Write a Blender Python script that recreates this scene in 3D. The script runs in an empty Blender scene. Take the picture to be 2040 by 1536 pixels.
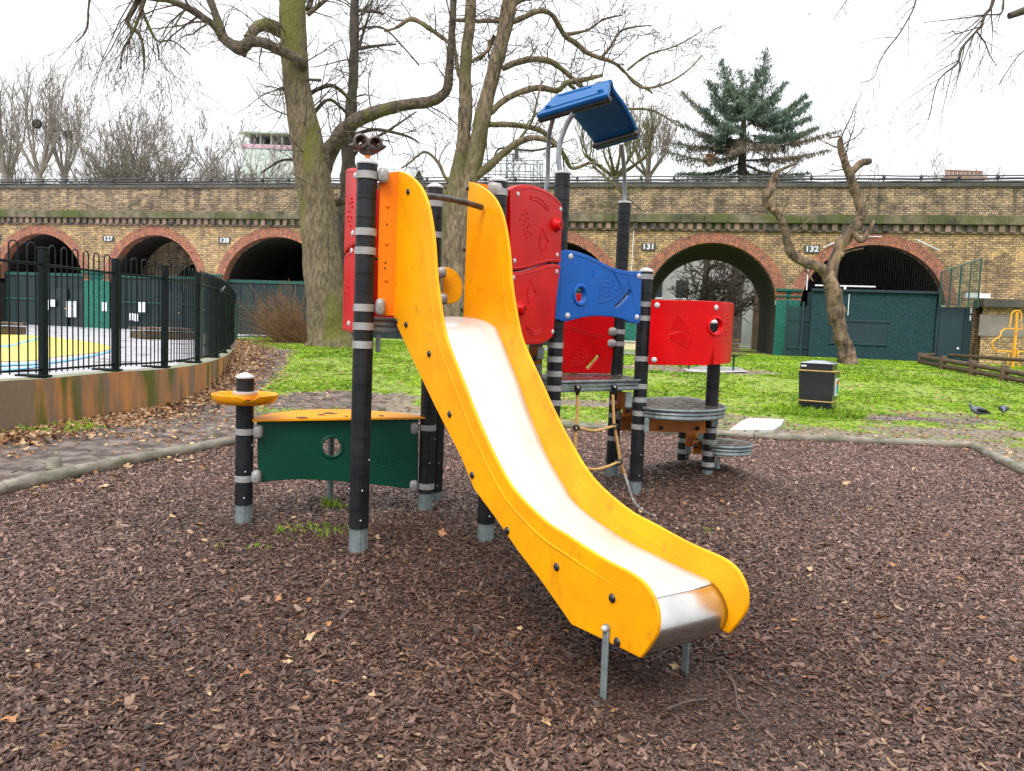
import bpy, math, random
import numpy as np
from mathutils import Vector, Matrix, noise
from mathutils.geometry import tessellate_polygon
import bmesh

RND = random.Random(11)
SC = bpy.context.scene
COL = SC.collection
pi = math.pi

# ------------------------------------------------------------------ camera model (eye 1.5 m over the bark)
PW, PH, F = 2040, 1536, 1550.0
PITCH, ROLL = math.radians(4.25), math.radians(2.2)
EYE = np.array([0.0, 0.0, 1.5])
_r0 = np.array([1.0, 0, 0]); _u0 = np.array([0, math.sin(PITCH), math.cos(PITCH)])
_f0 = np.array([0, math.cos(PITCH), -math.sin(PITCH)])
CR = np.array([_r0*math.cos(ROLL)+_u0*math.sin(ROLL), _u0*math.cos(ROLL)-_r0*math.sin(ROLL), _f0])
cam_d = bpy.data.cameras.new('camera'); cam = bpy.data.objects.new('camera', cam_d); COL.objects.link(cam)
cam_d.sensor_width = 36; cam_d.lens = F/PW*36; cam_d.clip_end = 2000; cam_d.clip_start = 0.05
m = Matrix.Identity(4)
for i in range(3):
    m[i][0] = CR[0][i]; m[i][1] = CR[1][i]; m[i][2] = -CR[2][i]; m[i][3] = EYE[i]
cam.matrix_world = m
SC.camera = cam

def ray(x, y):
    return np.array([(x-PW/2)/F, -(y-PH/2)/F, 1.0]) @ CR
def U(x, y, z=0.0):                       # point of a horizontal plane seen at a pixel
    d = ray(x, y); return EYE + d*((z-EYE[2])/d[2])
def D(x, y, Y):                           # point at ground distance Y
    d = ray(x, y); return EYE + d*(Y/d[1])
def Z(y, X, Y):                           # height over plan point (X, Y) that shows at row y
    lo, hi = -1.0, 12.0
    for _ in range(30):
        mid = (lo+hi)/2
        c = CR @ (np.array([X, Y, mid])-EYE)
        if PH/2 - F*c[1]/c[2] > y: lo = mid
        else: hi = mid
    return (lo+hi)/2
def proj(P):
    c = CR @ (np.array(P)-EYE); return PW/2+F*c[0]/c[2], PH/2-F*c[1]/c[2]
def sst(a, b, x):
    t = min(1, max(0, (x-a)/(b-a))); return t*t*(3-2*t)

# ------------------------------------------------------------------ terrain
CZ = 0.62                                 # level of the play court; its wall's outer top edge
WALL_PX = [(-420, 800), (-200, 777), (0, 759), (98, 753), (228, 741), (325, 735), (397, 725), (449, 709), (467, 692), (473, 682)]
WALL = [tuple(U(x, y, CZ)[:2]) for x, y in WALL_PX]
_wy = [w[1] for w in WALL]+[44.0]; _wx = [w[0] for w in WALL]+[WALL[-1][0]-0.6]
def terr(x, y):
    z = 0.70*sst(11.5, 24.5, y - 0.10*max(0, x) )
    z += 0.02*noise.noise(Vector((x*0.5, y*0.5, 0)))*sst(4, 14, y)
    z += 0.20*math.exp(-((x-1.95)**2+(y-7.85)**2)/0.38)
    z += 0.03*math.exp(-((x+1.0)**2+(y-5.0)**2)/0.35)
    if x < -5 and y > 8: z -= 0.35*sst(0.4, 2.2, float(np.interp(y, _wy, _wx))-x)
    z -= 0.07*math.exp(-((x-0.85)**2+(y-3.1)**2)/0.45)
    return z
def G(x, y, lo=2.0, hi=90.0):            # where the ray through a pixel meets the terrain
    d = ray(x, y); t = lo
    while t < hi:
        P = EYE + d*(t/d[1])
        if P[2] <= terr(P[0], P[1]): return P
        t += 0.04
    return EYE + d*(hi/d[1])

# ------------------------------------------------------------------ materials
def mat(name, c1, c2=None, scale=6, rough=0.5, bump=0.0, bscale=40, metal=0.0, detail=6, spec=0.5, contrast=(0.35, 0.65),
        stretch=(1, 1, 1), c3=None, s3=2.0, t3=(0.5, 0.62), rough2=None, coat=0.0):
    m = bpy.data.materials.new(name); m.use_nodes = True
    nt = m.node_tree; N = nt.nodes; L = nt.links
    b = N['Principled BSDF']; b.inputs['Roughness'].default_value = rough; b.inputs['Metallic'].default_value = metal
    b.inputs['Specular IOR Level'].default_value = spec
    b.inputs['Base Color'].default_value = (*c1, 1)
    if coat: b.inputs['Coat Weight'].default_value = coat; b.inputs['Coat Roughness'].default_value = 0.15
    tc = N.new('ShaderNodeTexCoord'); mp = N.new('ShaderNodeMapping'); mp.inputs['Scale'].default_value = stretch
    L.new(tc.outputs['Object'], mp.inputs['Vector'])
    last = None
    if c2 is not None:
        nz = N.new('ShaderNodeTexNoise'); nz.inputs['Scale'].default_value = scale; nz.inputs['Detail'].default_value = detail
        L.new(mp.outputs[0], nz.inputs['Vector'])
        rp = N.new('ShaderNodeValToRGB'); rp.color_ramp.elements[0].position = contrast[0]; rp.color_ramp.elements[1].position = contrast[1]
        rp.color_ramp.elements[0].color = (*c1, 1); rp.color_ramp.elements[1].color = (*c2, 1)
        L.new(nz.outputs[0], rp.inputs[0]); last = rp.outputs[0]
        if rough2 is not None:
            mr = N.new('ShaderNodeMapRange'); mr.inputs[3].default_value = rough; mr.inputs[4].default_value = rough2
            mr.inputs[1].default_value = contrast[0]; mr.inputs[2].default_value = contrast[1]
            L.new(nz.outputs[0], mr.inputs[0]); L.new(mr.outputs[0], b.inputs['Roughness'])
    if c3 is not None:
        n3 = N.new('ShaderNodeTexNoise'); n3.inputs['Scale'].default_value = s3; n3.inputs['Detail'].default_value = 8
        L.new(mp.outputs[0], n3.inputs['Vector'])
        r3 = N.new('ShaderNodeValToRGB'); r3.color_ramp.elements[0].position = t3[0]; r3.color_ramp.elements[1].position = t3[1]
        L.new(n3.outputs[0], r3.inputs[0])
        mx = N.new('ShaderNodeMix'); mx.data_type = 'RGBA'
        L.new(r3.outputs[0], mx.inputs[0]); mx.inputs[7].default_value = (*c3, 1)
        if last: L.new(last, mx.inputs[6])
        else: mx.inputs[6].default_value = (*c1, 1)
        last = mx.outputs[2]
    if last: L.new(last, b.inputs['Base Color'])
    if bump:
        nb = N.new('ShaderNodeTexNoise'); nb.inputs['Scale'].default_value = bscale; nb.inputs['Detail'].default_value = 5
        L.new(mp.outputs[0], nb.inputs['Vector'])
        bp = N.new('ShaderNodeBump'); bp.inputs['Strength'].default_value = bump; bp.inputs['Distance'].default_value = 0.02
        L.new(nb.outputs[0], bp.inputs['Height']); L.new(bp.outputs[0], b.inputs['Normal'])
    return m

def brick_mat(name, ca, cb, mortar, soot=0.5, paint=None, bw=0.26, bh=0.098, moss=0.0, stain=(0.03, 0.025, 0.02)):
    m = bpy.data.materials.new(name); m.use_nodes = True
    nt = m.node_tree; N = nt.nodes; L = nt.links; b = N['Principled BSDF']; b.inputs['Roughness'].default_value = 0.85
    tc = N.new('ShaderNodeTexCoord')
    br = N.new('ShaderNodeTexBrick'); br.inputs['Scale'].default_value = 1.0
    br.inputs['Brick Width'].default_value = bw; br.inputs['Row Height'].default_value = bh
    br.inputs['Mortar Size'].default_value = 0.014; br.inputs['Bias'].default_value = -0.1; br.inputs['Mortar Smooth'].default_value = 0.3
    br.inputs['Color1'].default_value = (*ca, 1); br.inputs['Color2'].default_value = (*cb, 1); br.inputs['Mortar'].default_value = (*mortar, 1)
    L.new(tc.outputs['UV'], br.inputs['Vector'])
    col = br.outputs['Color']
    # per patch tone
    for sc, lo, hi, c, fac in ((0.55, 0.42, 0.66, stain, soot), (3.0, 0.52, 0.66, stain, soot*0.9), (1.7, 0.5, 0.68, (ca[0]*1.35, ca[1]*1.25, ca[2]*1.0), 0.45)):
        n = N.new('ShaderNodeTexNoise'); n.inputs['Scale'].default_value = sc; n.inputs['Detail'].default_value = 8; n.inputs['Roughness'].default_value = 0.65
        mp = N.new('ShaderNodeMapping'); mp.inputs['Scale'].default_value = (1.6, 0.8, 1.0) if sc < 1 else (1, 1.6, 1)
        mp.inputs['Location'].default_value = (sc*3, sc*5, 0)
        L.new(tc.outputs['UV'], mp.inputs['Vector']); L.new(mp.outputs[0], n.inputs['Vector'])
        r = N.new('ShaderNodeMapRange'); r.inputs[1].default_value = lo; r.inputs[2].default_value = hi; r.inputs[3].default_value = 0; r.inputs[4].default_value = fac
        L.new(n.outputs[0], r.inputs[0])
        mx = N.new('ShaderNodeMix'); mx.data_type = 'RGBA'; L.new(r.outputs[0], mx.inputs[0]); L.new(col, mx.inputs[6]); mx.inputs[7].default_value = (*c, 1)
        col = mx.outputs[2]
    # water streaks running down the face
    n = N.new('ShaderNodeTexNoise'); n.inputs['Scale'].default_value = 1.0; n.inputs['Detail'].default_value = 7; n.inputs['Roughness'].default_value = 0.7
    mp = N.new('ShaderNodeMapping'); mp.inputs['Scale'].default_value = (2.6, 0.16, 1.0); L.new(tc.outputs['UV'], mp.inputs['Vector']); L.new(mp.outputs[0], n.inputs['Vector'])
    r = N.new('ShaderNodeMapRange'); r.inputs[1].default_value = 0.50; r.inputs[2].default_value = 0.66; r.inputs[3].default_value = 0; r.inputs[4].default_value = soot*.85; L.new(n.outputs[0], r.inputs[0])
    mx = N.new('ShaderNodeMix'); mx.data_type = 'RGBA'; L.new(r.outputs[0], mx.inputs[0]); L.new(col, mx.inputs[6]); mx.inputs[7].default_value = (*stain, 1); col = mx.outputs[2]
    # single odd bricks
    wn = N.new('ShaderNodeTexNoise'); wn.inputs['Scale'].default_value = 7; wn.inputs['Detail'].default_value = 2
    mp = N.new('ShaderNodeMapping'); mp.inputs['Scale'].default_value = (1, 2.4, 1); L.new(tc.outputs['UV'], mp.inputs['Vector']); L.new(mp.outputs[0], wn.inputs['Vector'])
    r = N.new('ShaderNodeMapRange'); r.inputs[1].default_value = 0.3; r.inputs[2].default_value = 0.7; r.inputs[3].default_value = 0.62; r.inputs[4].default_value = 1.4
    L.new(wn.outputs[0], r.inputs[0])
    mx = N.new('ShaderNodeMix'); mx.data_type = 'RGBA'; mx.blend_type = 'MULTIPLY'; mx.inputs[0].default_value = 1
    L.new(col, mx.inputs[6]); L.new(r.outputs[0], mx.inputs[7]); col = mx.outputs[2]
    L.new(col, b.inputs['Base Color'])
    bp = N.new('ShaderNodeBump'); bp.inputs['Strength'].default_value = 0.5; bp.inputs['Distance'].default_value = 0.01; bp.invert = True
    L.new(br.outputs['Fac'], bp.inputs['Height']); L.new(bp.outputs[0], b.inputs['Normal'])
    return m

# ------------------------------------------------------------------ objects
def tag(o, label=None, cat=None, group=None, kind=None):
    if label: o['label'] = label
    if cat: o['category'] = cat
    if group: o['group'] = group
    if kind: o['kind'] = kind
    return o
def empty(name, loc=(0, 0, 0), label=None, cat=None, group=None, rz=0):
    o = bpy.data.objects.new(name, None); COL.objects.link(o); o.location = loc; o.rotation_euler.z = rz
    o.empty_display_size = 0.1
    return tag(o, label, cat, group)
def copy_tree(o, parent=None):
    c = o.copy(); COL.objects.link(c)
    if parent: c.parent = parent
    for ch in o.children: copy_tree(ch, c)
    return c

class MB:
    def __init__(s): s.v = []; s.f = []; s.uv = {}
    def face(s, idx, uv=None):
        if uv: s.uv[len(s.f)] = uv
        s.f.append(tuple(idx))
    def quad(s, a, b, c, d, uv=None):
        n = len(s.v); s.v += [tuple(a), tuple(b), tuple(c), tuple(d)]; s.face((n, n+1, n+2, n+3), uv)
    def poly(s, pts, uv=None):
        n = len(s.v); s.v += [tuple(p) for p in pts]; s.face(range(n, n+len(pts)), uv)
    def box(s, c, size, rz=0, R=None):
        hx, hy, hz = size[0]/2, size[1]/2, size[2]/2; n = len(s.v)
        ca, sa = math.cos(rz), math.sin(rz)
        for dx, dy, dz in ((-hx, -hy, -hz), (hx, -hy, -hz), (hx, hy, -hz), (-hx, hy, -hz), (-hx, -hy, hz), (hx, -hy, hz), (hx, hy, hz), (-hx, hy, hz)):
            if R is not None:
                q = R @ Vector((dx, dy, dz)); s.v.append((c[0]+q.x, c[1]+q.y, c[2]+q.z))
            else: s.v.append((c[0]+dx*ca-dy*sa, c[1]+dx*sa+dy*ca, c[2]+dz))
        for f in ((0, 3, 2, 1), (4, 5, 6, 7), (0, 1, 5, 4), (1, 2, 6, 5), (2, 3, 7, 6), (3, 0, 4, 7)): s.face([n+i for i in f])
    def bar(s, a, b, w, h):              # rectangular bar between two points
        a = Vector(a); b = Vector(b); d = (b-a); L = d.length; q = d.to_track_quat('X', 'Z').to_matrix()
        s.box((a+b)/2, (L, w, h), R=q)
    def tube(s, pts, r, n=8, caps=True, closed=False, nz=None):
        P = [Vector(p) for p in pts]; k = len(P)
        R = r if isinstance(r, (list, tuple)) else [r]*k
        t0 = (P[1]-P[0]).normalized()
        ax = Vector((0, 0, 1)) if abs(t0.z) < 0.9 else Vector((1, 0, 0))
        u = t0.cross(ax).normalized(); base = len(s.v); prev = t0
        for i in range(k):
            if closed: t = (P[(i+1) % k]-P[i-1]).normalized()
            elif i == 0: t = t0
            elif i == k-1: t = (P[i]-P[i-1])
            else: t = (P[i+1]-P[i-1])
            if t.length < 1e-9: t = prev
            t = t.normalized()
            u = (u - t*u.dot(t))
            u = u.normalized() if u.length > 1e-6 else t.orthogonal().normalized()
            w = t.cross(u); prev = t
            for j in range(n):
                a = 2*pi*j/n; e = u*math.cos(a)+w*math.sin(a); rr = R[i]
                if nz: g = P[i]+e*rr; rr *= 1+nz[1]*(noise.noise(g*nz[0])+.6*noise.noise(g*nz[0]*2.7))
                q = P[i]+e*rr; s.v.append((q.x, q.y, q.z))
        for i in range(k-1 if not closed else k):
            for j in range(n):
                a = base+i*n+j; b = base+i*n+(j+1) % n; i2 = (i+1) % k
                c = base+i2*n+(j+1) % n; d = base+i2*n+j
                s.f.append((a, b, c, d))
        if caps and not closed:
            s.f.append(tuple(base+j for j in range(n-1, -1, -1))); s.f.append(tuple(base+(k-1)*n+j for j in range(n)))
    def lathe(s, prof, c=(0, 0), n=28, cap=True):
        base = len(s.v); k = len(prof)
        for (r, z) in prof:
            for j in range(n):
                a = 2*pi*j/n; s.v.append((c[0]+r*math.cos(a), c[1]+r*math.sin(a), z))
        for i in range(k-1):
            for j in range(n):
                s.f.append((base+i*n+j, base+i*n+(j+1) % n, base+(i+1)*n+(j+1) % n, base+(i+1)*n+j))
        if cap:
            s.f.append(tuple(base+j for j in range(n-1, -1, -1))); s.f.append(tuple(base+(k-1)*n+j for j in range(n)))
    def sphere(s, c, r, n=12, m=8, sc=(1, 1, 1)):
        pts = []; base = len(s.v)
        for i in range(m+1):
            th = pi*i/m
            for j in range(n):
                a = 2*pi*j/n
                s.v.append((c[0]+r*sc[0]*math.sin(th)*math.cos(a), c[1]+r*sc[1]*math.sin(th)*math.sin(a), c[2]+r*sc[2]*math.cos(th)))
        for i in range(m):
            for j in range(n): s.f.append((base+i*n+j, base+(i+1)*n+j, base+(i+1)*n+(j+1) % n, base+i*n+(j+1) % n))
    def build(s, name, mt, parent=None, smooth=None, bevel=0, seg=2, label=None, wn=False):
        me = bpy.data.meshes.new(name); me.from_pydata(s.v, [], s.f); me.materials.append(mt)
        if s.uv:
            ul = me.uv_layers.new(name='UVMap'); arr = np.zeros(len(me.loops)*2, dtype=np.float32); li = 0
            for i, f in enumerate(s.f):
                u = s.uv.get(i)
                for j in range(len(f)):
                    if u: arr[2*(li+j)] = u[j][0]; arr[2*(li+j)+1] = u[j][1]
                li += len(f)
            ul.data.foreach_set('uv', arr)
        me.validate()
        if smooth is not None:
            me.shade_smooth(); me.set_sharp_from_angle(angle=math.radians(smooth))
        o = bpy.data.objects.new(name, me); COL.objects.link(o)
        if parent is not None: o.parent = parent
        if bevel:
            bv = o.modifiers.new('bevel', 'BEVEL'); bv.width = bevel; bv.segments = seg; bv.limit_method = 'ANGLE'; bv.angle_limit = math.radians(40)
            bv.harden_normals = False
        if wn or getattr(s, 'wn', False): w = o.modifiers.new('normals', 'WEIGHTED_NORMAL'); w.keep_sharp = True; w.weight = 90
        if label: o['label'] = label
        return o

class Surf:                               # vertical surface over a plan curve: (a, z, n) -> world; n is out of the back (away from the camera)
    def __init__(s, pts):
        s.p = [np.array(q[:2], float) for q in pts]
        s.L = [0.0]
        for a, b in zip(s.p, s.p[1:]): s.L.append(s.L[-1]+float(np.linalg.norm(b-a)))
        s.nr = []
        for i in range(len(s.p)):
            a = s.p[max(0, i-1)]; b = s.p[min(len(s.p)-1, i+1)]; t = (b-a)/np.linalg.norm(b-a)
            s.nr.append(np.array([-t[1], t[0]]))
    def hit(s, x, y):
        d = ray(x, y); best = None
        for i in range(len(s.p)-1):
            a, b = s.p[i], s.p[i+1]; e = b-a
            det = d[0]*(-e[1])+e[0]*d[1]
            if abs(det) < 1e-9: continue
            t = (a[0]*(-e[1])+e[0]*a[1])/det; q = (d[0]*a[1]-d[1]*a[0])/det
            lo = -9 if i == 0 else -1e-6; hi = 9 if i == len(s.p)-2 else 1+1e-6
            if t > 0 and lo <= q <= hi:
                z = EYE[2]+d[2]*t; pen = max(0, -q, q-1)
                if best is None or (pen, t) < best[0]: best = ((pen, t), (s.L[i]+q*(s.L[i+1]-s.L[i]), z))
        return best[1]
    def at(s, a, z, n=0.0):
        i = 0
        while i < len(s.L)-2 and a > s.L[i+1]: i += 1
        q = (a-s.L[i])/(s.L[i+1]-s.L[i]); P = s.p[i]+(s.p[i+1]-s.p[i])*q
        qq = min(1, max(0, q)); N = s.nr[i]*(1-qq)+s.nr[i+1]*qq; N = N/np.linalg.norm(N)
        return (P[0]+N[0]*n, P[1]+N[1]*n, z)
    def px(s, pts): return [s.hit(x, y) for x, y in pts]
    def head(s, a=None):
        return math.atan2(s.p[-1][1]-s.p[0][1], s.p[-1][0]-s.p[0][0])

def plate(mb, surf, outline, holes=(), th=0.02, cut=0.0, edge=0.006, off=0.0):
    """solid plate on a Surf from (a,z) outlines, rounded rim on the camera side"""
    mb.wn = True
    loops = [list(outline)]+[list(h) for h in holes]
    flat = [p for l in loops for p in l]
    bm = bmesh.new(); vs = [bm.verts.new((p[0], p[1], 0)) for p in flat]
    for t in tessellate_polygon([[Vector((p[0], p[1], 0)) for p in l] for l in loops]):
        try: bm.faces.new([vs[i] for i in t])
        except ValueError: pass
    if cut:
        a0 = min(p[0] for p in flat); a1 = max(p[0] for p in flat); a = a0+cut
        while a < a1-1e-4:
            bmesh.ops.bisect_plane(bm, geom=bm.verts[:]+bm.edges[:]+bm.faces[:], plane_co=(a, 0, 0), plane_no=(1, 0, 0)); a += cut
    bmesh.ops.recalc_face_normals(bm, faces=bm.faces[:])
    bm.verts.index_update(); n = len(mb.v); k = len(bm.verts)
    # inset normal for rim rounding
    ins = {}
    for e in bm.edges:
        if e.is_boundary:
            f = e.link_faces[0]; mid = (e.verts[0].co+e.verts[1].co)/2; c = f.calc_center_median()
            d = (e.verts[1].co-e.verts[0].co); nn = Vector((-d.y, d.x, 0))
            if nn.length < 1e-9: continue
            nn.normalize()
            if nn.dot(c-mid) < 0: nn = -nn
            for v in e.verts: ins.setdefault(v.index, []).append(nn)
    def inset(v, w):
        if v.index not in ins or w == 0: return v.co
        q = sum(ins[v.index], Vector((0, 0, 0)))
        if q.length < 1e-6: return v.co
        q.normalize(); return v.co+q*w
    rings = [(edge, off), (edge*0.3, off+edge*0.3), (0, off+edge), (0, off+th-edge*0.6), (edge*0.6, off+th)]
    for w, dn in rings:
        for v in bm.verts:
            c = inset(v, w); mb.v.append(surf.at(c.x, c.y, dn))
    for f in bm.faces:
        ii = [v.index for v in f.verts]
        up = f.normal.z > 0
        # a to the right, z up, n away from the viewer
        mb.f.append(tuple(n+i for i in (ii if up else ii[::-1])))
        mb.f.append(tuple(n+4*k+i for i in (ii[::-1] if up else ii)))
    for e in bm.edges:
        if e.is_boundary:
            l = e.link_loops[0]; a = l.vert.index; b = l.link_loop_next.vert.index
            if e.link_faces[0].normal.z < 0: a, b = b, a
            for r in range(4): mb.f.append((n+r*k+b, n+r*k+a, n+(r+1)*k+a, n+(r+1)*k+b))
    bm.free()

def smooth_path(pts, n=6, closed=False):
    P = [np.array(p, float) for p in pts]; out = []; k = len(P)
    rng = range(k if closed else k-1)
    for i in rng:
        p0 = P[i-1] if (i > 0 or closed) else P[0]; p1 = P[i]; p2 = P[(i+1) % k]
        p3 = P[(i+2) % k] if (i+2 < k or closed) else P[-1]
        for j in range(n):
            t = j/n
            out.append(tuple(0.5*((2*p1)+(-p0+p2)*t+(2*p0-5*p1+4*p2-p3)*t*t+(-p0+3*p1-3*p2+p3)*t**3)))
    if not closed: out.append(tuple(P[-1]))
    return out
def circle(a, z, r, n=20, rz=None): return [(a+r*math.cos(2*pi*i/n), z+(rz or r)*math.sin(2*pi*i/n)) for i in range(n)]
def ridge(mb, surf, pts, r=0.004, n=5, off=0.0):
    mb.tube([surf.at(a, z, off) for a, z in pts], r, n)
# ------------------------------------------------------------------ the materials of the place
M = {}
M['yellow'] = mat('yellow_plastic', (0.88, 0.385, 0.0005), (0.80, 0.31, 0.0005), 4, 0.4, 0.03, 60, c3=(0.50, 0.17, 0.006), s3=11, t3=(0.60, 0.88), rough2=0.5, spec=0.25)
M['orange'] = mat('orange_plastic', (0.86, 0.215, 0.001), (0.80, 0.18, 0.001), 4, 0.42, 0.03, 60, spec=0.2)
M['tableorange'] = mat('table_orange_plastic', (0.86, 0.355, 0.002), (0.80, 0.29, 0.002), 4, 0.36, 0.03, 60, c3=(0.35, 0.14, 0.02), s3=7, t3=(0.62, 0.8), spec=0.3)
M['brownorange'] = mat('weathered_orange_panel', (0.62, 0.20, 0.01), (0.36, 0.10, 0.01), 5, 0.5, 0.05, 60)
M['red'] = mat('red_plastic', (0.62, 0.0015, 0.004), (0.50, 0.001, 0.003), 3, 0.34, 0.01, 50, spec=0.18)
M['blue'] = mat('blue_plastic', (0.001, 0.095, 0.40), (0.001, 0.075, 0.33), 3, 0.27, 0.01, 50, spec=0.3)
M['roofblue'] = mat('roof_blue_plastic', (0.002, 0.090, 0.28), (0.0015, 0.072, 0.23), 4, 0.5, 0.01, 50, spec=0.12)
M['green'] = mat('dark_green_panel', (0.0005, 0.058, 0.032), (0.0005, 0.046, 0.026), 3, 0.45, 0.02, 50, spec=0.3)
M['sleeve'] = mat('black_post_sleeve', (0.006, 0.0075, 0.010), (0.016, 0.017, 0.019), 9, 0.42, 0.04, 70, c3=(0.04, 0.04, 0.035), s3=5, t3=(0.60, 0.88), spec=0.28)
M['band'] = mat('grey_band', (0.33, 0.33, 0.32), (0.22, 0.22, 0.215), 12, 0.5)
M['cap'] = mat('grey_plastic_cap', (0.52, 0.52, 0.52), (0.42, 0.42, 0.43), 12, 0.35)
M['clamp'] = mat('grey_clamp', (0.34, 0.33, 0.32), (0.22, 0.21, 0.2), 9, 0.3)
M['galv'] = mat('galvanised_steel', (0.24, 0.28, 0.28), (0.16, 0.20, 0.20), 14, 0.45, 0.08, 60, metal=0.3)
M['alu'] = mat('deck_rim_metal', (0.20, 0.235, 0.24), (0.12, 0.15, 0.15), 12, 0.45, 0.04, 60, metal=0.3)
M['deck'] = mat('wet_deck_board', (0.055, 0.045, 0.04), (0.09, 0.075, 0.065), 12, 0.12, 0.08, 30, rough2=0.4)
def steel_mat():
    m = mat('slide_steel', (0.84, 0.85, 0.86), (0.74, 0.745, 0.75), 5, 0.25, metal=0.34, rough2=0.34, c3=(0.62, 0.57, 0.50), s3=2.2, t3=(0.60, 0.85)); nt = m.node_tree; N = nt.nodes; L = nt.links; b = N['Principled BSDF']
    tc = N.new('ShaderNodeTexCoord'); mp = N.new('ShaderNodeMapping'); mp.inputs['Scale'].default_value = (1.2, 90, 1); nz = N.new('ShaderNodeTexNoise'); nz.inputs['Scale'].default_value = 1; nz.inputs['Detail'].default_value = 6
    L.new(tc.outputs['UV'], mp.inputs[0]); L.new(mp.outputs[0], nz.inputs['Vector']); bp = N.new('ShaderNodeBump'); bp.inputs['Strength'].default_value = 0.25; bp.inputs['Distance'].default_value = 0.0015; L.new(nz.outputs[0], bp.inputs['Height']); L.new(bp.outputs[0], b.inputs['Normal'])
    src = b.inputs['Base Color'].links[0].from_socket; mr = N.new('ShaderNodeMapRange'); mr.inputs[1].default_value = .3; mr.inputs[2].default_value = .62; mr.inputs[3].default_value = .72; mr.inputs[4].default_value = 1.0; L.new(nz.outputs[0], mr.inputs[0])
    mx = N.new('ShaderNodeMix'); mx.data_type = 'RGBA'; mx.blend_type = 'MULTIPLY'; mx.inputs[0].default_value = 1; L.new(src, mx.inputs[6]); L.new(mr.outputs[0], mx.inputs[7]); L.new(mx.outputs[2], b.inputs['Base Color'])
    return m
M['steel'] = steel_mat()
M['rollsteel'] = mat('end_roll_steel', (0.62, 0.61, 0.60), (0.50, 0.49, 0.47), 6, 0.20, 0.0, metal=1.0, rough2=0.30)
M['tube'] = mat('grey_tube', (0.30, 0.33, 0.35), (0.22, 0.25, 0.27), 10, 0.35, metal=0.4)
M['black'] = mat('black_plastic', (0.012, 0.012, 0.016), (0.02, 0.02, 0.024), 10, 0.25)
M['handle'] = mat('worn_black_bar', (0.03, 0.027, 0.025), (0.10, 0.085, 0.07), 14, 0.3, metal=0.5)
M['binoc'] = mat('brown_plastic', (0.05, 0.033, 0.03), (0.09, 0.06, 0.05), 9, 0.35)
M['rope'] = mat('tan_rope', (0.62, 0.38, 0.13), (0.50, 0.29, 0.10), 60, 0.8, 0.3, 200)
M['chain'] = mat('chain_steel', (0.5, 0.5, 0.49), (0.35, 0.35, 0.34), 30, 0.3, metal=0.8)
M['log'] = mat('sheen_round_timber', (0.27, 0.24, 0.19), (0.15, 0.13, 0.10), 5, 0.7, 0.35, 40, stretch=(1, 1, 3), c3=(0.06, 0.08, 0.025), s3=3, t3=(0.5, 0.7))  # timber colour lightened to include the sheen on the log tops
M['railtimber'] = mat('brown_timber', (0.11, 0.065, 0.035), (0.055, 0.035, 0.022), 6, 0.75, 0.3, 30, c3=(0.07, 0.075, 0.02), s3=3, t3=(0.55, 0.72))
M['yrail'] = mat('yellow_frame_paint', (0.75, 0.36, 0.02), (0.5, 0.13, 0.02), 12, 0.45, contrast=(0.5, 0.72))
M['fence'] = mat('dark_fence_paint', (0.002, 0.006, 0.007), (0.004, 0.010, 0.010), 5, 0.45, spec=0.2)
M['fencegreen'] = mat('green_rail_paint', (0.005, 0.07, 0.05), (0.004, 0.05, 0.04), 5, 0.4)
M['bin'] = mat('black_bin', (0.008, 0.009, 0.012), (0.012, 0.014, 0.018), 6, 0.25, coat=0.3)
M['binlid'] = mat('sky_lit_bin_lid', (0.30, 0.33, 0.36), (0.22, 0.25, 0.28), 6, 0.25)  # pale grey is the sky's reflection painted onto the lid
M['gold'] = mat('gold_trim', (0.55, 0.34, 0.10), None, rough=0.4)
M['white'] = mat('white_sheet', (0.75, 0.78, 0.80), (0.68, 0.7, 0.74), 6, 0.5)
M['signdark'] = mat('number_plate_dark', (0.05, 0.05, 0.045), (0.08, 0.075, 0.065), 8, 0.7)
M['bark'] = mat('mossy_bark', (0.075, 0.058, 0.035), (0.20, 0.155, 0.088), 13, 0.9, 1.0, 16, stretch=(1, 1, 0.3), c3=(0.12, 0.115, 0.02), s3=1.1, t3=(0.50, 0.64), contrast=(0.34, 0.66), detail=12)
M['barklimb'] = mat('dark_limb_bark', (0.040, 0.030, 0.024), (0.13, 0.10, 0.065), 7, 0.9, 1.0, 16, c3=(0.10, 0.105, 0.02), s3=1.2, t3=(0.54, 0.63), contrast=(0.36, 0.64), detail=12)
M['barkpale'] = mat('pale_bark', (0.075, 0.055, 0.036), (0.22, 0.165, 0.10), 13, 0.9, 1.0, 16, stretch=(1, 1, 0.3), c3=(0.105, 0.10, 0.03), s3=1.4, t3=(0.52, 0.62), contrast=(0.36, 0.62), detail=12)
M['barkdark'] = mat('dark_bark', (0.035, 0.027, 0.024), (0.085, 0.066, 0.052), 7, 0.9, 0.5, 14, stretch=(1, 1, 0.5), c3=(0.075, 0.07, 0.03), s3=2, t3=(0.5, 0.68))
M['twig'] = mat('twig_bark', (0.060, 0.045, 0.038), (0.11, 0.088, 0.06), 2, 0.9)
M['twiggreen'] = mat('mossy_twig_bark', (0.075, 0.068, 0.028), (0.12, 0.115, 0.035), 2, 0.9)
M['fartwig'] = mat('hazed_twig_bark', (0.22, 0.185, 0.17), (0.25, 0.225, 0.17), 0.5, 0.9)  # haze and sky glare mixed into the bark colour of the far trees
M['cutwood'] = mat('dead_wood', (0.20, 0.135, 0.085), (0.045, 0.03, 0.022), 7, 0.9, 1.0, 16, stretch=(1, 1, 0.35), c3=(0.30, 0.20, 0.12), s3=2.5, t3=(0.56, 0.68))
M['bush'] = mat('brown_bush_stem', (0.22, 0.115, 0.05), (0.13, 0.07, 0.035), 3, 0.9)
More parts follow.
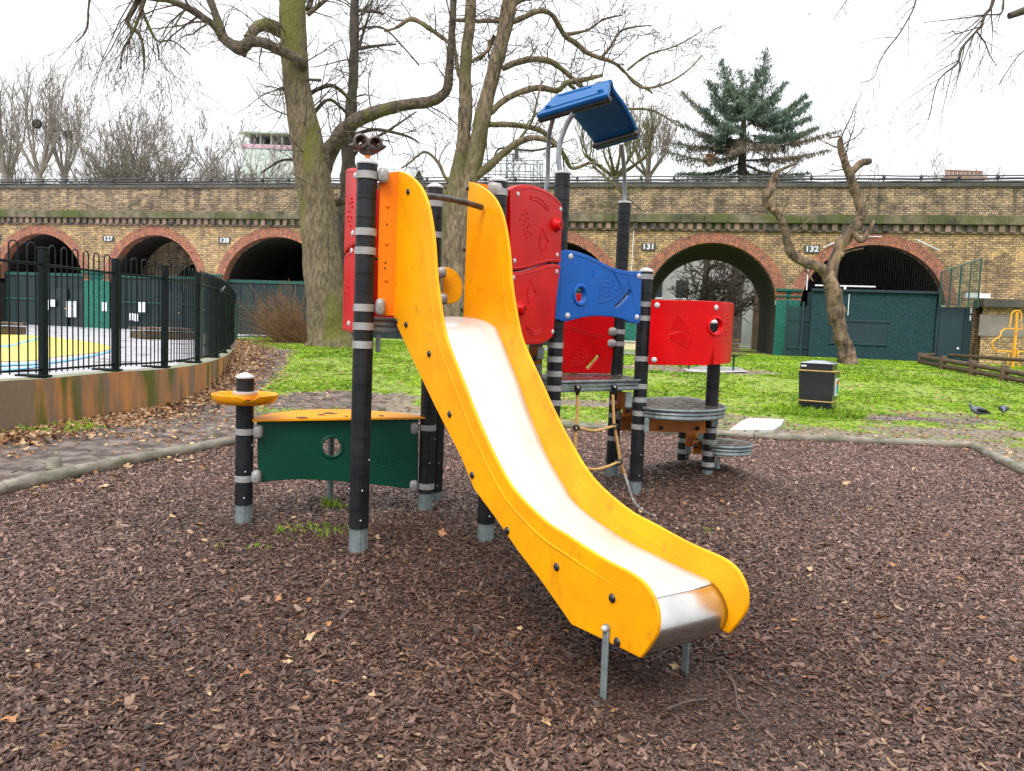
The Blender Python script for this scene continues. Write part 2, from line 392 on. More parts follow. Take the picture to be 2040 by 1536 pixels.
M['needle'] = mat('hazed_cedar_needles', (0.055, 0.105, 0.075), (0.12, 0.17, 0.105), 0.6, 0.8)  # greens lightened to carry the haze of distance
M['needlebrown'] = mat('dry_cedar_needles', (0.20, 0.135, 0.095), (0.13, 0.12, 0.075), 0.5, 0.9)
M['evergreen'] = mat('evergreen_leaf', (0.03, 0.06, 0.02), (0.06, 0.08, 0.03), 1, 0.8)
M['brick'] = brick_mat('stock_brick', (0.58, 0.40, 0.19), (0.30, 0.195, 0.11), (0.075, 0.06, 0.048), 0.6)
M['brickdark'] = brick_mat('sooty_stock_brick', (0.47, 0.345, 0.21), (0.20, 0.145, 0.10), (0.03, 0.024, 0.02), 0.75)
M['brickred'] = brick_mat('red_arch_brick', (0.50, 0.185, 0.10), (0.33, 0.115, 0.07), (0.12, 0.08, 0.065), 0.4, bw=0.115, bh=0.10)
M['bricktun'] = brick_mat('shaded_tunnel_brick', (0.022, 0.017, 0.014), (0.014, 0.011, 0.010), (0.008, 0.007, 0.006), 0.7)  # near-black brick: shade inside the vaults is put into the colour
M['brickteal'] = brick_mat('teal_painted_brick', (0.004, 0.042, 0.052), (0.003, 0.032, 0.042), (0.002, 0.020, 0.028), 0.35, stain=(0.004, 0.03, 0.035))
M['brickgreen'] = brick_mat('green_painted_brick', (0.010, 0.15, 0.105), (0.008, 0.125, 0.09), (0.006, 0.09, 0.065), 0.2, stain=(0.008, 0.07, 0.05))
M['tealpanel'] = mat('dark_green_boards', (0.001, 0.017, 0.016), (0.0008, 0.011, 0.013), 2, 0.6, stretch=(3, 3, 0.3))
M['darkpanel'] = mat('dark_boards', (0.006, 0.014, 0.016), (0.01, 0.022, 0.024), 2, 0.5)
M['tealdark'] = mat('dark_teal_boards', (0.002, 0.028, 0.038), (0.0015, 0.020, 0.030), 2, 0.55, stretch=(6, 6, 0.3))
M['stonemoss'] = mat('mossy_stone_band', (0.20, 0.165, 0.11), (0.05, 0.05, 0.028), 1.6, 0.9, 0.4, 12, c3=(0.07, 0.085, 0.018), s3=0.6, t3=(0.45, 0.62))
M['stonedark'] = mat('dark_coping_stone', (0.055, 0.052, 0.045), (0.10, 0.09, 0.075), 1.5, 0.9, 0.4, 12)
M['corbel'] = mat('corbel_brick', (0.29, 0.20, 0.15), (0.12, 0.085, 0.068), 2.2, 0.9, 0.3, 14, c3=(0.05, 0.045, 0.04), s3=1.7, t3=(0.5, 0.62))
M['concwall'] = mat('stained_concrete', (0.20, 0.135, 0.085), (0.66, 0.24, 0.03), 3.4, 0.8, 0.8, 34, stretch=(1, 1, 0.18), c3=(0.10, 0.105, 0.012), s3=2.6, t3=(0.50, 0.60), contrast=(0.42, 0.72))
M['walltop'] = mat('wall_top_concrete', (0.30, 0.28, 0.22), (0.22, 0.24, 0.13), 3, 0.8, 0.3, 30)
M['court'] = mat('sky_sheen_tarmac_court', (0.60, 0.60, 0.63), (0.42, 0.42, 0.45), 0.7, 0.35, 0.05, 40, c3=(0.12, 0.12, 0.13), s3=1.3, t3=(0.58, 0.64))  # wet tarmac with the sky's reflection painted in as pale grey
M['courtyellow'] = mat('yellow_ground_paint', (0.72, 0.60, 0.10), (0.66, 0.54, 0.12), 2, 0.4)
M['courtblue'] = mat('blue_ground_paint', (0.10, 0.42, 0.75), (0.16, 0.45, 0.7), 2, 0.4)
M['slab'] = mat('pale_concrete_slab', (0.50, 0.50, 0.47), (0.40, 0.39, 0.36), 5, 0.6, 0.1, 40)
M['path'] = mat('wet_park_path', (0.34, 0.33, 0.31), (0.24, 0.23, 0.22), 3, 0.4, 0.1, 40)
M['tower'] = mat('hazed_tower_cladding', (0.52, 0.55, 0.56), (0.46, 0.49, 0.50), 0.4, 0.6)  # distance haze is painted into the tower colours as paleness
M['towerpink'] = mat('hazed_pink_band', (0.50, 0.32, 0.42), None, rough=0.6)  # pink faded by painted haze
M['chimney'] = mat('chimney_brick', (0.33, 0.21, 0.15), (0.24, 0.16, 0.12), 1.5, 0.9)
M['towergrey'] = mat('hazed_tower_glazing', (0.46, 0.52, 0.51), None, rough=0.5)  # glazing faded by painted haze
M['gantry'] = mat('gantry_grey', (0.30, 0.33, 0.33), None, rough=0.5, metal=0.2)
M['railblack'] = mat('trackside_dark', (0.04, 0.045, 0.045), (0.07, 0.07, 0.07), 1.0, 0.6)
M['pigeon'] = mat('pigeon_grey', (0.13, 0.15, 0.19), (0.08, 0.09, 0.12), 20, 0.6)
M['birdleg'] = mat('pigeon_leg', (0.4, 0.12, 0.1), None)
M['leaf'] = mat('dead_leaf', (0.30, 0.15, 0.055), (0.20, 0.085, 0.035), 3, 0.7)
M['leafpale'] = mat('pale_dead_leaf', (0.50, 0.37, 0.21), (0.36, 0.22, 0.11), 3, 0.7)
M['farhouse'] = mat('far_house_render', (0.34, 0.34, 0.33), (0.24, 0.24, 0.24), 0.5, 0.7)
M['glass'] = mat('dark_glass', (0.03, 0.035, 0.04), None, rough=0.1)
M['carpaint'] = mat('silver_car_paint', (0.35, 0.38, 0.42), None, rough=0.25, metal=0.5)
M['rubber'] = mat('tyre_rubber', (0.02, 0.02, 0.02), None, rough=0.8)
M['stick'] = mat('stick_wood', (0.12, 0.085, 0.06), (0.07, 0.05, 0.04), 20, 0.8)

def leaf_rand(m, amt=0.5):               # tone differs from one instance to the next
    nt = m.node_tree; N = nt.nodes; L = nt.links; b = N['Principled BSDF']
    src = b.inputs['Base Color'].links[0].from_socket if b.inputs['Base Color'].links else None
    oi = N.new('ShaderNodeObjectInfo'); mr = N.new('ShaderNodeMapRange'); mr.inputs[3].default_value = 1-amt; mr.inputs[4].default_value = 1+amt
    L.new(oi.outputs['Random'], mr.inputs[0])
    mx = N.new('ShaderNodeMix'); mx.data_type = 'RGBA'; mx.blend_type = 'MULTIPLY'; mx.inputs[0].default_value = 1
    if src: L.new(src, mx.inputs[6])
    else: mx.inputs[6].default_value = b.inputs['Base Color'].default_value
    L.new(mr.outputs[0], mx.inputs[7]); L.new(mx.outputs[2], b.inputs['Base Color'])
    return m
for k_ in ('bark', 'barkpale', 'barkdark', 'barklimb', 'cutwood'):
    for n_ in M[k_].node_tree.nodes:
        if n_.type == 'BUMP': n_.inputs['Distance'].default_value = 0.07
leaf_rand(M['leaf'], 0.45); leaf_rand(M['leafpale'], 0.35)
def chip_mat():
    m = bpy.data.materials.new('bark_chip'); m.use_nodes = True; nt = m.node_tree; N = nt.nodes; L = nt.links; b = N['Principled BSDF']
    oi = N.new('ShaderNodeObjectInfo'); rp = N.new('ShaderNodeValToRGB'); e = rp.color_ramp.elements
    cols = [(0.0, (0.026, 0.011, 0.008)), (0.25, (0.066, 0.032, 0.023)), (0.5, (0.125, 0.066, 0.048)), (0.72, (0.185, 0.108, 0.080)), (0.88, (0.25, 0.155, 0.115)), (0.97, (0.31, 0.205, 0.15)), (1.0, (0.42, 0.29, 0.19))]
    e[0].position, e[0].color = 0, (*cols[0][1], 1); e[1].position, e[1].color = 1, (*cols[-1][1], 1)
    for p, c in cols[1:-1]: q = e.new(p); q.color = (*c, 1)
    L.new(oi.outputs['Random'], rp.inputs[0])
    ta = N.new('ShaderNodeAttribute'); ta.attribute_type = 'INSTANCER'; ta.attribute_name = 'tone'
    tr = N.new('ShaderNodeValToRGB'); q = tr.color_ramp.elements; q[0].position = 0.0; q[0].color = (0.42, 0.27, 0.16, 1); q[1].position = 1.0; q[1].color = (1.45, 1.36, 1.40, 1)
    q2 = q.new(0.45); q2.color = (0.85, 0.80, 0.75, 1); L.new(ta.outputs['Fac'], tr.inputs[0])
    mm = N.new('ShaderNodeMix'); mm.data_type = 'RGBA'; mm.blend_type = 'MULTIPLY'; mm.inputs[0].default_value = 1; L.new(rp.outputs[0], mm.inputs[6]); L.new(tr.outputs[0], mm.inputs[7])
    L.new(mm.outputs[2], b.inputs['Base Color'])
    b.inputs['Roughness'].default_value = 0.36; b.inputs['Specular IOR Level'].default_value = 0.6
    tc = N.new('ShaderNodeTexCoord'); nb = N.new('ShaderNodeTexNoise'); nb.inputs['Scale'].default_value = 120
    bp = N.new('ShaderNodeBump'); bp.inputs['Strength'].default_value = 0.5; bp.inputs['Distance'].default_value = 0.003
    L.new(tc.outputs['Object'], nb.inputs['Vector']); L.new(nb.outputs[0], bp.inputs['Height']); L.new(bp.outputs[0], b.inputs['Normal'])
    return m
M['chip'] = chip_mat()
def grass_mat():
    m = bpy.data.materials.new('grass_blade'); m.use_nodes = True; nt = m.node_tree; N = nt.nodes; L = nt.links; b = N['Principled BSDF']
    g = N.new('ShaderNodeNewGeometry'); nz = N.new('ShaderNodeTexNoise'); nz.inputs['Scale'].default_value = 0.8; nz.inputs['Detail'].default_value = 5
    L.new(g.outputs['Position'], nz.inputs['Vector'])
    rp = N.new('ShaderNodeValToRGB'); rp.color_ramp.elements[0].position = 0.35; rp.color_ramp.elements[1].position = 0.65
    rp.color_ramp.elements[0].color = (0.14, 0.265, 0.010, 1); rp.color_ramp.elements[1].color = (0.29, 0.44, 0.020, 1)
    L.new(nz.outputs[0], rp.inputs[0])
    oi = N.new('ShaderNodeObjectInfo'); mr = N.new('ShaderNodeMapRange'); mr.inputs[3].default_value = 0.6; mr.inputs[4].default_value = 1.3
    L.new(oi.outputs['Random'], mr.inputs[0])
    mx = N.new('ShaderNodeMix'); mx.data_type = 'RGBA'; mx.blend_type = 'MULTIPLY'; mx.inputs[0].default_value = 1
    L.new(rp.outputs[0], mx.inputs[6]); L.new(mr.outputs[0], mx.inputs[7]); L.new(mx.outputs[2], b.inputs['Base Color'])
    b.inputs['Roughness'].default_value = 0.6; b.inputs['Specular IOR Level'].default_value = 0.25
    return m
M['grass'] = grass_mat()
# ------------------------------------------------------------------ ground plan
EDGE_PX = [(-330, 1110), (0, 985), (240, 930), (470, 885), (560, 853), (745, 832), (885, 839), (1110, 853), (1500, 875), (1935, 893), (2040, 945), (2330, 1060)]
EDGE = [tuple(U(x, y)[:2]) for x, y in EDGE_PX]
MULCH = EDGE+[(9.5, 0.5), (9.5, -4), (-8, -4), (-8, 1)]
def inside(p, poly):
    x, y = p; c = False; j = len(poly)-1
    for i in range(len(poly)):
        xi, yi = poly[i]; xj, yj = poly[j]
        if (yi > y) != (yj > y) and x < (xj-xi)*(y-yi)/(yj-yi)+xi: c = not c
        j = i
    return c
def dist_poly(p, poly, closed=False):
    best = 1e9
    for i in range(len(poly)-(0 if closed else 1)):
        a = poly[i]; b = poly[(i+1) % len(poly)]
        ex, ey = b[0]-a[0], b[1]-a[1]; t = ((p[0]-a[0])*ex+(p[1]-a[1])*ey)/(ex*ex+ey*ey+1e-9); t = min(1, max(0, t))
        best = min(best, math.hypot(p[0]-a[0]-ex*t, p[1]-a[1]-ey*t))
    return best
# retaining wall of the play court (outer top edge), its foot, court level
#WALL_PX = [(-420, 800), (-200, 777), (0, 759), (98, 753), (228, 741), (325, 735), (397, 725), (449, 709), (467, 692), (473, 682)]
print('wall', [tuple(round(float(c), 1) for c in w) for w in WALL]); print('edge', [tuple(round(float(c), 1) for c in w) for w in EDGE])
GL = [tuple(G(x, y)[:2]) for x, y in [(480, 880), (528, 790), (545, 760), (575, 725), (600, 700), (560, 690), (500, 692)]]
COURT = WALL+[(WALL[-1][0]-0.6, 42.0), (-60, 52), (-60, 6)]
PATCH = [(G(1760, 832), 1.7, 0.42, 1.0), (G(1340, 735), 2.0, 0.8, 0.9), (G(1450, 741), 1.6, 0.6, 1.0), (G(1590, 862), 1.4, 0.35, .9), (G(1900, 862), 1.9, 0.5, .8), (G(1170, 805), 0.9, 0.5, .8),
         (G(1950, 840), 1.3, 0.35, .55), (G(690, 795), 1.5, 1.0, .95), (G(600, 800), 1.2, 1.0, .95), (G(1290, 855), 1.4, .35, .8), (G(500, 690), 0.8, 3.0, 0.0), (G(850, 815), 1.8, .5, .7), (G(1600, 790), .7, .6, 0.0)]
def grassness(x, y):
    if inside((x, y), MULCH) or inside((x, y), COURT): return 0.0
    d = dist_poly((x, y), EDGE)
    g = sst(0.15, 2.4, d+0.5*noise.noise(Vector((x*1.1, y*1.1, 3))))
    px, py = proj((x, y, terr(x, y)))
    if px < 640:                          # muddy way between court wall and grass
        lim = np.interp(py, [676, 684, 700, 725, 760, 790, 880], [455, 480, 590, 570, 540, 520, 470])
        g *= sst(-25, 25, px-lim+18*noise.noise(Vector((x*2, y*2, 9))))
    for c, rx, ry, a in PATCH:
        q = math.hypot((x-c[0])/rx, (y-c[1])/ry)+0.35*noise.noise(Vector((x*2.2, y*2.2, 5)))
        g *= 1-a*(1-sst(0.7, 1.15, q))
    g *= 0.55+0.45*sst(-0.30, 0.22, noise.noise(Vector((x*0.55, y*0.55, 1)))+.35*noise.noise(Vector((x*2.1, y*1.6, 8))))
    if y < 17 and x > 3: g *= 0.45+0.55*sst(-0.2, 0.35, noise.noise(Vector((x*1.4, y*1.4, 7)))+(y-13.5)*0.12)
    return max(0, min(1, g))

def make_ground():
    xs = np.concatenate([np.linspace(-120, -16, 14)[:-1], np.linspace(-16, 16, 200), np.linspace(16, 120, 14)[1:]])
    ys = np.concatenate([np.linspace(-30, 1, 8)[:-1], np.linspace(1, 27, 170), np.linspace(27, 45, 20)[1:], np.linspace(45, 260, 16)[1:]])
    nx, ny = len(xs), len(ys); v = []; cl = []
    for y in ys:
        for x in xs:
            z = terr(x, y)
            v.append((x, y, z))
            near = -16 < x < 16 and 1 < y < 27
            mu = 1.0 if inside((x, y), MULCH) else 0.0
            g = grassness(x, y) if near else (1.0 if y > 5 else 0)
            if not near and not mu and y < 5: mu = 1.0
            wet = 1.0 if (near and mu == 0 and g < 0.35 and (x < -2.2 or math.hypot((x-PATCH[0][0][0])/1.9, (y-PATCH[0][0][1])/.5) < 1)) else 0.0
            cl.append((mu, g, wet, 1))
    f = [(j*nx+i, j*nx+i+1, (j+1)*nx+i+1, (j+1)*nx+i) for j in range(ny-1) for i in range(nx-1)]
    me = bpy.data.meshes.new('ground'); me.from_pydata(v, [], f)
    ca = me.color_attributes.new('mask', 'FLOAT_COLOR', 'POINT'); ca.data.foreach_set('color', np.array(cl, dtype=np.float32).ravel())
    me.shade_smooth()
    m = bpy.data.materials.new('ground_soil_and_turf'); m.use_nodes = True; nt = m.node_tree; N = nt.nodes; L = nt.links; b = N['Principled BSDF']
    at = N.new('ShaderNodeVertexColor'); at.layer_name = 'mask'; sp = N.new('ShaderNodeSeparateColor'); L.new(at.outputs[0], sp.inputs[0])
    tc = N.new('ShaderNodeTexCoord')
    def nz(s, d=6):
        n = N.new('ShaderNodeTexNoise'); n.inputs['Scale'].default_value = s; n.inputs['Detail'].default_value = d; L.new(tc.outputs['Object'], n.inputs['Vector']); return n.outputs[0]
    def ramp(src, a, ca, b_, cb):
        r = N.new('ShaderNodeValToRGB'); r.color_ramp.elements[0].position = a; r.color_ramp.elements[0].color = (*ca, 1)
        r.color_ramp.elements[1].position = b_; r.color_ramp.elements[1].color = (*cb, 1); L.new(src, r.inputs[0]); return r.outputs[0]
    def mix(f_, a, b_):
        x = N.new('ShaderNodeMix'); x.data_type = 'RGBA'; L.new(f_, x.inputs[0]); L.new(a, x.inputs[6]); L.new(b_, x.inputs[7]); return x.outputs[2]
    mud = ramp(nz(4.5, 12), 0.40, (0.045, 0.030, 0.022), 0.70, (0.22, 0.17, 0.145))
    soil = ramp(nz(9, 8), 0.35, (0.10, 0.08, 0.055), 0.7, (0.27, 0.225, 0.16))
    turf = ramp(nz(3.0, 8), 0.35, (0.16, 0.22, 0.03), 0.68, (0.24, 0.32, 0.03))
    bark = ramp(nz(26, 8), 0.35, (0.022, 0.012, 0.010), 0.7, (0.09, 0.055, 0.042))
    add = N.new('ShaderNodeMath'); add.operation = 'ADD'
    sb = N.new('ShaderNodeMath'); sb.operation = 'MULTIPLY_ADD'; sb.inputs[1].default_value = 0.9; sb.inputs[2].default_value = -0.45; L.new(nz(7, 6), sb.inputs[0])
    L.new(sp.outputs[1], add.inputs[0]); L.new(sb.outputs[0], add.inputs[1])
    gm = N.new('ShaderNodeMapRange'); gm.inputs[1].default_value = 0.25; gm.inputs[2].default_value = 0.55; L.new(add.outputs[0], gm.inputs[0])
    base = mix(sp.outputs[2], soil, mud); base = mix(gm.outputs[0], base, turf); base = mix(sp.outputs[0], base, bark)
    L.new(base, b.inputs['Base Color'])
    rr = N.new('ShaderNodeMapRange'); rr.inputs[3].default_value = 0.9; rr.inputs[4].default_value = 0.38; 
    wn = N.new('ShaderNodeMath'); wn.operation = 'MULTIPLY'; L.new(sp.outputs[2], wn.inputs[0]); L.new(nz(1.1, 5), wn.inputs[1])
    rr.inputs[1].default_value = 0.35; rr.inputs[2].default_value = 0.6; L.new(wn.outputs[0], rr.inputs[0]); L.new(rr.outputs[0], b.inputs['Roughness'])
    bp = N.new('ShaderNodeBump'); bp.inputs['Strength'].default_value = 0.8; bp.inputs['Distance'].default_value = 0.018; L.new(nz(14, 8), bp.inputs['Height']); L.new(bp.outputs[0], b.inputs['Normal'])
    me.materials.append(m)
    o = bpy.data.objects.new('ground', me); COL.objects.link(o); tag(o, kind='structure')
make_ground()

# ------------------------------------------------------------------ scattered small stuff: one object each, instances of a few shapes
def scatter(name, pts, rots, scls, protos, kind='stuff', label=None, cat=None, tones=None):
    me = bpy.data.meshes.new(name); n = len(pts)
    me.vertices.add(n); me.vertices.foreach_set('co', np.array(pts, dtype=np.float32).ravel())
    a = me.attributes.new('rot', 'FLOAT_VECTOR', 'POINT'); a.data.foreach_set('vector', np.array(rots, dtype=np.float32).ravel())
    a = me.attributes.new('scl', 'FLOAT_VECTOR', 'POINT'); a.data.foreach_set('vector', np.array(scls, dtype=np.float32).ravel())
    if tones is not None:
        a = me.attributes.new('tone', 'FLOAT', 'POINT'); a.data.foreach_set('value', np.array(tones, dtype=np.float32))
    a = me.attributes.new('pick', 'INT', 'POINT'); a.data.foreach_set('value', np.array([RND.randrange(len(protos)) for _ in range(n)], dtype=np.int32))
    me.update(); o = bpy.data.objects.new(name, me); COL.objects.link(o); tag(o, label, cat, kind=kind)
    pc = bpy.data.collections.new(name+'_shapes')
    for p in protos: pc.objects.link(p)
    ng = bpy.data.node_groups.new(name, 'GeometryNodeTree')
    ng.interface.new_socket('Geometry', in_out='INPUT', socket_type='NodeSocketGeometry'); ng.interface.new_socket('Geometry', in_out='OUTPUT', socket_type='NodeSocketGeometry')
    N = ng.nodes; L = ng.links; gi = N.new('NodeGroupInput'); go = N.new('NodeGroupOutput')
    ip = N.new('GeometryNodeInstanceOnPoints'); ci = N.new('GeometryNodeCollectionInfo'); ci.inputs['Collection'].default_value = pc
    ci.inputs['Separate Children'].default_value = True; ci.inputs['Reset Children'].default_value = True
    def at(nm, ty):
        q = N.new('GeometryNodeInputNamedAttribute'); q.data_type = ty; q.inputs['Name'].default_value = nm; return q.outputs['Attribute']
    L.new(gi.outputs[0], ip.inputs['Points']); L.new(ci.outputs[0], ip.inputs['Instance']); ip.inputs['Pick Instance'].default_value = True
    L.new(at('pick', 'INT'), ip.inputs['Instance Index']); L.new(at('scl', 'FLOAT_VECTOR'), ip.inputs['Scale'])
    er = N.new('FunctionNodeEulerToRotation'); L.new(at('rot', 'FLOAT_VECTOR'), er.inputs[0]); L.new(er.outputs[0], ip.inputs['Rotation'])
    L.new(ip.outputs[0], go.inputs[0])
    md = o.modifiers.new('scatter', 'NODES'); md.node_group = ng
    return o
def proto(name, verts, faces, m, smooth=False):
    me = bpy.data.meshes.new(name); me.from_pydata(verts, [], faces); me.materials.append(m)
    if smooth: me.shade_smooth()
    return bpy.data.objects.new(name, me)

def chip_proto(i):
    r = random.Random(100+i); n = 5; v = []; f = []
    bend = r.uniform(-0.2, 0.2)
    for k in range(n):
        t = k/(n-1)*2-1; w = (1-abs(t)**2.2*r.uniform(0.3, 0.9))*r.uniform(0.75, 1.1); z = bend*t*t+r.uniform(-.05, .05); tw = 0.25*t*r.uniform(-1, 1)
        for sx, sz in ((-1, -1), (1, -1), (1, 1), (-1, 1)):
            v.append((t, sx*w*0.46, z+sz*0.06+sx*tw*0.3))
    for k in range(n-1):
        for j in range(4): f.append((4*k+j, 4*k+(j+1) % 4, 4*k+4+(j+1) % 4, 4*k+4+j))
    f += [(3, 2, 1, 0), (4*n-4, 4*n-3, 4*n-2, 4*n-1)]
    return proto('bark_chip_shape', v, f, M['chip'])
def mulch():
    pts = []; rots = []; scl = []; tn = []
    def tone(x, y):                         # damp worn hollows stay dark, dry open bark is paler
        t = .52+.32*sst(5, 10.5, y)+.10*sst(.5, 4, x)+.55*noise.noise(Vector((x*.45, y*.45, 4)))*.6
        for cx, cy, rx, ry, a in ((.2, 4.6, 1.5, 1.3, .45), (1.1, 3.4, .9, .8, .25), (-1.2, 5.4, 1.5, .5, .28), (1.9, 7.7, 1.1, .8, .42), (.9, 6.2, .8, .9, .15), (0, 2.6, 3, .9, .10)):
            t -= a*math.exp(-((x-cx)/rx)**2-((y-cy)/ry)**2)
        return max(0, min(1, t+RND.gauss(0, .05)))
    r = np.random.RandomState(3)
    # denser close to the camera; a thin fill further off
    zones = [(1.7, 3.6, 12000), (3.6, 5.2, 9500), (5.2, 7.2, 6500), (7.2, 9.3, 4000), (9.3, 12.8, 2800)]
    for y0, y1, dens in zones:
        w0 = 0.74*y1+0.7; n = int(dens*(y1-y0)*2*w0)
        X = r.uniform(-w0, w0, n); Y = r.uniform(y0, y1, n)
        for x, y in zip(X, Y):
            if abs(x) > 0.74*y+0.5: continue
            if y > 6 or abs(x) > 3.6:
                if not inside((x, y), MULCH): continue
            s = 0.0073*math.exp(r.normal(0, 0.50))*(0.6 if math.hypot((x-.85)/.75, (y-3.15)/.5) < .8+r.uniform(-.3, .3) else 1)*(1.0 if y < 5 else 1.12)
            s = min(s, 0.025)
            pts.append((x, y, terr(x, y)+r.uniform(0.0, 0.016))); 
            rots.append((r.normal(0, 0.30), r.normal(0, 0.28), r.uniform(0, 6.28))); tn.append(tone(x, y))
            scl.append((s*r.uniform(0.9, 1.6), s*r.uniform(0.7, 1.35), s*r.uniform(0.8, 1.6)))
    print('chips', len(pts))
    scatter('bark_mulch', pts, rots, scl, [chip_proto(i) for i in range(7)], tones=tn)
mulch()

def tuft_proto(i, blades=14, h=0.05, w=0.0035, spread=0.05, m=None):
    r = random.Random(i); v = []; f = []
    for _ in range(blades):
        a = r.uniform(0, 6.28); d = r.uniform(0, spread); x, y = d*math.cos(a), d*math.sin(a); b = r.uniform(0, 6.28); ln = r.uniform(0.2, 0.9)*h; hh = h*r.uniform(0.55, 1.15)
        dx, dy = math.cos(b)*w, math.sin(b)*w; lx, ly = -math.sin(b)*ln, math.cos(b)*ln; n = len(v)
        v += [(x-dx, y-dy, -0.01), (x+dx, y+dy, -0.01), (x+dx*0.8+lx*0.4, y+dy*0.8+ly*0.4, hh*0.6), (x-dx*0.8+lx*0.4, y-dy*0.8+ly*0.4, hh*0.6), (x+lx, y+ly, hh)]
        f += [(n, n+1, n+2, n+3), (n+3, n+2, n+4)]
    return proto('grass_tuft_shape', v, f, m or M['grass'])
def grass():
    r = np.random.RandomState(5); pts = []; rots = []; scl = []
    for y0, y1, dens in ((8.8, 13.5, 230), (13.5, 18, 150), (18, 24, 85), (24, 34, 40)):
        w0 = 0.74*y1+1; n = int(dens*(y1-y0)*2*w0)
        X = r.uniform(-w0, w0, n); Y = r.uniform(y0, y1, n); Q = r.uniform(0, 1, n)
        for x, y, q in zip(X, Y, Q):
            if abs(x) > 0.74*y+0.6 or x < -0.62*y: continue
            if x < -2 and x < -0.45*y: continue
            g = grassness(x, y) if y < 27 else 1
            if q > g*1.05 or g < 0.12: continue
            k = (0.55+0.6*g)*r.uniform(0.7, 1.2)*(1 if y < 14 else 1.25 if y < 20 else 1.7)
            pts.append((x, y, terr(x, y))); rots.append((r.normal(0, .08), r.normal(0, .08), r.uniform(0, 6.28))); scl.append((k*1.15, k*1.15, k*(0.52 if y < 24 else .5)))
    print('tufts', len(pts))
    # longer grass round the litter bin and at the foot of the table
    for (c, rad, n, k) in ((G(1625, 822), 0.75, 260, 2.1), (U(620, 1062), 0.22, 34, .8), (U(655, 1010), 0.07, 12, 1.2), (U(500, 1085), 0.2, 10, .7), (G(75, 852), 0.6, 80, 1.6), (U(1400, 1060), .06, 4, .8)):
        for _ in range(n):
            a = r.uniform(0, 6.28); d = rad*math.sqrt(r.uniform(0, 1)); x, y = c[0]+d*math.cos(a)*1.3, c[1]+d*math.sin(a)
            kk = k*r.uniform(.5, 1.1); pts.append((x, y, terr(x, y))); rots.append((r.normal(0, .2), r.normal(0, .2), r.uniform(0, 6.28))); scl.append((kk, kk, kk))
    scatter('grass', pts, rots, scl, [tuft_proto(i) for i in range(5)])
grass()

def leaf_proto(i, m):
    r = random.Random(i+50); n = 9; v = [(0, 0, 0)]; f = []
    for k in range(n):
        a = 2*pi*k/n; rr = (1.0 if k % 2 == 0 else 0.55)*r.uniform(0.8, 1.2); v.append((rr*math.cos(a), rr*0.8*math.sin(a), r.uniform(-0.12, 0.3)))
    for k in range(n): f.append((0, 1+k, 1+(k+1) % n))
    return proto('dead_leaf_shape', v, f, m)
def leaves():
    r = np.random.RandomState(8); pts = []; rots = []; scl = []
    def put(x, y, k):
        pts.append((x, y, terr(x, y)+0.012+r.uniform(0, .02))); rots.append((r.normal(0, .35), r.normal(0, .35), r.uniform(0, 6.28))); scl.append((k, k, k))
    # lawn
    for _ in range(15000):
        y = 9+15*r.uniform(0, 1)**1.2; x = r.uniform(-.7*y, .72*y)
        if inside((x, y), MULCH) or inside((x, y), COURT): continue
        g = grassness(x, y)
        if r.uniform(0, 1) < (0.30 if g > 0.5 else 0.9): put(x, y, r.uniform(0.016, 0.038)*(1 if y < 15 else 1.2))
    # drifts: along the court wall, inside the timber, dotted on the bark
    for i in range(len(WALL)-1):
        a, b = WALL[i], WALL[i+1]; L_ = math.hypot(b[0]-a[0], b[1]-a[1])
        for _ in range(int(L_*330)):
            t = r.uniform(0, 1); d = abs(r.normal(0, .55))+0.03; nx, ny = (b[1]-a[1])/L_, -(b[0]-a[0])/L_
            if L_ < .01: continue
            put(a[0]+(b[0]-a[0])*t+nx*d, a[1]+(b[1]-a[1])*t+ny*d, r.uniform(0.022, 0.05))
    for i in range(1, 9):
        a, b = EDGE[i], EDGE[i+1]; L_ = math.hypot(b[0]-a[0], b[1]-a[1])
        for _ in range(int(L_*(60 if i < 4 else 34))):
            t = r.uniform(0, 1); d = r.normal(0, .3); nx, ny = (b[1]-a[1])/L_, -(b[0]-a[0])/L_
            put(a[0]+(b[0]-a[0])*t+nx*d, a[1]+(b[1]-a[1])*t+ny*d, r.uniform(0.018, 0.042))
    for _ in range(300):
        y = r.uniform(2.2, 11); x = r.uniform(-.7*y, .7*y)
        if inside((x, y), MULCH): put(x, y, r.uniform(.012, .032))
    for px, py, k in ((488, 1355, .034), (575, 1322, .026), (1448, 1027, .035), (1685, 968, .045), (315, 1083, .04), (20, 1448, .036), (1085, 1435, .035), (890, 1168, .02), (400, 1048, .035), (880, 1072, .04)):
        P = U(px, py); put(P[0], P[1], k)
    print('leaves', len(pts))
    scatter('fallen_leaves', pts, rots, scl, [leaf_proto(0, M['leaf']), leaf_proto(1, M['leafpale']), leaf_proto(2, M['leaf'])])
leaves()
# twigs lying on the bark
for pts_, lab in (([(1330, 1395), (1370, 1383), (1410, 1372)], 'thin bare stick lying on bark behind the slide foot'),
               ([(1435, 1320), (1462, 1350), (1472, 1390), (1490, 1412)], 'curved bare twig lying on bark right of the slide foot'),
               ([(1620, 1112), (1655, 1108), (1690, 1114)], 'short straight twig lying on open bark at right'),
               ([(1575, 1060), (1640, 1062)], 'small dark twig lying on the bark farther back at right'),
               ([(830, 1062), (870, 1078), (905, 1092)], 'pale broken stick lying on bark under the slide')):
    mb = MB(); P = [U(x, y) for x, y in pts_]; P = [(p[0], p[1], terr(p[0], p[1])+0.03+0.008*math.sin(i*2)) for i, p in enumerate(P)]
    mb.tube(smooth_path(P, 4), 0.0045, 5); o = mb.build('stick', M['stick'], smooth=60); tag(o, lab, 'stick', 'loose sticks on the bark')
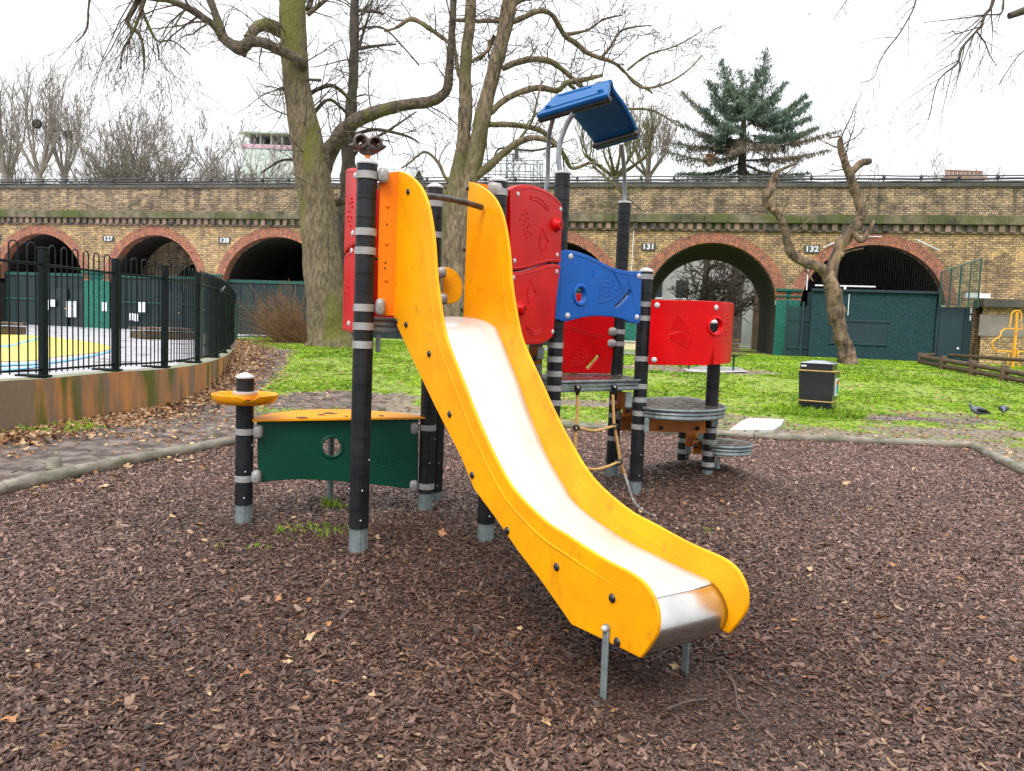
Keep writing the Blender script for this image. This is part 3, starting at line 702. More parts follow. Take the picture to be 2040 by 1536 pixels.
# ------------------------------------------------------------------ railway viaduct: local x along the face, y into it, z up
VP = np.array([-22.585, 43.444]); VH = math.radians(-12.478)
VIA = empty('railway_viaduct', (VP[0], VP[1], 0), 'long yellow and red brick railway viaduct with numbered arches', 'viaduct', rz=VH)
def v2w(x, y, z): return (VP[0]+x*math.cos(VH)-y*math.sin(VH), VP[1]+x*math.sin(VH)+y*math.cos(VH), z)
DEPTH = 8.5
ARCH = [(-19.2, 2.85), (-11.8, 2.85), (-4.5, 2.85), (2.87, 2.78), (10.15, 3.1), (17.6, 2.9), (25.0, 2.9), (32.42, 2.93), (39.4, 3.0)]
ZC = 3.0; ZG = 0.3
def ah(x, ax, a, extra=0.0):              # intrados height at x
    A = a+extra; B = (5.78-ZC)+extra; q = (x-ax)/A
    return ZC+B*math.sqrt(max(0, 1-q*q))
X0, X1 = -30.0, 62.0; ZS = 6.42
wall = MB(); dark = MB(); green = MB()
IMP = 3.62
def vquad(mb, x0, x1, z00, z01, z10, z11, y=0.0):    # x0..x1, bottom z at x0/x1, top z at x0/x1
    mb.quad((x0, y, z00), (x1, y, z01), (x1, y, z11), (x0, y, z10), [(x0, z00), (x1, z01), (x1, z11), (x0, z10)])
NS = 26
prev = X0
for ax, a in ARCH:
    l, r_ = ax-a, ax+a
    # pier
    if l < 41:
        green = MB(); vquad(green, prev, l, ZG, ZG, IMP, IMP, -0.02); green.build('painted_pier_base', M['brickgreen'], VIA)
    vquad(wall, prev, l, ZG, ZG, ZS, ZS)
    for i in range(NS):
        t0, t1 = -math.cos(pi*i/NS), -math.cos(pi*(i+1)/NS); xa, xb = ax+a*t0, ax+a*t1
        vquad(wall, xa, xb, ah(xa, ax, a), ah(xb, ax, a), ZS, ZS)
    prev = r_
vquad(wall, prev, X1, ZG, ZG, ZS, ZS)
wall.quad((X0, 0, ZS), (X1, 0, ZS), (X1, DEPTH, ZS), (X0, DEPTH, ZS)); wall.quad((X0, DEPTH, 8.3), (X1, DEPTH, 8.3), (X1, DEPTH, ZS), (X0, DEPTH, ZS))
wall.build('wall', M['brick'], VIA)
# impost ledges on the painted bases
prev = None
for i, (ax, a) in enumerate(ARCH):
    if i and ARCH[i-1][0]+ARCH[i-1][1] < 40:
        x0 = ARCH[i-1][0]+ARCH[i-1][1]; x1 = ax-a
        mb = MB(); mb.box(((x0+x1)/2, -0.04, IMP+0.06), (x1-x0+0.10, 0.22, 0.12)); mb.box(((x0+x1)/2, -0.03, IMP-0.22), (x1-x0+0.05, 0.12, 0.07)); mb.build('impost', M['brickgreen'], VIA, bevel=0.015)
# arch rings, tunnel linings, backs
for i, (ax, a) in enumerate(ARCH):
    mb = MB(); arc = 0; NR = 40; R = 0.47
    for k in range(NR):
        t0, t1 = pi-pi*k/NR*1.0, pi-pi*(k+1)/NR
        if ZC+2.8*math.sin(t0) < IMP-0.35 and ZC+2.8*math.sin(t1) < IMP-0.35: continue
        B = 5.78-ZC
        def p(t, e, y): return (ax+(a+e)*math.cos(t), y, ZC+(B+e)*math.sin(t))
        q0, q1 = (a+0.2)*(pi-t0), (a+0.2)*(pi-t1)
        mb.quad(p(t0, 0, -.03), p(t1, 0, -.03), p(t1, R, -.03), p(t0, R, -.03), [(0, q0), (0, q1), (R, q1), (R, q0)])
        mb.quad(p(t0, R, -.03), p(t1, R, -.03), p(t1, R, .01), p(t0, R, .01), [(0, q0), (0, q1), (.04, q1), (.04, q0)])
        mb.quad(p(t0, 0, 0.5), p(t1, 0, 0.5), p(t1, 0, -.03), p(t0, 0, -.03), [(0.53, q0), (.53, q1), (0, q1), (0, q0)])
    mb.build('arch_ring', M['brickred'], VIA)
    mb = MB(); n2 = 24; pts = [(ax-a, ZG)]+[(ax-a*math.cos(pi*k/n2), ZC+(5.78-ZC)*math.sin(pi*k/n2)) for k in range(n2+1)]+[(ax+a, ZG)]; s = 0
    for k in range(len(pts)-1):
        (xa, za), (xb, zb) = pts[k], pts[k+1]; e = math.hypot(xb-xa, zb-za)
        for yy0, yy1 in ((0.5 if 0 < k < len(pts)-2 else 0.0, DEPTH),):
            mb.quad((xa, yy0, za), (xb, yy0, zb), (xb, yy1, zb), (xa, yy1, za), [(yy0, s), (yy0, s+e), (yy1, s+e), (yy1, s)])
        s += e
    if i != 7: 
        bx = [(ax-a+0.0, ZG)]+pts[1:-1]+[(ax+a, ZG)]; mb.poly([(x, DEPTH-0.05, z) for x, z in bx], [(x, z) for x, z in bx])
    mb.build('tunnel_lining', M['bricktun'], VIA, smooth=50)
# rear wall of the bridge over the open arch is the tunnel mouth itself; inner cross arch seen in 127
mb = MB(); ax, a = ARCH[3]; pts = []
for k in range(21): t = pi*k/20; pts.append((ax+1.05-1.55*math.cos(t), 2.9+1.55*math.sin(t)))
outer = [(ax-a, ZG)]+[(ax-a*math.cos(pi*k/24), ZC+(5.78-ZC)*math.sin(pi*k/24)) for k in range(25)]+[(ax+a, ZG)]
hole = [(pts[0][0], 1.0)]+pts+[(pts[-1][0], 1.0)]
loops = [[Vector((x, z, 0)) for x, z in outer], [Vector((x, z, 0)) for x, z in hole]]; flat = outer+hole
for t in tessellate_polygon(loops):
    P = [flat[j] for j in t]; mb.poly([(x, 2.4, z) for x, z in P], [(x, z) for x, z in P])
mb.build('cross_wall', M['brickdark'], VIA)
# corbel course, string course, parapet, coping
mb = MB(); x = X0
while x < X1:
    mb.box((x, -0.08, 6.50), (0.23, 0.18, 0.30)); x += 0.42
mb.box(((X0+X1)/2, -0.055, 6.325), (X1-X0, 0.11, 0.05)); mb.build('corbel_course', M['corbel'], VIA, bevel=0.01)
mb = MB(); x = X0; rr = random.Random(2)
mb.box(((X0+X1)/2, -0.02, 6.51), (X1-X0, 0.05, 0.33))
while x < X1:
    w = 1.05; d = rr.uniform(0, 0.015); mb.box((x+w/2, -0.12, 6.825+d*0.3), (w-0.008, 0.28+d, 0.33)); x += w
mb.box(((X0+X1)/2, -0.06, 7.03), (X1-X0, 0.20, 0.10)); mb.build('string_course', M['stonemoss'], VIA, bevel=0.02)
mb = MB(); vquad(mb, X0, X1, 7.05, 7.05, 8.30, 8.30, 0.02); mb.quad((X0, 0.48, 8.3), (X1, 0.48, 8.3), (X1, 0.48, 6.4), (X0, 0.48, 6.4)); mb.build('parapet', M['brickdark'], VIA)
mb = MB(); x = X0
while x < X1:
    mb.box((x+0.75, 0.24, 8.38), (1.49, 0.62, 0.17)); x += 1.5
mb.build('coping', M['stonedark'], VIA, bevel=0.02)
# buttress pilaster strips on the parapet
for x in (1.0, 14.0, 29.0, 43.0):
    mb = MB(); mb.box((x, -0.02, 7.72), (0.6, 0.08, 1.28)); mb.build('parapet_pier', M['brickdark'], VIA) if False else None
# trackside handrail and cable runs
mb = MB(); rr = random.Random(4)
x = X0
while x < X1:
    mb.box((x, 1.0, 8.72), (0.06, 0.06, 0.62)); mb.box((x, 0.96, 8.93), (0.13, 0.1, 0.09)); x += 1.55
for z, rad in ((8.99, 0.03), (8.84, 0.05), (8.70, 0.06)):
    pts = []; x = X0
    while x <= X1: pts.append((x, 1.0+rr.uniform(-.03, .03), z+rr.uniform(-.025, .02))); x += 0.8
    mb.tube(pts, rad, 5)
# ballast-side low wall behind
mb.box(((X0+X1)/2, 2.2, 8.45), (X1-X0, 0.3, 0.35))
mb.build('trackside_railing', M['railblack'], VIA)
# number plates: the painted arch numbers
def text_mesh(txt, size, depth=0.006):
    cu = bpy.data.curves.new('txt', 'FONT'); cu.body = txt; cu.size = size; cu.extrude = depth; cu.align_x = 'CENTER'; cu.align_y = 'CENTER'; cu.offset = size*0.022
    o = bpy.data.objects.new('txt', cu); COL.objects.link(o); dg = bpy.context.evaluated_depsgraph_get()
    me = bpy.data.meshes.new_from_object(o.evaluated_get(dg)); bpy.data.objects.remove(o); return me
for x, num in ((-7.45, '126'), (0.0, '127'), (7.16, '128'), (14.3, '129'), (21.8, '130'), (29.46, '131'), (36.73, '132')):
    mb = MB(); mb.box((x, -0.03, 5.54), (0.66, 0.06, 0.34)); pl = mb.build('number_plate', M['signdark'], VIA, bevel=0.006)
    me = text_mesh(num, 0.34); me.materials.append(M['white']); t = bpy.data.objects.new('number', me); COL.objects.link(t); t.parent = pl
    t.matrix_local = Matrix.Translation((x, -0.068, 5.54)) @ Matrix.Rotation(pi/2, 4, 'X') @ Matrix.Diagonal((1.15, 1, 1, 1))
# drain pipes and pale streaks of conduit on the face
mb = MB()
mb.tube([(28.72, -0.06, 3.7), (28.74, -0.06, 6.3)], 0.018, 6); mb.build('conduit', M['white'], VIA); mb = MB()
mb.tube([(36.62, -0.06, 3.7), (36.62, -0.06, 4.9)], 0.03, 6); mb.build('conduit', M['white'], VIA)
for sa, sb in (((37.2, -0.12, 5.62), (37.9, -0.12, 5.95)), ((38.6, -0.12, 6.12), (39.6, -0.12, 6.13)), ((41.0, -0.12, 6.02), (42.0, -0.12, 5.55))):
    mb = MB(); mb.tube([sa, sb], 0.022, 6); mb.build('light_strip', M['white'], VIA)

# infills of the closed arches (screens, doors) : things of their own, in front of the tunnels
def infill(i, ztop, m, label, doors=(), y=0.45):
    ax, a = ARCH[i]; t = empty('arch_screen', v2w(ax, y, 0.6), label, 'screen', 'green screens closing the arches', VH)
    mb = MB(); mb.box((0, 0, (ztop-0.6)/2), (2*a-0.02, 0.10, ztop-0.6))
    n = 8
    for k in range(n+1):
        mb.box((-a+0.05+(2*a-0.1)*k/n, -0.065, (ztop-0.6)/2), (0.07, 0.03, ztop-0.62))
    mb.build('screen_panel', m, t)
    mb = MB(); mb.box((0, -0.09, ztop-0.62), (2*a-0.02, 0.08, 0.16)); mb.box((0, -0.09, 1.5), (2*a-0.02, 0.06, 0.08)); mb.build('rail', M['fencegreen'], t)
    for (dx, w) in doors:
        mb = MB(); mb.box((dx, -0.13, 1.08), (w, 0.06, 2.15)); d = mb.build('door', M['darkpanel'], t, bevel=0.01)
        mb = MB(); mb.sphere((dx+w*0.4, -0.19, 1.0), 0.05, 8, 6); mb.build('handle', M['gold'], d, smooth=60)
    return t
infill(2, 3.55, M['tealpanel'], 'dark green screen with black double doors closing the arch before number 127', ((0.9, 1.3), (2.25, 1.0)))
infill(3, 3.55, M['tealpanel'], 'dark green screen closing arch 127, with two notices', ((0.9, 1.2),))
infill(4, 3.45, M['tealpanel'], 'dark green screen closing arch 128 behind the brown bush')
infill(1, 3.55, M['tealpanel'], 'dark green screen in the arch at the far left edge')
infill(5, 3.5, M['tealpanel'], 'dark green screen in the arch behind the big tree and slide')
infill(6, 3.5, M['tealpanel'], 'dark green screen in the arch behind the red tower panels')
# paper notices
def notice(x, z, w, h, lab, y=-0.05):
    mb = MB(); mb.box((0, 0, 0), (w, 0.02, h)); o = mb.build('notice', M['white']); o.location = v2w(x, y, z); o.rotation_euler.z = VH; tag(o, lab, 'notice', 'white notices on the green screens')
def vs(px, py, y=0.0):                    # pixel -> local x,z on plane y of the viaduct
    o = np.array(v2w(0, y, 0)); n = np.array([-math.sin(VH), math.cos(VH), 0]); d = ray(px, py); P = EYE+d*(((o-EYE)@n)/(d@n))
    return ((P-o)[0]*math.cos(VH)+(P-o)[1]*math.sin(VH), P[2])
for (pa, pb, lab) in (((89, 597), (97, 617), 'narrow white notice, leftmost of the pair on the black doors'), ((101, 597), (112, 611), 'small white notice beside the narrow one on the doors'),
                      ((132, 600), (141, 632), 'tall white notice on the left of the black door'), ((143, 600), (152, 632), 'tall white notice on the right of the black door'),
                      ((203, 602), (213, 620), 'small grey-white notice on the green pier by arch 127'),
                      ((276, 602), (282, 622), 'upper left white sheet on the arch 127 screen'), ((284, 602), (289, 622), 'upper right white sheet on the arch 127 screen'),
                      ((258, 624), (266, 638), 'lower left white sheet on the arch 127 screen'), ((268, 625), (275, 640), 'lower right white sheet on the arch 127 screen')):
    yy = 0.18 if 'pier' not in lab else -0.07
    a_ = vs(*pa, yy); b_ = vs(*pb, yy); notice((a_[0]+b_[0])/2, (a_[1]+b_[1])/2, abs(b_[0]-a_[0]), abs(a_[1]-b_[1]), lab, yy)

# ---- things seen above the viaduct
def far_block():
    a, b = D(482, 300, 130), D(590, 300, 130); t = empty('tower_block', (a[0], a[1], 0), 'pale hazy tower block rising behind the bare trees', 'building')
    w = b[0]-a[0]; zt = D(530, 296, 130)[2]; zp = D(530, 288, 130)[2]; z2 = D(530, 264, 130)[2]
    mb = MB(); mb.box((w/2, 8, zt/2), (w, 16, zt)); mb.build('wall', M['tower'], t)
    mb = MB(); mb.box((w/2, 8, (zt+zp)/2), (w+0.3, 16.3, zp-zt)); mb.build('pink_band', M['towerpink'], t)
    mb = MB()
    for k in range(5): mb.box((w*(k+.5)/5, 8, (zp+z2)/2), (0.25, 14, z2-zp))
    mb.box((w/2, 8, z2), (w+.6, 16.6, .3)); mb.box((w*.62, 8, (zp+z2)/2), (w*.22, 8, (z2-zp)*.9)); mb.box((w*.15, 8, (zp+z2)/2), (w*.1, 8, (z2-zp)*.9)); mb.build('roof_frame', M['towergrey'], t)
    for r_ in range(7):
        z = zt-1.0-r_*2.6
        for k in range(5):
            mb = MB(); mb.box((w*(k+.5)/5, 0.0, z), (w/5*0.6, 0.08, 1.2)); mb.build('window', M['towergrey'], t)
far_block()
def chimney():
    y = 62; a, b = D(1888, 352, y), D(1966, 352, y); t = empty('chimney_stack', (a[0], a[1], 0), 'brick chimney stack with a row of pots behind the viaduct, far right', 'chimney')
    w = b[0]-a[0]; z0 = D(1925, 385, y)[2]-4; z1 = D(1925, 350, y)[2]; z2 = D(1925, 337, y)[2]
    mb = MB(); mb.box((w/2, .5, (z0+z1)/2), (w*.92, 1.0, z1-z0)); mb.box((w/2, .5, z1-.12), (w, 1.15, .22)); mb.build('stack', M['chimney'], t, bevel=.03)
    for k in range(9):
        x = w*(k+.6)/9.2; mb = MB(); mb.lathe([(.14, z1), (.13, z2-.1), (.17, z2-.06), (.16, z2), (.1, z2)], (x, .5), 10); mb.build('chimney_pot', M['chimney'], t, smooth=40)
    # house it stands on
    mb = MB(); mb.box((w/2-1, 4, z0/2), (w+6, 9, z0)); mb.build('house_wall', M['farhouse'], t)
chimney()
def gantry():
    y = 46; t0 = D(950, 380, y); t = empty('signal_gantry', (t0[0], t0[1], 8), 'grey lattice signal gantry over the railway behind the slide', 'gantry')
    def q(px, py): P = D(px, py, y); return (P[0]-t0[0], P[2]-8)
    mb = MB()
    for py in (318, 340, 362):
        a, b = q(948, py), q(1082, py+2); mb.tube([(a[0], 0, a[1]), (b[0], 0, b[1])], .035, 5); mb.tube([(a[0], 1, a[1]), (b[0], 1, b[1])], .035, 5)
    for k, px in enumerate(range(950, 1085, 12)):
        a, b = q(px, 318), q(px, 390); mb.tube([(a[0], k % 2, a[1]), (b[0], k % 2, b[1])], .03, 5)
    mb.build('guard_frame', M['gantry'], t)
    for px in (1016, 1070):
        a, b = q(px, 300 if px == 1016 else 322), q(px, 400); mb = MB(); 
        for dx in (-.18, .18): mb.tube([(a[0]+dx, .5, a[1]), (b[0]+dx*1.6, .5, b[1])], .05, 5)
        n = 7
        for k in range(n): 
            z = a[1]+(b[1]-a[1])*k/n; z3 = a[1]+(b[1]-a[1])*(k+1)/n; mb.tube([(a[0]-.2, .5, z), (a[0]+.2, .5, z3)], .025, 4)
        mb.build('mast', M['gantry'], t)
    a, b = q(1026, 290), q(1032, 318); mb = MB(); mb.box(((a[0]+b[0])/2, .3, (a[1]+b[1])/2), (.25, .3, a[1]-b[1])); mb.build('signal_head', M['railblack'], t, bevel=.02)
    a = q(1010, 388); mb = MB(); mb.box((a[0], .6, a[1]), (4.3, 1.6, .28)); mb.build('platform', M['brickred'], t)
gantry()

# ---- view through the open arch 131
def through():
    # bright road surface far beyond and a building
    ax = ARCH[7][0]
    P = v2w(ax+3.5, 22, 0)
    mb = MB(); mb.box((0, 0, .74), (60, 7, .02)); o = mb.build('road', mat('far_wet_road', (.16, .16, .16), None, rough=.35)); o.location = (P[0], P[1], 0); o.rotation_euler.z = VH; tag(o, kind='structure')
    P = v2w(ax+1, 34, 0); t = empty('terraced_house', (P[0], P[1], .7), 'pale rendered house glimpsed through open arch 131', 'house', rz=VH)
    mb = MB(); mb.box((2, 4, 4), (26, 8, 8)); mb.build('wall', M['farhouse'], t)
    for kx in range(-4, 6):
        for kz in range(2):
            mb = MB(); mb.box((kx*2.3+2, -.03, 1.8+kz*3), (1.1, .1, 1.6)); w = mb.build('window', M['glass'], t); mb = MB(); mb.box((kx*2.3+2, -.1, .95+kz*3), (1.3, .16, .1)); mb.build('sill', M['white'], w)
    P = v2w(ax+3.6, 13.5, 0); t = empty('gate_pillar', (P[0], P[1], .6), 'tall brown pillar standing beyond open arch 131', 'pillar', rz=VH)
    a, b = D(1463, 600, 46), D(1500, 600, 46)
    mb = MB(); mb.box((0, 0, 2.4), (1.15, 1.15, 4.8)); mb.build('shaft', M['chimney'], t, bevel=.03); mb = MB(); mb.box((0, 0, 4.85), (1.35, 1.35, .18)); mb.build('cap_stone', M['corbel'], t, bevel=.03)
    # parked car at the kerb
    P = v2w(ax+7.6, 20.5, 0); t = empty('parked_car', (P[0], P[1], .75), 'silver car parked beyond the open arch', 'car', rz=VH)
    prof = [(-2.1, .35), (-2.1, .8), (-1.9, .9), (-1.2, .95), (-.7, 1.42), (.8, 1.45), (1.4, 1.0), (2.0, .88), (2.15, .7), (2.15, .35)]
    mb = MB(); n = len(prof)
    for y_, in ((-.85,), (.85,)): mb.poly([(x, y_, z) for x, z in (prof if y_ < 0 else prof[::-1])])
    for k in range(n): a_, b_ = prof[k], prof[(k+1) % n]; mb.quad((b_[0], -.85, b_[1]), (a_[0], -.85, a_[1]), (a_[0], .85, a_[1]), (b_[0], .85, b_[1]))
    mb.build('body', M['carpaint'], t, bevel=.08)
    mb = MB(); mb.poly([(-1.05, -.87, .98), (1.2, -.87, 1.0), (.75, -.87, 1.36), (-.65, -.87, 1.34)]); mb.build('side_window', M['glass'], t)
    for wx in (-1.3, 1.35):
        mb = MB(); mb.tube([(wx, -.9, .33), (wx, -.68, .33)], .33, 18); mb.build('wheel', M['rubber'], t, smooth=40)
through()
# ------------------------------------------------------------------ the play unit: ONE bolted structure
PLAY = empty('play_structure', (0, 0, 0), 'multicoloured play unit with steel slide, yellow sides, red and blue panels and blue roof', 'playground equipment')
PA = U(713, 1108); PB = U(967, 1078); PC = (-0.66, 6.18); PD = (0.345, 6.42); PF = U(1265, 985); PE = (1.05, 7.84); PG = (1.95, 7.55); PI_ = (1.88, 8.35)
PH_ = U(485, 1042); PK = (0.20, 6.98)
def post(P, ztop, bands_px=(), foot=0.16, cap='dome', r=0.063, zoff=None, stub=0.0):
    X, Y = P[0], P[1]; z0 = terr(X, Y)-0.03
    mb = MB(); prof = []; z = z0+foot; pitch = 0.115
    while z < ztop-0.002:
        z2 = min(z+pitch, ztop); prof += [(r-0.005, z), (r-.0002, z+0.002), (r-.0004, z2-0.010), (r+0.0012, z2-0.0065), (r+0.0006, z2-0.004), (r-0.005, z2-0.0035)]; z = z2
    mb.lathe(prof, (X, Y), 36); o = mb.build('post', M['sleeve'], PLAY, smooth=22)
    mb = MB(); mb.lathe([(r*0.84, z0-0.2), (r*0.84, z0+foot+0.01)], (X, Y), 24)
    for a in (0.3, 1.9, 3.4, 5.0): mb.box((X+r*0.84*math.cos(a), Y+r*.84*math.sin(a), z0+foot/2), (0.012, 0.012, foot), rz=a)
    mb.build('foot', M['galv'], o, smooth=50)
    mb = MB()
    if cap == 'dome':
        mb.lathe([(r+.003, ztop-.004), (r+.004, ztop+.006), (r*.72, ztop+.024), (r*.25, ztop+.036), (.002, ztop+.037)], (X, Y), 28)
    else:
        mb.lathe([(r+.003, ztop-.008), (r+.006, ztop+.002), (r+.002, ztop+.01), (r*.5, ztop+.012), (.002, ztop+.012)], (X, Y), 28)
    mb.build('cap', M['cap'], o, smooth=50)
    for py in bands_px:
        zz = Z(py, X, Y-0.05); mb = MB(); mb.lathe([(r-.001, zz-.0235), (r+.0035, zz-.0225), (r+.0035, zz+.0225), (r-.001, zz+.0235)], (X, Y), 30); mb.build('band', M['band'], o, smooth=40)
    mb = MB()
    for k, a in ((0.14, -1.2), (1.1, -1.1), (2.05, -0.3), (1.1, -2.9)):
        zz = z0+foot+0.03+k*0.2; mb.sphere((X+r*math.cos(a), Y+r*math.sin(a), zz), .006, 8, 6)
    mb.build('rivet', M['cap'], o, smooth=60)
    return o
ZA = Z(327, *PA[:2]); print('A top', ZA, 'B', Z(360, *PB[:2]), 'C', Z(372, *PC), 'D', Z(345, *PD), 'E', Z(404, *PE), 'F', Z(536, *PF[:2]), 'H', Z(750, *PH_[:2]))
post(PA, ZA, (347, 461, 499, 613, 650, 687), foot=.19)
post(PB, Z(362, *PB[:2]), (381,), foot=.16)
post(PC, Z(374, *PC), (405, 467, 595, 853, 970), foot=.18)
post((PC[0]+0.04, PC[1]+0.35), 1.0, (), foot=.12)
post(PD, Z(345, *PD), (688, 716, 745, 774, 803), cap='flat')
post(PK, 2.62, (), cap='flat')
post(PE, Z(404, *PE), (661, 685, 802, 828, 874), cap='flat', foot=.15)
post(PF, Z(541, *PF[:2]), (551, 606, 634, 715, 770, 797, 824, 851), foot=.15)
post(PG, 1.62, (834, 858, 881, 904, 926), foot=.06)
post(PI_, 0.74, (878, 900), foot=.06)
post(PH_, Z(752, *PH_[:2]), (861, 955), foot=.17)

def bolts(surf, px, parent, r=0.021, m='cap', off=0.0, name='bolt_cap'):
    for x, y in px:
        a, z = surf.hit(x, y); c = surf.at(a, z, off); i = surf.at(a, z, off-1)
        N = Vector((i[0]-c[0], i[1]-c[1], 0)); mb = MB(); q = N.to_track_quat('Z', 'Y').to_matrix()
        prof = [(0, r*.55), (.35*r, r*.52), (.7*r, r*.38), (.93*r, r*.15), (r, 0)]; n = 16; base = len(mb.v)
        for pr_, h in prof:
            for j in range(n):
                v = q @ Vector((pr_*math.cos(2*pi*j/n), pr_*math.sin(2*pi*j/n), h)); mb.v.append((c[0]+v.x, c[1]+v.y, c[2]+v.z))
        for k in range(len(prof)-1):
            for j in range(n): mb.f.append((base+k*n+j, base+(k+1)*n+j, base+(k+1)*n+(j+1) % n, base+k*n+(j+1) % n))
        mb.build(name, M[m], parent, smooth=60)

# ---- slide
SH = math.radians(-56); su = np.array([math.cos(SH), math.sin(SH)]); sv = np.array([-su[1], su[0]])
L1 = U(1213, 1368)[:2]; O2 = L1+sv*0.50
S1 = Surf([L1-su*2.4, L1+su*0.5]); S2 = Surf([O2-su*2.4, O2+su*0.5])
P1 = [(797, 341), (816, 347), (839, 367), (854, 396), (863, 432), (870, 484), (874, 543), (879, 587), (889, 651), (900, 690), (930, 766), (953, 825), (982, 890), (1025, 968), (1088, 1034), (1141, 1069), (1205, 1110), (1264, 1141), (1293, 1164), (1310, 1193), (1318, 1223), (1316, 1258), (1302, 1284), (1283, 1309)]
P1b = [(1199, 1268), (1146, 1243), (1082, 1152), (1041, 1100), (995, 1033), (951, 974), (924, 909), (872, 808), (839, 740), (799, 655), (788, 628)]
top = smooth_path(S1.px(P1), 4); bot = S1.px(P1b)
outline = top[:-1]+[top[-1]]+bot
outline = outline[::-1]
for nm, S in (('near', S1), ('far', S2)):
    mb = MB(); plate(mb, S, outline, th=0.022, edge=0.006, off=-0.022 if nm == 'near' else 0.0)
    # moulded line that follows the top edge
    lip = []
    for i in range(14, len(top)-22):
        (a0, z0), (a1, z1) = top[i-2], top[i+2]; l_ = math.hypot(a1-a0, z1-z0); lip.append((top[i][0]+(z1-z0)/l_*.085, top[i][1]-(a1-a0)/l_*.085))
    nl = len(lip); mb.tube([S.at(a, z, (-0.022 if nm == 'near' else 0)+.0128+.004*max(0, 1-min(i, nl-1-i)/10)) for i, (a, z) in enumerate(lip)], .016, 10)
    o = mb.build('slide_side', M['yellow'], PLAY, smooth=35, label='near yellow slide side, nearest the camera' if nm == 'near' else 'far yellow slide side seen from its inner face')
    if nm == 'near': SIDE1 = o
    else: SIDE2 = o
bolts(S1, [(820, 383), (796, 640), (816, 647), (862, 705), (903, 825), (948, 946), (1018, 1056), (1117, 1128), (1228, 1190), (1238, 1277)], SIDE1, r=.020, m='black', off=-.024, name='bolt')
bolts(S2, [(932, 375), (926, 497), (921, 618)], SIDE2, r=.018, m='black', off=-.002, name='bolt')
# steel bed between the sides
BED = [(905, 634), (950, 638), (982, 652), (995, 672), (1028, 753), (1060, 841), (1093, 919), (1125, 974), (1141, 1000), (1182, 1037), (1255, 1085), (1305, 1110), (1351, 1133), (1416, 1164), (1439, 1190), (1450, 1220), (1448, 1243), (1438, 1262)]
bed = S2.px(BED); bed = [(bed[0][0]-.25, bed[0][1])]+bed; bed = smooth_path(bed, 5); bed = bed[3:]
mb = MB(); wd = 0.50; nw = 14
def bedpt(a, z, w): P = S1.at(a, z, 0); q = 0.012*(abs(2*w-1)**6); return (P[0]+sv[0]*wd*w, P[1]+sv[1]*wd*w, z+q)
for i, (a, z) in enumerate(bed):
    for j in range(nw+1): mb.v.append(bedpt(a, z, j/nw))
bl_ = [0.0]
for p_, q_ in zip(bed, bed[1:]): bl_.append(bl_[-1]+math.hypot(p_[0]-q_[0], p_[1]-q_[1]))
for i in range(len(bed)-1):
    for j in range(nw): b = i*(nw+1)+j; mb.face((b, b+nw+1, b+nw+2, b+1), [(bl_[i], j/nw*wd), (bl_[i+1], j/nw*wd), (bl_[i+1], (j+1)/nw*wd), (bl_[i], (j+1)/nw*wd)])
kr = 0; k_split = min(range(len(bed)), key=lambda i: abs(bed[i][0]-S2.hit(1418, 1166)[0])+abs(bed[i][1]-S2.hit(1418, 1166)[1]))
nf = k_split*nw; rl = MB(); rl.v = list(mb.v); rl.f = mb.f[nf:]; mb.f = mb.f[:nf]; mb.uv = {k: v for k, v in mb.uv.items() if k < nf}
ro = rl.build('end_roll', M['rollsteel'], PLAY, smooth=70); sm = ro.modifiers.new('t', 'SOLIDIFY'); sm.thickness = .004; sm.offset = -1
o = mb.build('slide_bed', M['steel'], PLAY, smooth=70); sm = o.modifiers.new('t', 'SOLIDIFY'); sm.thickness = .004; sm.offset = -1
# welded lip seam near the foot
aseam, zseam = S2.hit(1418, 1166); mb = MB(); mb.tube([bedpt(aseam, zseam+.001, w) for w in (0.02, .25, .5, .75, .98)], .0035, 6); mb.build('seam', M['steel'], o, smooth=60)
# legs
for k, O in enumerate((L1, U(1372, 1318)[:2])):
    X, Y = O; X -= sv[0]*.03 if k == 0 else 0.02; Y -= sv[1]*.03 if k == 0 else 0.02; zt = .26
    mb = MB(); R = Matrix.Rotation(SH, 3, 'Z'); zb = terr(X, Y)-.1
    mb.box((X, Y, (zb+zt)/2), (.034, .012, zt-zb), rz=SH); mb.tube([(X-sv[0]*.006, Y-sv[1]*.006, zt), (X+sv[0]*.006, Y+sv[1]*.006, zt)], .019, 16)
    l = mb.build('slide_leg', M['galv'], PLAY, smooth=40, bevel=.003)
    if k == 0:
        c = (X-sv[0]*.010, Y-sv[1]*.010, zt); mb = MB(); mb.sphere(c, .014, 12, 8); mb.build('bolt_head', M['cap'], l, smooth=60)
# handle bar
a1, z1 = S1.hit(845, 388); a2, z2 = S2.hit(966, 399); p = S1.at(a1-.03, z1, .004); q = S2.at(a2, z1-.005, -.03)
mb = MB(); P = [(p[0]+(q[0]-p[0])*t, p[1]+(q[1]-p[1])*t, p[2]+(q[2]-p[2])*t+.012*math.sin(pi*t)) for t in (0, .15, .3, .5, .7, .85, 1)]
mb.tube(P, .019, 14); mb.sphere(q, .021, 12, 8); mb.build('handle_bar', M['handle'], PLAY, smooth=50)
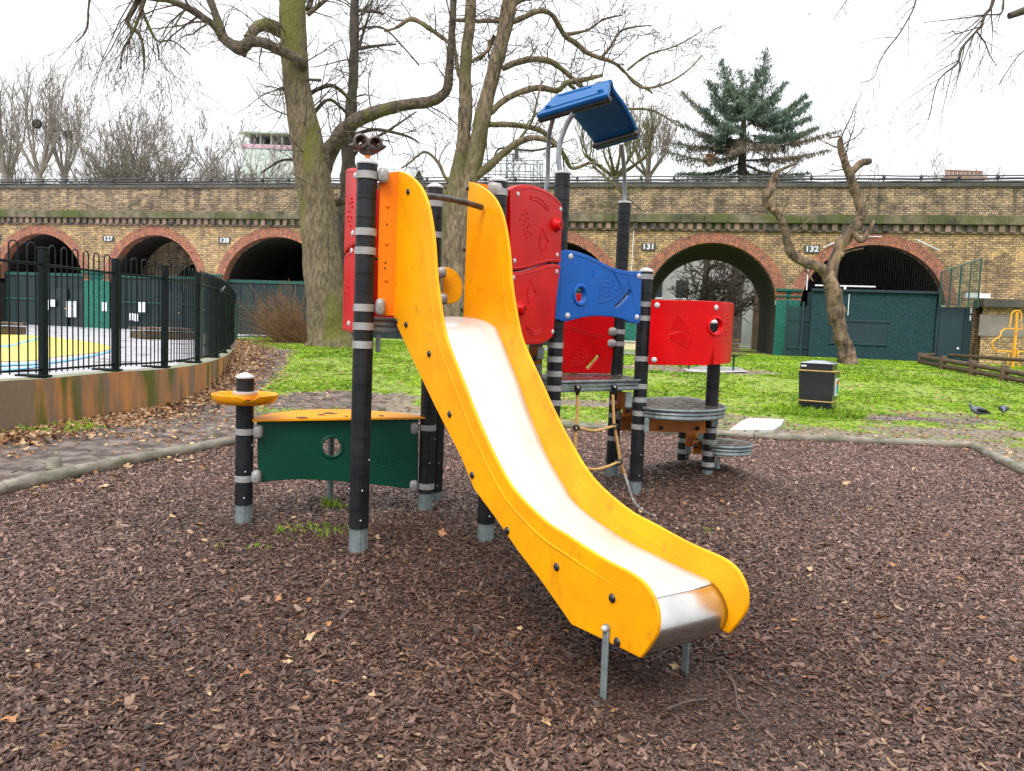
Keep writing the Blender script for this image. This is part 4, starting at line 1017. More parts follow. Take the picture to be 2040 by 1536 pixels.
# orange flanking panels between posts and slide sides
def frange_panel(Pp, side, pxs, name, m, parent_bolts=()):
    e = S1.at(S1.hit(797, 480)[0], 1.8) if side == 0 else S2.at(S2.hit(931, 480)[0]+.0, 1.8, .03)
    e = np.array(e[:2]); d = (e-np.array(Pp[:2])); d = d/np.linalg.norm(d)
    s = Surf([np.array(Pp[:2])+d*.0, e]) ; return s
sA = frange_panel(PA, 0, None, 'a', None)
ol = smooth_path(sA.px([(757, 344), (797, 341)]), 2)+sA.px([(795, 560), (789, 630), (752, 628), (753, 500)])
mb = MB(); plate(mb, sA, [(0.055, p_[1]) if i in () else p_ for i, p_ in enumerate(ol)][::-1], th=.02, off=0.0)
for px, py in ((772, 411), (770, 485), (769, 558)):
    a, z = sA.hit(px, py); c = sA.at(a, z, 0); mb.sphere(c, .012, 10, 8)
oA = mb.build('side_panel', M['orange'], PLAY, smooth=35)
mb = MB()
for px, py in ((771, 447), (768, 523), (767, 534)):
    a, z = sA.hit(px, py); c = sA.at(a, z, -.001); mb.tube([c, sA.at(a, z, -.004)], .006, 8)
mb.build('dark_hole_disc', M['black'], oA, smooth=50)  # black discs on the panel paint the shade of small holes
sB = Surf([np.array(S2.at(S2.hit(931, 480)[0], 1.8, .02)[:2]), PB[:2]+np.array([0, .0])])
tz = sB.px([(931, 361), (976, 366)]); L_ = sB.L[-1]
mb = MB(); plate(mb, sB, [(0, 1.45), (L_-.03, 1.45), (L_-.03, tz[0][1]-.01), (0.0, tz[0][1])], th=.02); mb.build('side_panel', M['orange'], PLAY, smooth=35)
# grey clamps
def clamp(px, py, Y, name='clamp', sz=(.036, .04, .045)):
    c = D(px, py, Y); mb = MB(); mb.sphere(c, 1.0, 14, 10, sc=sz)
    # squared-off dome: superellipsoid
    e = .55; V = []
    for v in mb.v:
        q = [(v[i]-c[i])/sz[i] for i in range(3)]; n = (sum(abs(t)**3.2 for t in q))**(1/3.2); n2 = math.sqrt(sum(t*t for t in q)) or 1
        V.append(tuple(c[i]+sz[i]*q[i]*(n2/n if n else 1) for i in range(3)))
    mb.v = V; mb.tube([(c[0], c[1], c[2]), (c[0]-.0, c[1]-sz[1]-.004, c[2])], .009, 8)
    return mb.build(name, M['clamp'], PLAY, smooth=60)
clamp(764, 350, PA[1]+.01, sz=(.034, .04, .048)); clamp(758, 612, PA[1]+.01, sz=(.031, .04, .055))
clamp(987, 377, PB[1]-.03, sz=(.055, .04, .05))
clamp(880, 543, 6.05, sz=(.036, .04, .042)); clamp(882, 596, 6.05, sz=(.036, .04, .042))
clamp(1219, 661, PE[1]-.06, sz=(.05, .045, .045)); clamp(1217, 684, PE[1]-.06, sz=(.05, .045, .042))
for px, py in ((514, 860), (511, 950)): clamp(px, py, PH_[1]-.0, sz=(.035, .04, .05))
for px, py in ((826, 853), (824, 968)): clamp(px, py, PC[1]-.03, sz=(.035, .04, .05))
# rounded orange guard seen through the slide mouth
sg = Surf([(-.62, 6.12), (-.25, 6.2)]); mb = MB(); plate(mb, sg, smooth_path(sg.px([(884, 604), (905, 604), (919, 590), (921, 565), (912, 545), (897, 534), (882, 532)]), 3)[::-1], th=.02); mb.build('guard_plate', M['yellow'], PLAY, smooth=35)
# ---- decks
def deck(poly, z, th=.09, name='deck', rim=.012):
    mb = MB(); P = [tuple(p[:2]) for p in poly]; n = len(P)
    mb.poly([(x, y, z) for x, y in P]); mb.poly([(x, y, z-.02) for x, y in P[::-1]])
    for i in range(n): a, b = P[i], P[(i+1) % n]; mb.quad((a[0], a[1], z-.02), (b[0], b[1], z-.02), (b[0], b[1], z), (a[0], a[1], z))
    o = mb.build(name, M['deck'], PLAY, bevel=.004)
    c = np.mean(np.array(P), axis=0); mb = MB()
    def off(p, d): v = np.array(p)-c; l = np.linalg.norm(v); return tuple(c+v*(l+d)/l)
    for (za, zb, d0, d1) in ((z-.022, z-.052, .004, .014), (z-.056, z-.092, .004, .012)):
        for i in range(n):
            a, b = P[i], P[(i+1) % n]; A0, B0, A1, B1 = off(a, d0), off(b, d0), off(a, d1), off(b, d1)
            mb.quad((*A0, zb), (*B0, zb), (*B1, (za+zb)/2-.006), (*A1, (za+zb)/2-.006)); mb.quad((*A1, (za+zb)/2-.006), (*B1, (za+zb)/2-.006), (*B0, za), (*A0, za))
            mb.quad((*A0, zb), (*A0, za), (*B0, za), (*B0, zb))
            ia, ib = off(a, -.03), off(b, -.03); mb.quad((*ia, za), (*ib, za), (*B0, za), (*A0, za)); mb.quad((*ia, zb), (*A0, zb), (*B0, zb), (*ib, zb))
    r_ = mb.build('deck_rim', M['alu'], o)
    mb = MB(); mb.tube([(*off(p, .012), z-.006) for p in P]+[(*off(P[0], .012), z-.006)], .013, 8); mb.build('edge_tube', M['alu'], o, smooth=50)
    return o
ZT = Z(636, -0.72, 5.05); print('tower deck z', ZT)
deck([(PA[0]+.06, PA[1]+.06), (PB[0]-.02, PB[1]+.02), (PD[0]-.05, PD[1]-.05), (PK[0]-.1, PK[1]-.1), (-.25, 6.6), (PC[0]+.03, PC[1]-.03), (-1.0, 5.6)], ZT-.0)
ZM = 1.07
deck([(PD[0]+.03, PD[1]+.0), (PF[0]-.03, PF[1]-.05), (PF[0]+.0, PF[1]+.06), (PE[0], PE[1]-.04), (PE[0]-.12, PE[1]+.02), (PK[0]+.1, PK[1]+.35), (PK[0]+.04, PK[1])], ZM)
arc = smooth_path([(1.22, 7.06), (1.35, 6.94), (1.6, 6.93), (1.85, 7.08), (2.02, 7.35), (2.07, 7.75), (1.98, 8.2), (1.85, 8.4)], 4)
deck(arc+[(1.15, 7.9)], .82)
deck([(2.12+.29*math.cos(t), 7.74+.29*math.sin(t)) for t in np.linspace(-2.2, 2.2, 20)], Z(889, 2.12, 7.5)-.0)
c = D(1438, 904, 7.5); mb = MB(); mb.sphere(c, .02, 12, 8); mb.build('bolt_head', M['cap'], PLAY, smooth=60)
# hanger plates and orange beams below the decks
def hp(px0, py0, px1, py1, Y, m, th=.02, name='hanger_plate', rz=0.0, parent=None):
    a, b = D(px0, py0, Y), D(px1, py1, Y); mb = MB(); mb.box(((a[0]+b[0])/2, Y, (a[2]+b[2])/2), (abs(b[0]-a[0]), th, abs(a[2]-b[2])), rz=rz); return mb.build(name, M[m], PLAY, bevel=.004)
hp(749, 664, 757, 702, 5.0, 'galv'); hp(1071, 692, 1083, 716, 6.3, 'galv'); hp(1246, 781, 1258, 812, 7.05, 'galv'); hp(1284, 833, 1292, 862, 7.03, 'galv'); hp(1418, 830, 1430, 850, 7.4, 'galv'); hp(1067, 726, 1077, 755, 6.8, 'galv'); hp(1229, 818, 1237, 836, 7.5, 'galv')
hp(1427, 910, 1434, 934, 7.6, 'galv'); hp(1391, 862, 1402, 890, 7.9, 'galv'); hp(1366, 886, 1376, 905, 8.2, 'galv')
hp(1056, 690, 1078, 726, 6.6, 'brownorange', .03, 'beam'); hp(1230, 780, 1246, 815, 7.4, 'brownorange', .03, 'beam', .25); hp(1240, 806, 1258, 830, 7.3, 'brownorange', .03, 'beam', .4)
hp(1226, 822, 1262, 858, 7.95, 'brownorange', .03, 'beam', .3)
hp(1293, 833, 1404, 863, 7.5, 'brownorange', .04, 'beam'); hp(1367, 862, 1388, 890, 8.0, 'brownorange', .03, 'beam'); hp(1380, 878, 1404, 904, 7.85, 'brownorange', .03, 'beam', .3)
for px, py in ((1317, 853), (1390, 854), (1385, 889), (1066, 714), (1250, 818)):
    c = D(px, py, {1317: 7.45, 1390: 7.45, 1385: 7.75, 1066: 6.55, 1250: 7.2}[px]); mb = MB(); mb.sphere(c, .022, 12, 8); mb.build('bolt', M['black'], PLAY, smooth=60)

# ---- panel decoration in relief, drawn in the plane of the panel
def fan(mb, s, c, r0, r1, a0, a1, n=7, rr=.0035, gap=0.0, off=0.0, sx=1.0):
    rnd = random.Random(int(c[0]*1000))
    for k in range(n):
        rad = r0+(r1-r0)*k/(n-1)
        segs = [(a0, a1)] if k in (n-1,) else [(a0, a0+(a1-a0)*rnd.uniform(.35, .55)), (a0+(a1-a0)*rnd.uniform(.6, .7), a1)]
        for b0, b1 in segs:
            ridge(mb, s, [(c[0]+sx*rad*math.cos(math.radians(b0+(b1-b0)*j/8)), c[1]+rad*math.sin(math.radians(b0+(b1-b0)*j/8))) for j in range(9)], rr, 6, off)
def arc_r(mb, s, c, r, a0, a1, rr=.006, off=0.0, sx=1.0): ridge(mb, s, [(c[0]+sx*r*math.cos(math.radians(a0+(a1-a0)*j/12)), c[1]+r*math.sin(math.radians(a0+(a1-a0)*j/12))) for j in range(13)], rr, 6, off)
def ring(mb, s, a, z, r, rr=.01, off=0.0, sx=1.0):
    mb.tube([s.at(a+sx*r*math.cos(2*pi*j/24), z+r*math.sin(2*pi*j/24), off) for j in range(24)], rr, 8, closed=True)
def rim_line(mb, s, pts, rr=.004, off=0.0): ridge(mb, s, pts, rr, 6, off)
def bumps(mb, s, pxs, r=.006, off=0.0):
    for x, y in pxs: a, z = s.hit(x, y); mb.sphere(s.at(a, z, off), r, 8, 6)
def bracket(px, py, Y, w=.05):
    a = D(px, py, Y); mb = MB(); mb.box((a[0], a[1]+.02, a[2]), (w, .03, .022)); mb.build('bracket', M['band'], PLAY, bevel=.003)

# upper and lower red tower panels (right of the slide)
sR = Surf([(-.055, 5.44), (.37, 6.24)])
top_ = sR.px([(1016, 378), (1030, 370), (1050, 368), (1075, 373), (1100, 386), (1116, 402), (1121, 412)])
mid = sR.px([(1117, 524), (1105, 522), (1090, 523), (1070, 529), (1045, 536), (1018, 539)])
up = smooth_path(top_, 3)+smooth_path(mid, 3)
mb = MB(); plate(mb, sR, up[::-1], th=.05, edge=.008)
rim_line(mb, sR, smooth_path([(a+.0, z-.022) for a, z in top_[1:-1]], 3), .004); rim_line(mb, sR, smooth_path([(a, z+.018) for a, z in mid], 3), .004)
ridge(mb, sR, smooth_path(sR.px([(1057, 391), (1068, 392), (1080, 399), (1090, 412), (1093, 419), (1088, 417), (1078, 406), (1067, 399), (1058, 397), (1057, 391)]), 4), .0045, 6)
def knob(mb, s, a, z, k=1.0): mb.tube([s.at(a, z, n) for n in (.004, -.004, -.022, -.040, -.048, -.048, -.020)], [.062*k, .058*k, .046*k, .043*k, .037*k, .026*k, .022*k], 24, caps=True)
a, z = sR.hit(1107, 448); knob(mb, sR, a, z)
mbk = MB(); mbk.tube([sR.at(a, z, -.018), sR.at(a, z, -.026)], .020, 16)  # black disc paints deep shade into the knob's shallow recess
bumps(mb, sR, [(1047, 418), (1041, 426), (1050, 424), (1036, 437), (1046, 439), (1052, 434), (1044, 446), (1050, 452), (1056, 449), (1043, 458), (1052, 460), (1058, 465), (1046, 466), (1050, 474)], .008)
def mazefan(s, x, y, k=1.0, n=8):
    for i in range(n):
        q = i/(n-1); ridge(mb, s, smooth_path(s.px([(x+(-3-4*q)*k, y+(8+30*q)*k), (x+(0-2*q)*k, y+(9+31*q)*k), (x+(4+5*q)*k, y+(3+27*q)*k)]), 3), .0042, 6)
    ridge(mb, s, s.px([(x, y), (x+12*k, y+27*k), (x+1*k, y+54*k)]), .0052, 6); ridge(mb, s, s.px([(x, y), (x-7*k, y+24*k), (x, y+50*k)]), .003, 6)
mazefan(sR, 1080, 455)
upo = mb.build('red_panel', M['red'], PLAY, smooth=35, label='upper red panel with bumps and a porthole knob, right of the slide')
mbk.build('dark_knob_disc', M['black'], upo)
bolts(sR, [(1032, 387), (1025, 520), (1117, 417), (1110, 508)], upo, .019)
mid2 = sR.px([(1018, 543), (1045, 540), (1070, 533), (1090, 527), (1105, 526), (1117, 528)])
low = smooth_path(mid2, 3)+smooth_path(sR.px([(1108, 600), (1103, 662), (1098, 674), (1080, 684), (1060, 687), (1030, 684), (1010, 675)]), 3)
mb = MB(); plate(mb, sR, low[::-1], th=.05, edge=.008)
rim_line(mb, sR, smooth_path([(a, z-.02) for a, z in mid2], 3), .004)
bl = sR.px([(1103, 655), (1098, 667), (1080, 677), (1060, 680), (1035, 677)]); rim_line(mb, sR, smooth_path(bl, 3), .003)
a, z = sR.hit(1034, 616); knob(mb, sR, a, z, .92)
mbk = MB(); mbk.tube([sR.at(a, z, -.018), sR.at(a, z, -.026)], .019, 16)  # black disc again, painted shade at the bottom of the knob
mazefan(sR, 1056, 558)
bumps(mb, sR, [(1081, 594), (1087, 587), (1091, 593), (1088, 601), (1095, 604), (1083, 612), (1090, 617), (1085, 620), (1099, 619), (1093, 626), (1087, 639), (1079, 603)], .005)
ridge(mb, sR, smooth_path(sR.px([(1047, 649), (1052, 660), (1062, 667), (1072, 665), (1079, 660), (1078, 656), (1070, 660), (1061, 661), (1053, 654), (1047, 649)]), 4), .0045, 6)
lwo = mb.build('red_panel', M['red'], PLAY, smooth=35, label='lower red panel with a smile groove, right of the slide')
mbk.build('dark_knob_disc', M['black'], lwo)
bolts(sR, [(1023, 553), (1109, 541), (1101, 661)], lwo, .019)
for py in (510, 541, 628, 661): bracket(1118 if py < 600 else 1112, py, 6.4, .045)
# curved red panels on the far left of the tower
sL = Surf(smooth_path([(-.985, 4.86), (-1.085, 5.07), (-1.17, 5.32), (-1.215, 5.6), (-1.17, 5.88), (-1.02, 6.08), (-.80, 6.2)][::-1], 8))
aM = sL.L[-1]; 
def zl(f, py0, py1):                      # height of a rim at fraction f between near and far rows
    X, Y, _ = sL.at(aM*f, 0); return Z(py0+(py1-py0)*min(1, f*2.6), X, Y)
N_ = 14; fr = [i/N_ for i in range(N_+1)]
zt = 2.47; 
fr = [i/N_ for i in range(N_+1)]
upl = [(aM*f, 1.98+.015*math.sin(f*7)) for f in fr]+[(aM*f, 2.44+.09*math.sin(pi*min(1, f*1.0))) for f in fr[::-1]]
mb = MB(); plate(mb, sL, upl, th=.05, cut=.04, edge=.008, off=0.0)
bumps(mb, sL, [(701, 395), (698, 405), (702, 412), (697, 421), (700, 432), (696, 440), (702, 402), (699, 449), (694, 431)], .009)
rim_line(mb, sL, [(a, z-.02) for a, z in upl[N_+2:-1]], .004); rim_line(mb, sL, [(a, z+.02) for a, z in upl[1:N_]], .004)
o = mb.build('red_panel', M['red'], PLAY, smooth=40, label='upper curved red panel at the left of the tower'); bolts(sL, [(708, 350), (703, 465)], o, .021)
lol = [(aM*f, 1.43+.01*math.sin(f*3)) for f in fr]+[(aM*f, 1.955+.015*math.sin(f*7)) for f in fr[::-1]]
mb = MB(); plate(mb, sL, lol, th=.05, cut=.04, edge=.008); rim_line(mb, sL, [(a, z-.02) for a, z in lol[N_+2:-1]], .004); rim_line(mb, sL, [(a, z+.02) for a, z in lol[1:N_]], .004)
bumps(mb, sL, [(694, 560), (695, 572), (693, 584), (690, 566), (689, 580)], .007)
o = mb.build('red_panel', M['red'], PLAY, smooth=40, label='lower curved red panel at the left of the tower'); bolts(sL, [(701, 500), (695, 645)], o, .021)

# blue panel
sBl = Surf([(.375, 6.33), (1.165, 6.98)])
tb = sBl.px([(1120, 502), (1128, 498), (1150, 501), (1180, 512), (1215, 530), (1245, 539), (1268, 540), (1279, 541)])
bb = sBl.px([(1276, 640), (1270, 645), (1255, 642), (1235, 634), (1205, 630), (1170, 631), (1140, 638), (1122, 641), (1113, 636)])
ol = smooth_path(tb, 3)+smooth_path(bb, 3)
h1 = sBl.hit(1156, 588); hole = circle(h1[0], h1[1], .052, 22, .066)
sl = sBl.px([(1228, 612), (1225, 609), (1238, 598), (1249, 583), (1254, 577), (1257, 579), (1256, 588), (1243, 602), (1231, 613)])
mb = MB(); plate(mb, sBl, ol[::-1], [hole, sl], th=.045, edge=.008)
rim_line(mb, sBl, smooth_path([(a+.02 if i == 0 else a, z-.03) for i, (a, z) in enumerate(tb[1:-1])], 3), .0045)
ring(mb, sBl, h1[0], h1[1], .078, .017, .004, 0.88); 
arc_r(mb, sBl, (sBl.hit(1200, 535)[0], sBl.hit(1200, 545)[1]), .105, 160, 200, .008)
for k in range(9):                         # fan-shaped maze relief
    q = k/8; a0, z0 = sBl.hit(1197+q*-6, 563+q*40); a1, z1 = sBl.hit(1217+q*24, 550+q*26); am, zm = (a0+a1)/2+.012, (z0+z1)/2-.012-.012*q
    P = smooth_path([(a0, z0), (am, zm), (a1, z1)], 5)
    if k < 8: g_ = 4 if k % 2 else 6; ridge(mb, sBl, P[:g_], .0045, 6); ridge(mb, sBl, P[g_+1:], .0045, 6)
    else: ridge(mb, sBl, P, .006, 6)
ridge(mb, sBl, sBl.px([(1222, 541), (1241, 576)]), .006, 6)
BL = mb.build('blue_panel', M['blue'], PLAY, smooth=35, label='blue wave-topped panel with a round window and slot'); bolts(sBl, [(1137, 511), (1273, 550), (1131, 629), (1269, 632)], BL, .026)
# dark red panels behind the rope net
sK = Surf([(.15, 7.30), (1.0, 7.78)])
ol = sK.px([(1104, 747), (1216, 752), (1222, 700), (1224, 640), (1224, 600), (1160, 585), (1104, 585)])
h1 = sK.hit(1108, 733); 
sl = sK.px([(1170, 735), (1168, 732), (1182, 717), (1191, 706), (1196, 708), (1194, 713), (1184, 724), (1173, 737)])
zd = ZM+.01
ol = [(a, max(z, zd)) for a, z in ol]
mb = MB(); plate(mb, sK, ol, [sl, circle(h1[0], max(h1[1], zd+.09), .055, 16, .062)], th=.045, edge=.008)
for dy in (0, 5): rim_line(mb, sK, smooth_path(sK.px([(1112, 646+dy), (1140, 652+dy), (1165, 660+dy), (1190, 667+dy), (1207, 669+dy)]), 3), .004)
ring(mb, sK, h1[0], max(h1[1], zd+.09), .082, .012, 0)
for k in range(8):
    q = k/7; a0, z0 = sK.hit(1147-q*9, 696+q*34); a1, z1 = sK.hit(1162+q*16, 686+q*22); P = smooth_path([(a0, z0), ((a0+a1)/2+.01, (z0+z1)/2-.012-.012*q), (a1, z1)], 5)
    g_ = 4 if k % 2 else 6
    if k < 7: ridge(mb, sK, P[:g_], .0045, 6); ridge(mb, sK, P[g_+1:], .0045, 6)
    else: ridge(mb, sK, P, .005, 6)
arc_r(mb, sK, sK.hit(1130, 690), .06, -20, 30, .005)
mb.build('red_panel', M['red'], PLAY, smooth=35, label='dark red panel standing behind the rope net')
# curved red panel of the lower deck
sC = Surf(smooth_path([(1.225, 7.06), (1.42, 6.97), (1.64, 6.98), (1.84, 7.08), (2.0, 7.26), (2.10, 7.5), (2.14, 7.78)], 3)); aM = sC.L[-1]
N_ = 16; fr = [i/N_ for i in range(N_+1)]
zb0, zt0 = Z(727, *sC.at(.02, 0)[:2]), Z(597, *sC.at(.02, 0)[:2]); zb1, zt1 = Z(716, *sC.at(aM, 0)[:2]), Z(606, *sC.at(aM, 0)[:2]); print('curved', zb0, zt0, zb1, zt1)
ol = [(aM*f, zb0+(zb1-zb0)*f) for f in fr]+[(aM*f, zt0+(zt1-zt0)*f) for f in fr[::-1]]
h1 = sC.hit(1426, 650); hole = circle(h1[0], h1[1], .075, 20, .062)
mb = MB(); plate(mb, sC, ol, [hole], th=.03, cut=.08, edge=.008)
mb.tube([sC.at(h1[0]+.095*math.cos(2*pi*j/24), h1[1]+.078*math.sin(2*pi*j/24), .0) for j in range(24)], .014, 8, closed=True)
c0 = sC.hit(1328, 681)                       # two nested fans of slats
for k in range(8):
    q = k/7; ridge(mb, sC, sC.px([(1350+q*22, 628+q*22), (1338+q*32, 655+q*6)]), .006, 6)
for k in range(9):
    q = k/8; ridge(mb, sC, sC.px([(1338+q*34, 665-q*3), (1336+q*28, 676+q*14)]), .006, 6)
ridge(mb, sC, sC.px([(1329, 674), (1370, 692), (1381, 661)]), .006, 6); ridge(mb, sC, sC.px([(1350, 627), (1381, 660)]), .004, 6); ridge(mb, sC, sC.px([(1330, 668), (1350, 662), (1380, 661)]), .004, 6)
ridge(mb, sC, sC.px([(1365, 634), (1364, 641)]), .004, 6)
bumps(mb, sC, [(1449, 628), (1450, 636), (1448, 644), (1450, 652), (1447, 661), (1446, 668)], .010)
o = mb.build('red_panel', M['red'], PLAY, smooth=40, label='wide curved red panel over the lower deck'); bolts(sC, [(1309, 608), (1427, 613), (1303, 717)], o, .027)

# dark green panel, orange table and bowl on the left
sG = Surf([(PH_[0]+.05, PH_[1]), (PC[0]-.05, PC[1]-.02)])
tp = sG.px([(512, 838), (660, 837), (834, 836)]); bt = sG.px([(833, 976), (800, 972), (740, 965), (700, 961), (650, 957), (600, 955), (560, 957), (515, 961)])
h1 = sG.hit(661, 890); hole = circle(h1[0], h1[1], .066, 22, .070)
mb = MB(); plate(mb, sG, (smooth_path(tp, 2)+smooth_path(bt, 2))[::-1], [hole], th=.02, edge=.005)
ring(mb, sG, h1[0], h1[1], .080, .012, 0)
for k in range(9): q = k/8; ridge(mb, sG, sG.px([(745+q*40, 897-q*29), (751+q*50, 906-q*0)]), .0025, 5, -.001)
for k in range(8): q = k/7; ridge(mb, sG, sG.px([(748+q*50, 907+q*1), (755+q*36, 930-q*7)]), .0025, 5, -.001)
ridge(mb, sG, sG.px([(750, 935), (802, 918)]), .004, 5)
bumps(mb, sG, [(520, 892), (532, 898), (540, 895), (545, 903), (529, 906), (551, 898), (548, 912), (560, 905), (540, 912), (568, 919), (556, 921)], .006)
mb.build('green_panel', M['green'], PLAY, smooth=35)
zt = Z(839, *sG.at(.2, 0)[:2]); p0 = np.array(sG.at(0.0, 0)[:2]); p1 = np.array(sG.at(sG.L[-1]+.02, 0)[:2]); e = p1-p0; nn = np.array([-e[1], e[0]])/np.linalg.norm(e)
ft = [tuple(p0+e*t-nn*(.05)) for t in np.linspace(-.0, 1, 14)]; bk = [tuple(p0+e*t+nn*(.02+.55*math.sin(pi*min(1, max(0, t)))**.7)) for t in np.linspace(1, 0, 24)]
mb = MB(); pl = ft+bk; n = len(pl); mb.poly([(x, y, zt+.02) for x, y in pl]); mb.poly([(x, y, zt+.006) for x, y in pl[::-1]])
for i in range(n): a, b = pl[i], pl[(i+1) % n]; mb.quad((*a, zt+.006), (*b, zt+.006), (*b, zt+.02), (*a, zt+.02))
tb_ = mb.build('table_top', M['tableorange'], PLAY, bevel=.006)
mb = MB()
for x, y, s in ((640, 826, .02), (655, 823, .03), (668, 824, .012), (602, 832, .03), (705, 828, .008), (760, 828, .015), (690, 829, .012)):
    P = U(x, y, zt+.024); mb.sphere(P, s, 7, 5, sc=(1.6, 1, .25))
mb.build('dirt', M['stick'], tb_, smooth=60)
Pp = U(657, 1000); mb = MB(); mb.tube([(Pp[0], Pp[1], -.1), (Pp[0], Pp[1], zt)], .028, 14); mb.build('support_pole', M['galv'], PLAY, smooth=50)
# bowl round the short post
bz = Z(788, *PH_[:2]); R = .232; n = 96; mb = MB(); prof = [(.07, bz-.055), (.14, bz-.062), (.20, bz-.05), (.226, bz-.02), (R, bz+.012), (R-.006, bz+.016), (R-.014, bz+.012), (.205, bz-.025), (.15, bz-.04), (.066, bz-.04)]
base = 0
for r_, z in prof:
    for j in range(n):
        a = 2*pi*j/n; zz = z; rr_ = r_
        d = abs(((a+1.12+pi) % (2*pi))-pi)        # scooped notch facing front right
        if r_ > .18 and d < .30: k = math.cos(d/.30*pi/2); zz = z-max(0, z-(bz-.020))*k**1.2*.95
        mb.v.append((PH_[0]+rr_*math.cos(a), PH_[1]+rr_*math.sin(a), zz))
for i in range(len(prof)-1):
    for j in range(n): mb.f.append((i*n+j, i*n+(j+1) % n, (i+1)*n+(j+1) % n, (i+1)*n+j))
bo = mb.build('bowl', M['tableorange'], PLAY, smooth=50)
mb = MB(); mb.lathe([(.064, bz+.012), (.085, bz+.012), (.088, bz+.03), (.064, bz+.032)], PH_[:2], 28); mb.build('collar', M['cap'], bo, smooth=50)
mb = MB(); mb.lathe([(.064, bz-.02), (.105, bz-.02), (.10, bz+.006), (.064, bz+.012)], PH_[:2], 28); mb.build('hub', M['tableorange'], bo, smooth=50)

# binocular toy on the front post
zc = ZA+.03; X, Y = PA[:2]; mb = MB(); mb.tube([(X, Y, zc-.01), (X, Y, Z(303, X, Y))], .0165, 12); st = mb.build('binocular_stem', M['orange'], PLAY, smooth=50)
cz = Z(287, X, Y); zz = cz; mb = MB()
for sx in (-1, 1):
    n = 24; prof = [(.036, -.055), (.044, -.05), (.047, 0), (.046, .05), (.034, .055), (.030, .052), (.026, .0), (.013, -.01), (.013, -.055), (.036, -.055)]
    q = Matrix.Rotation(math.radians(90), 3, 'X'); base = len(mb.v)
    for r_, h in prof:
        for j in range(n):
            v = Matrix.Rotation(.22, 3, 'Z') @ (q @ Vector((r_*math.cos(2*pi*j/n), r_*math.sin(2*pi*j/n), h))); mb.v.append((X+sx*.042+v.x, Y+v.y+sx*.01, zz+v.z+.005*(sx < 0)))
    for i in range(len(prof)-1):
        for j in range(n): mb.f.append((base+i*n+j, base+(i+1)*n+j, base+(i+1)*n+(j+1) % n, base+i*n+(j+1) % n))
    mb.tube([(X+sx*.075, Y, zz-.012), (X+sx*.10, Y-.01, zz-.016), (X+sx*.118, Y-.012, zz-.012)], [.03, .014, .004], 10)
mb.sphere((X, Y, zz-.03), .05, 14, 10, sc=(1.25, .8, .85)); mb.sphere((X, Y-.01, zz+.018), .03, 12, 8, sc=(1.5, 1.1, .6)); mb.tube([(X, Y, zz-.06), (X, Y, zz-.02)], [.024, .034], 12)
mb.build('toy_binoculars', M['binoc'], PLAY, smooth=50)

# rope net and chain
sN = Surf([(PD[0]+.02, PD[1]-.07), (PF[0]-.02, PF[1]-.12)])
def sp(x, y, off=0.0): a, z = sN.hit(x, y); return sN.at(a, z, off)
NET = []
mb = MB(); mb.tube(smooth_path([sp(1150, 786), sp(1151, 815), sp(1149, 840), sp(1148, 852), sp(1146, 880), sp(1147, 905), sp(1149, 930)], 4), .0135, 8)
mb.tube(smooth_path([sp(1221, 786), sp(1222, 815), sp(1223, 840), sp(1224, 850), sp(1228, 870), sp(1232, 895), sp(1236, 921), sp(1241, 935), sp(1247, 950)], 4), .0135, 8)
mb.tube(smooth_path([sp(1150, 852), sp(1165, 855), sp(1182, 858), sp(1200, 855), sp(1222, 849)], 4), .0125, 8)
mb.tube(smooth_path([sp(1150, 926), sp(1165, 931), sp(1183, 935), sp(1205, 931), sp(1233, 920)], 4), .0125, 8)
net = mb.build('rope_net', M['rope'], PLAY, smooth=60)
for x, y in ((1147, 852), (1224, 849), (1233, 920)):
    c = Vector(sp(x, y, -.005)); mb = MB(); mb.tube([tuple(c+Vector((.020*math.cos(t), -.008, .018*math.sin(t)))) for t in np.linspace(0, 2*pi, 16)[:-1]], .011, 8, closed=True); mb.tube([tuple(c+Vector((-.025, 0, -.01))), tuple(c+Vector((.025, 0, .01)))], .013, 8)
    k = mb.build('rope_joint', M['black'], net, smooth=60); mb = MB(); mb.sphere(c+Vector((0, -.012, 0)), .010, 8, 6); mb.build('joint_pin', M['rope'], k, smooth=60)
for x, y in ((1149, 772), (1222, 771)):
    c = Vector(sp(x, y, -.01)); mb = MB(); mb.tube([tuple(c+Vector((0, 0, .03))), tuple(c+Vector((0, -.004, .012))), tuple(c), tuple(c+Vector((0, 0, -.035))), tuple(c+Vector((0, 0, -.06)))], [.014, .031, .033, .024, .012], 14)
    k = mb.build('rope_shackle', M['black'], PLAY, smooth=60); mb = MB(); mb.sphere(c+Vector((.003, -.033, .002)), .009, 8, 6); mb.build('shackle_pin', M['cap'], k, smooth=60)
mb = MB(); mb.tube([sp(1243, 943), sp(1250, 962)], [.011, .014], 10); mb.build('rope_ferrule', M['cap'], net, smooth=50)
P0 = np.array(sp(1250, 962)); P1_ = U(1264, 1000, .08); P2_ = U(1283, 1018, .03); P3_ = U(1304, 1027, .025)
path = smooth_path([tuple(P0), tuple((P0+P1_)/2+np.array([-.004, 0, -.005])), tuple(P1_), tuple(P2_), tuple(P3_)], 16); pts = [np.array(path[0])]; acc = 0
for a, b in zip(path, path[1:]):
    acc += np.linalg.norm(np.array(b)-np.array(a))
    if acc > .021: pts.append(np.array(b)); acc = 0
mb = MB()
for i in range(len(pts)-1):
    c = (pts[i]+pts[i+1])/2; d = Vector(pts[i+1]-pts[i]).normalized(); u = d.orthogonal().normalized(); w = d.cross(u); s_ = u if i % 2 else w
    mb.tube([tuple(Vector(c)+d*.017*math.cos(t)+s_*.0085*math.sin(t)) for t in np.linspace(0, 2*pi, 11)[:-1]], .0036, 5, closed=True)
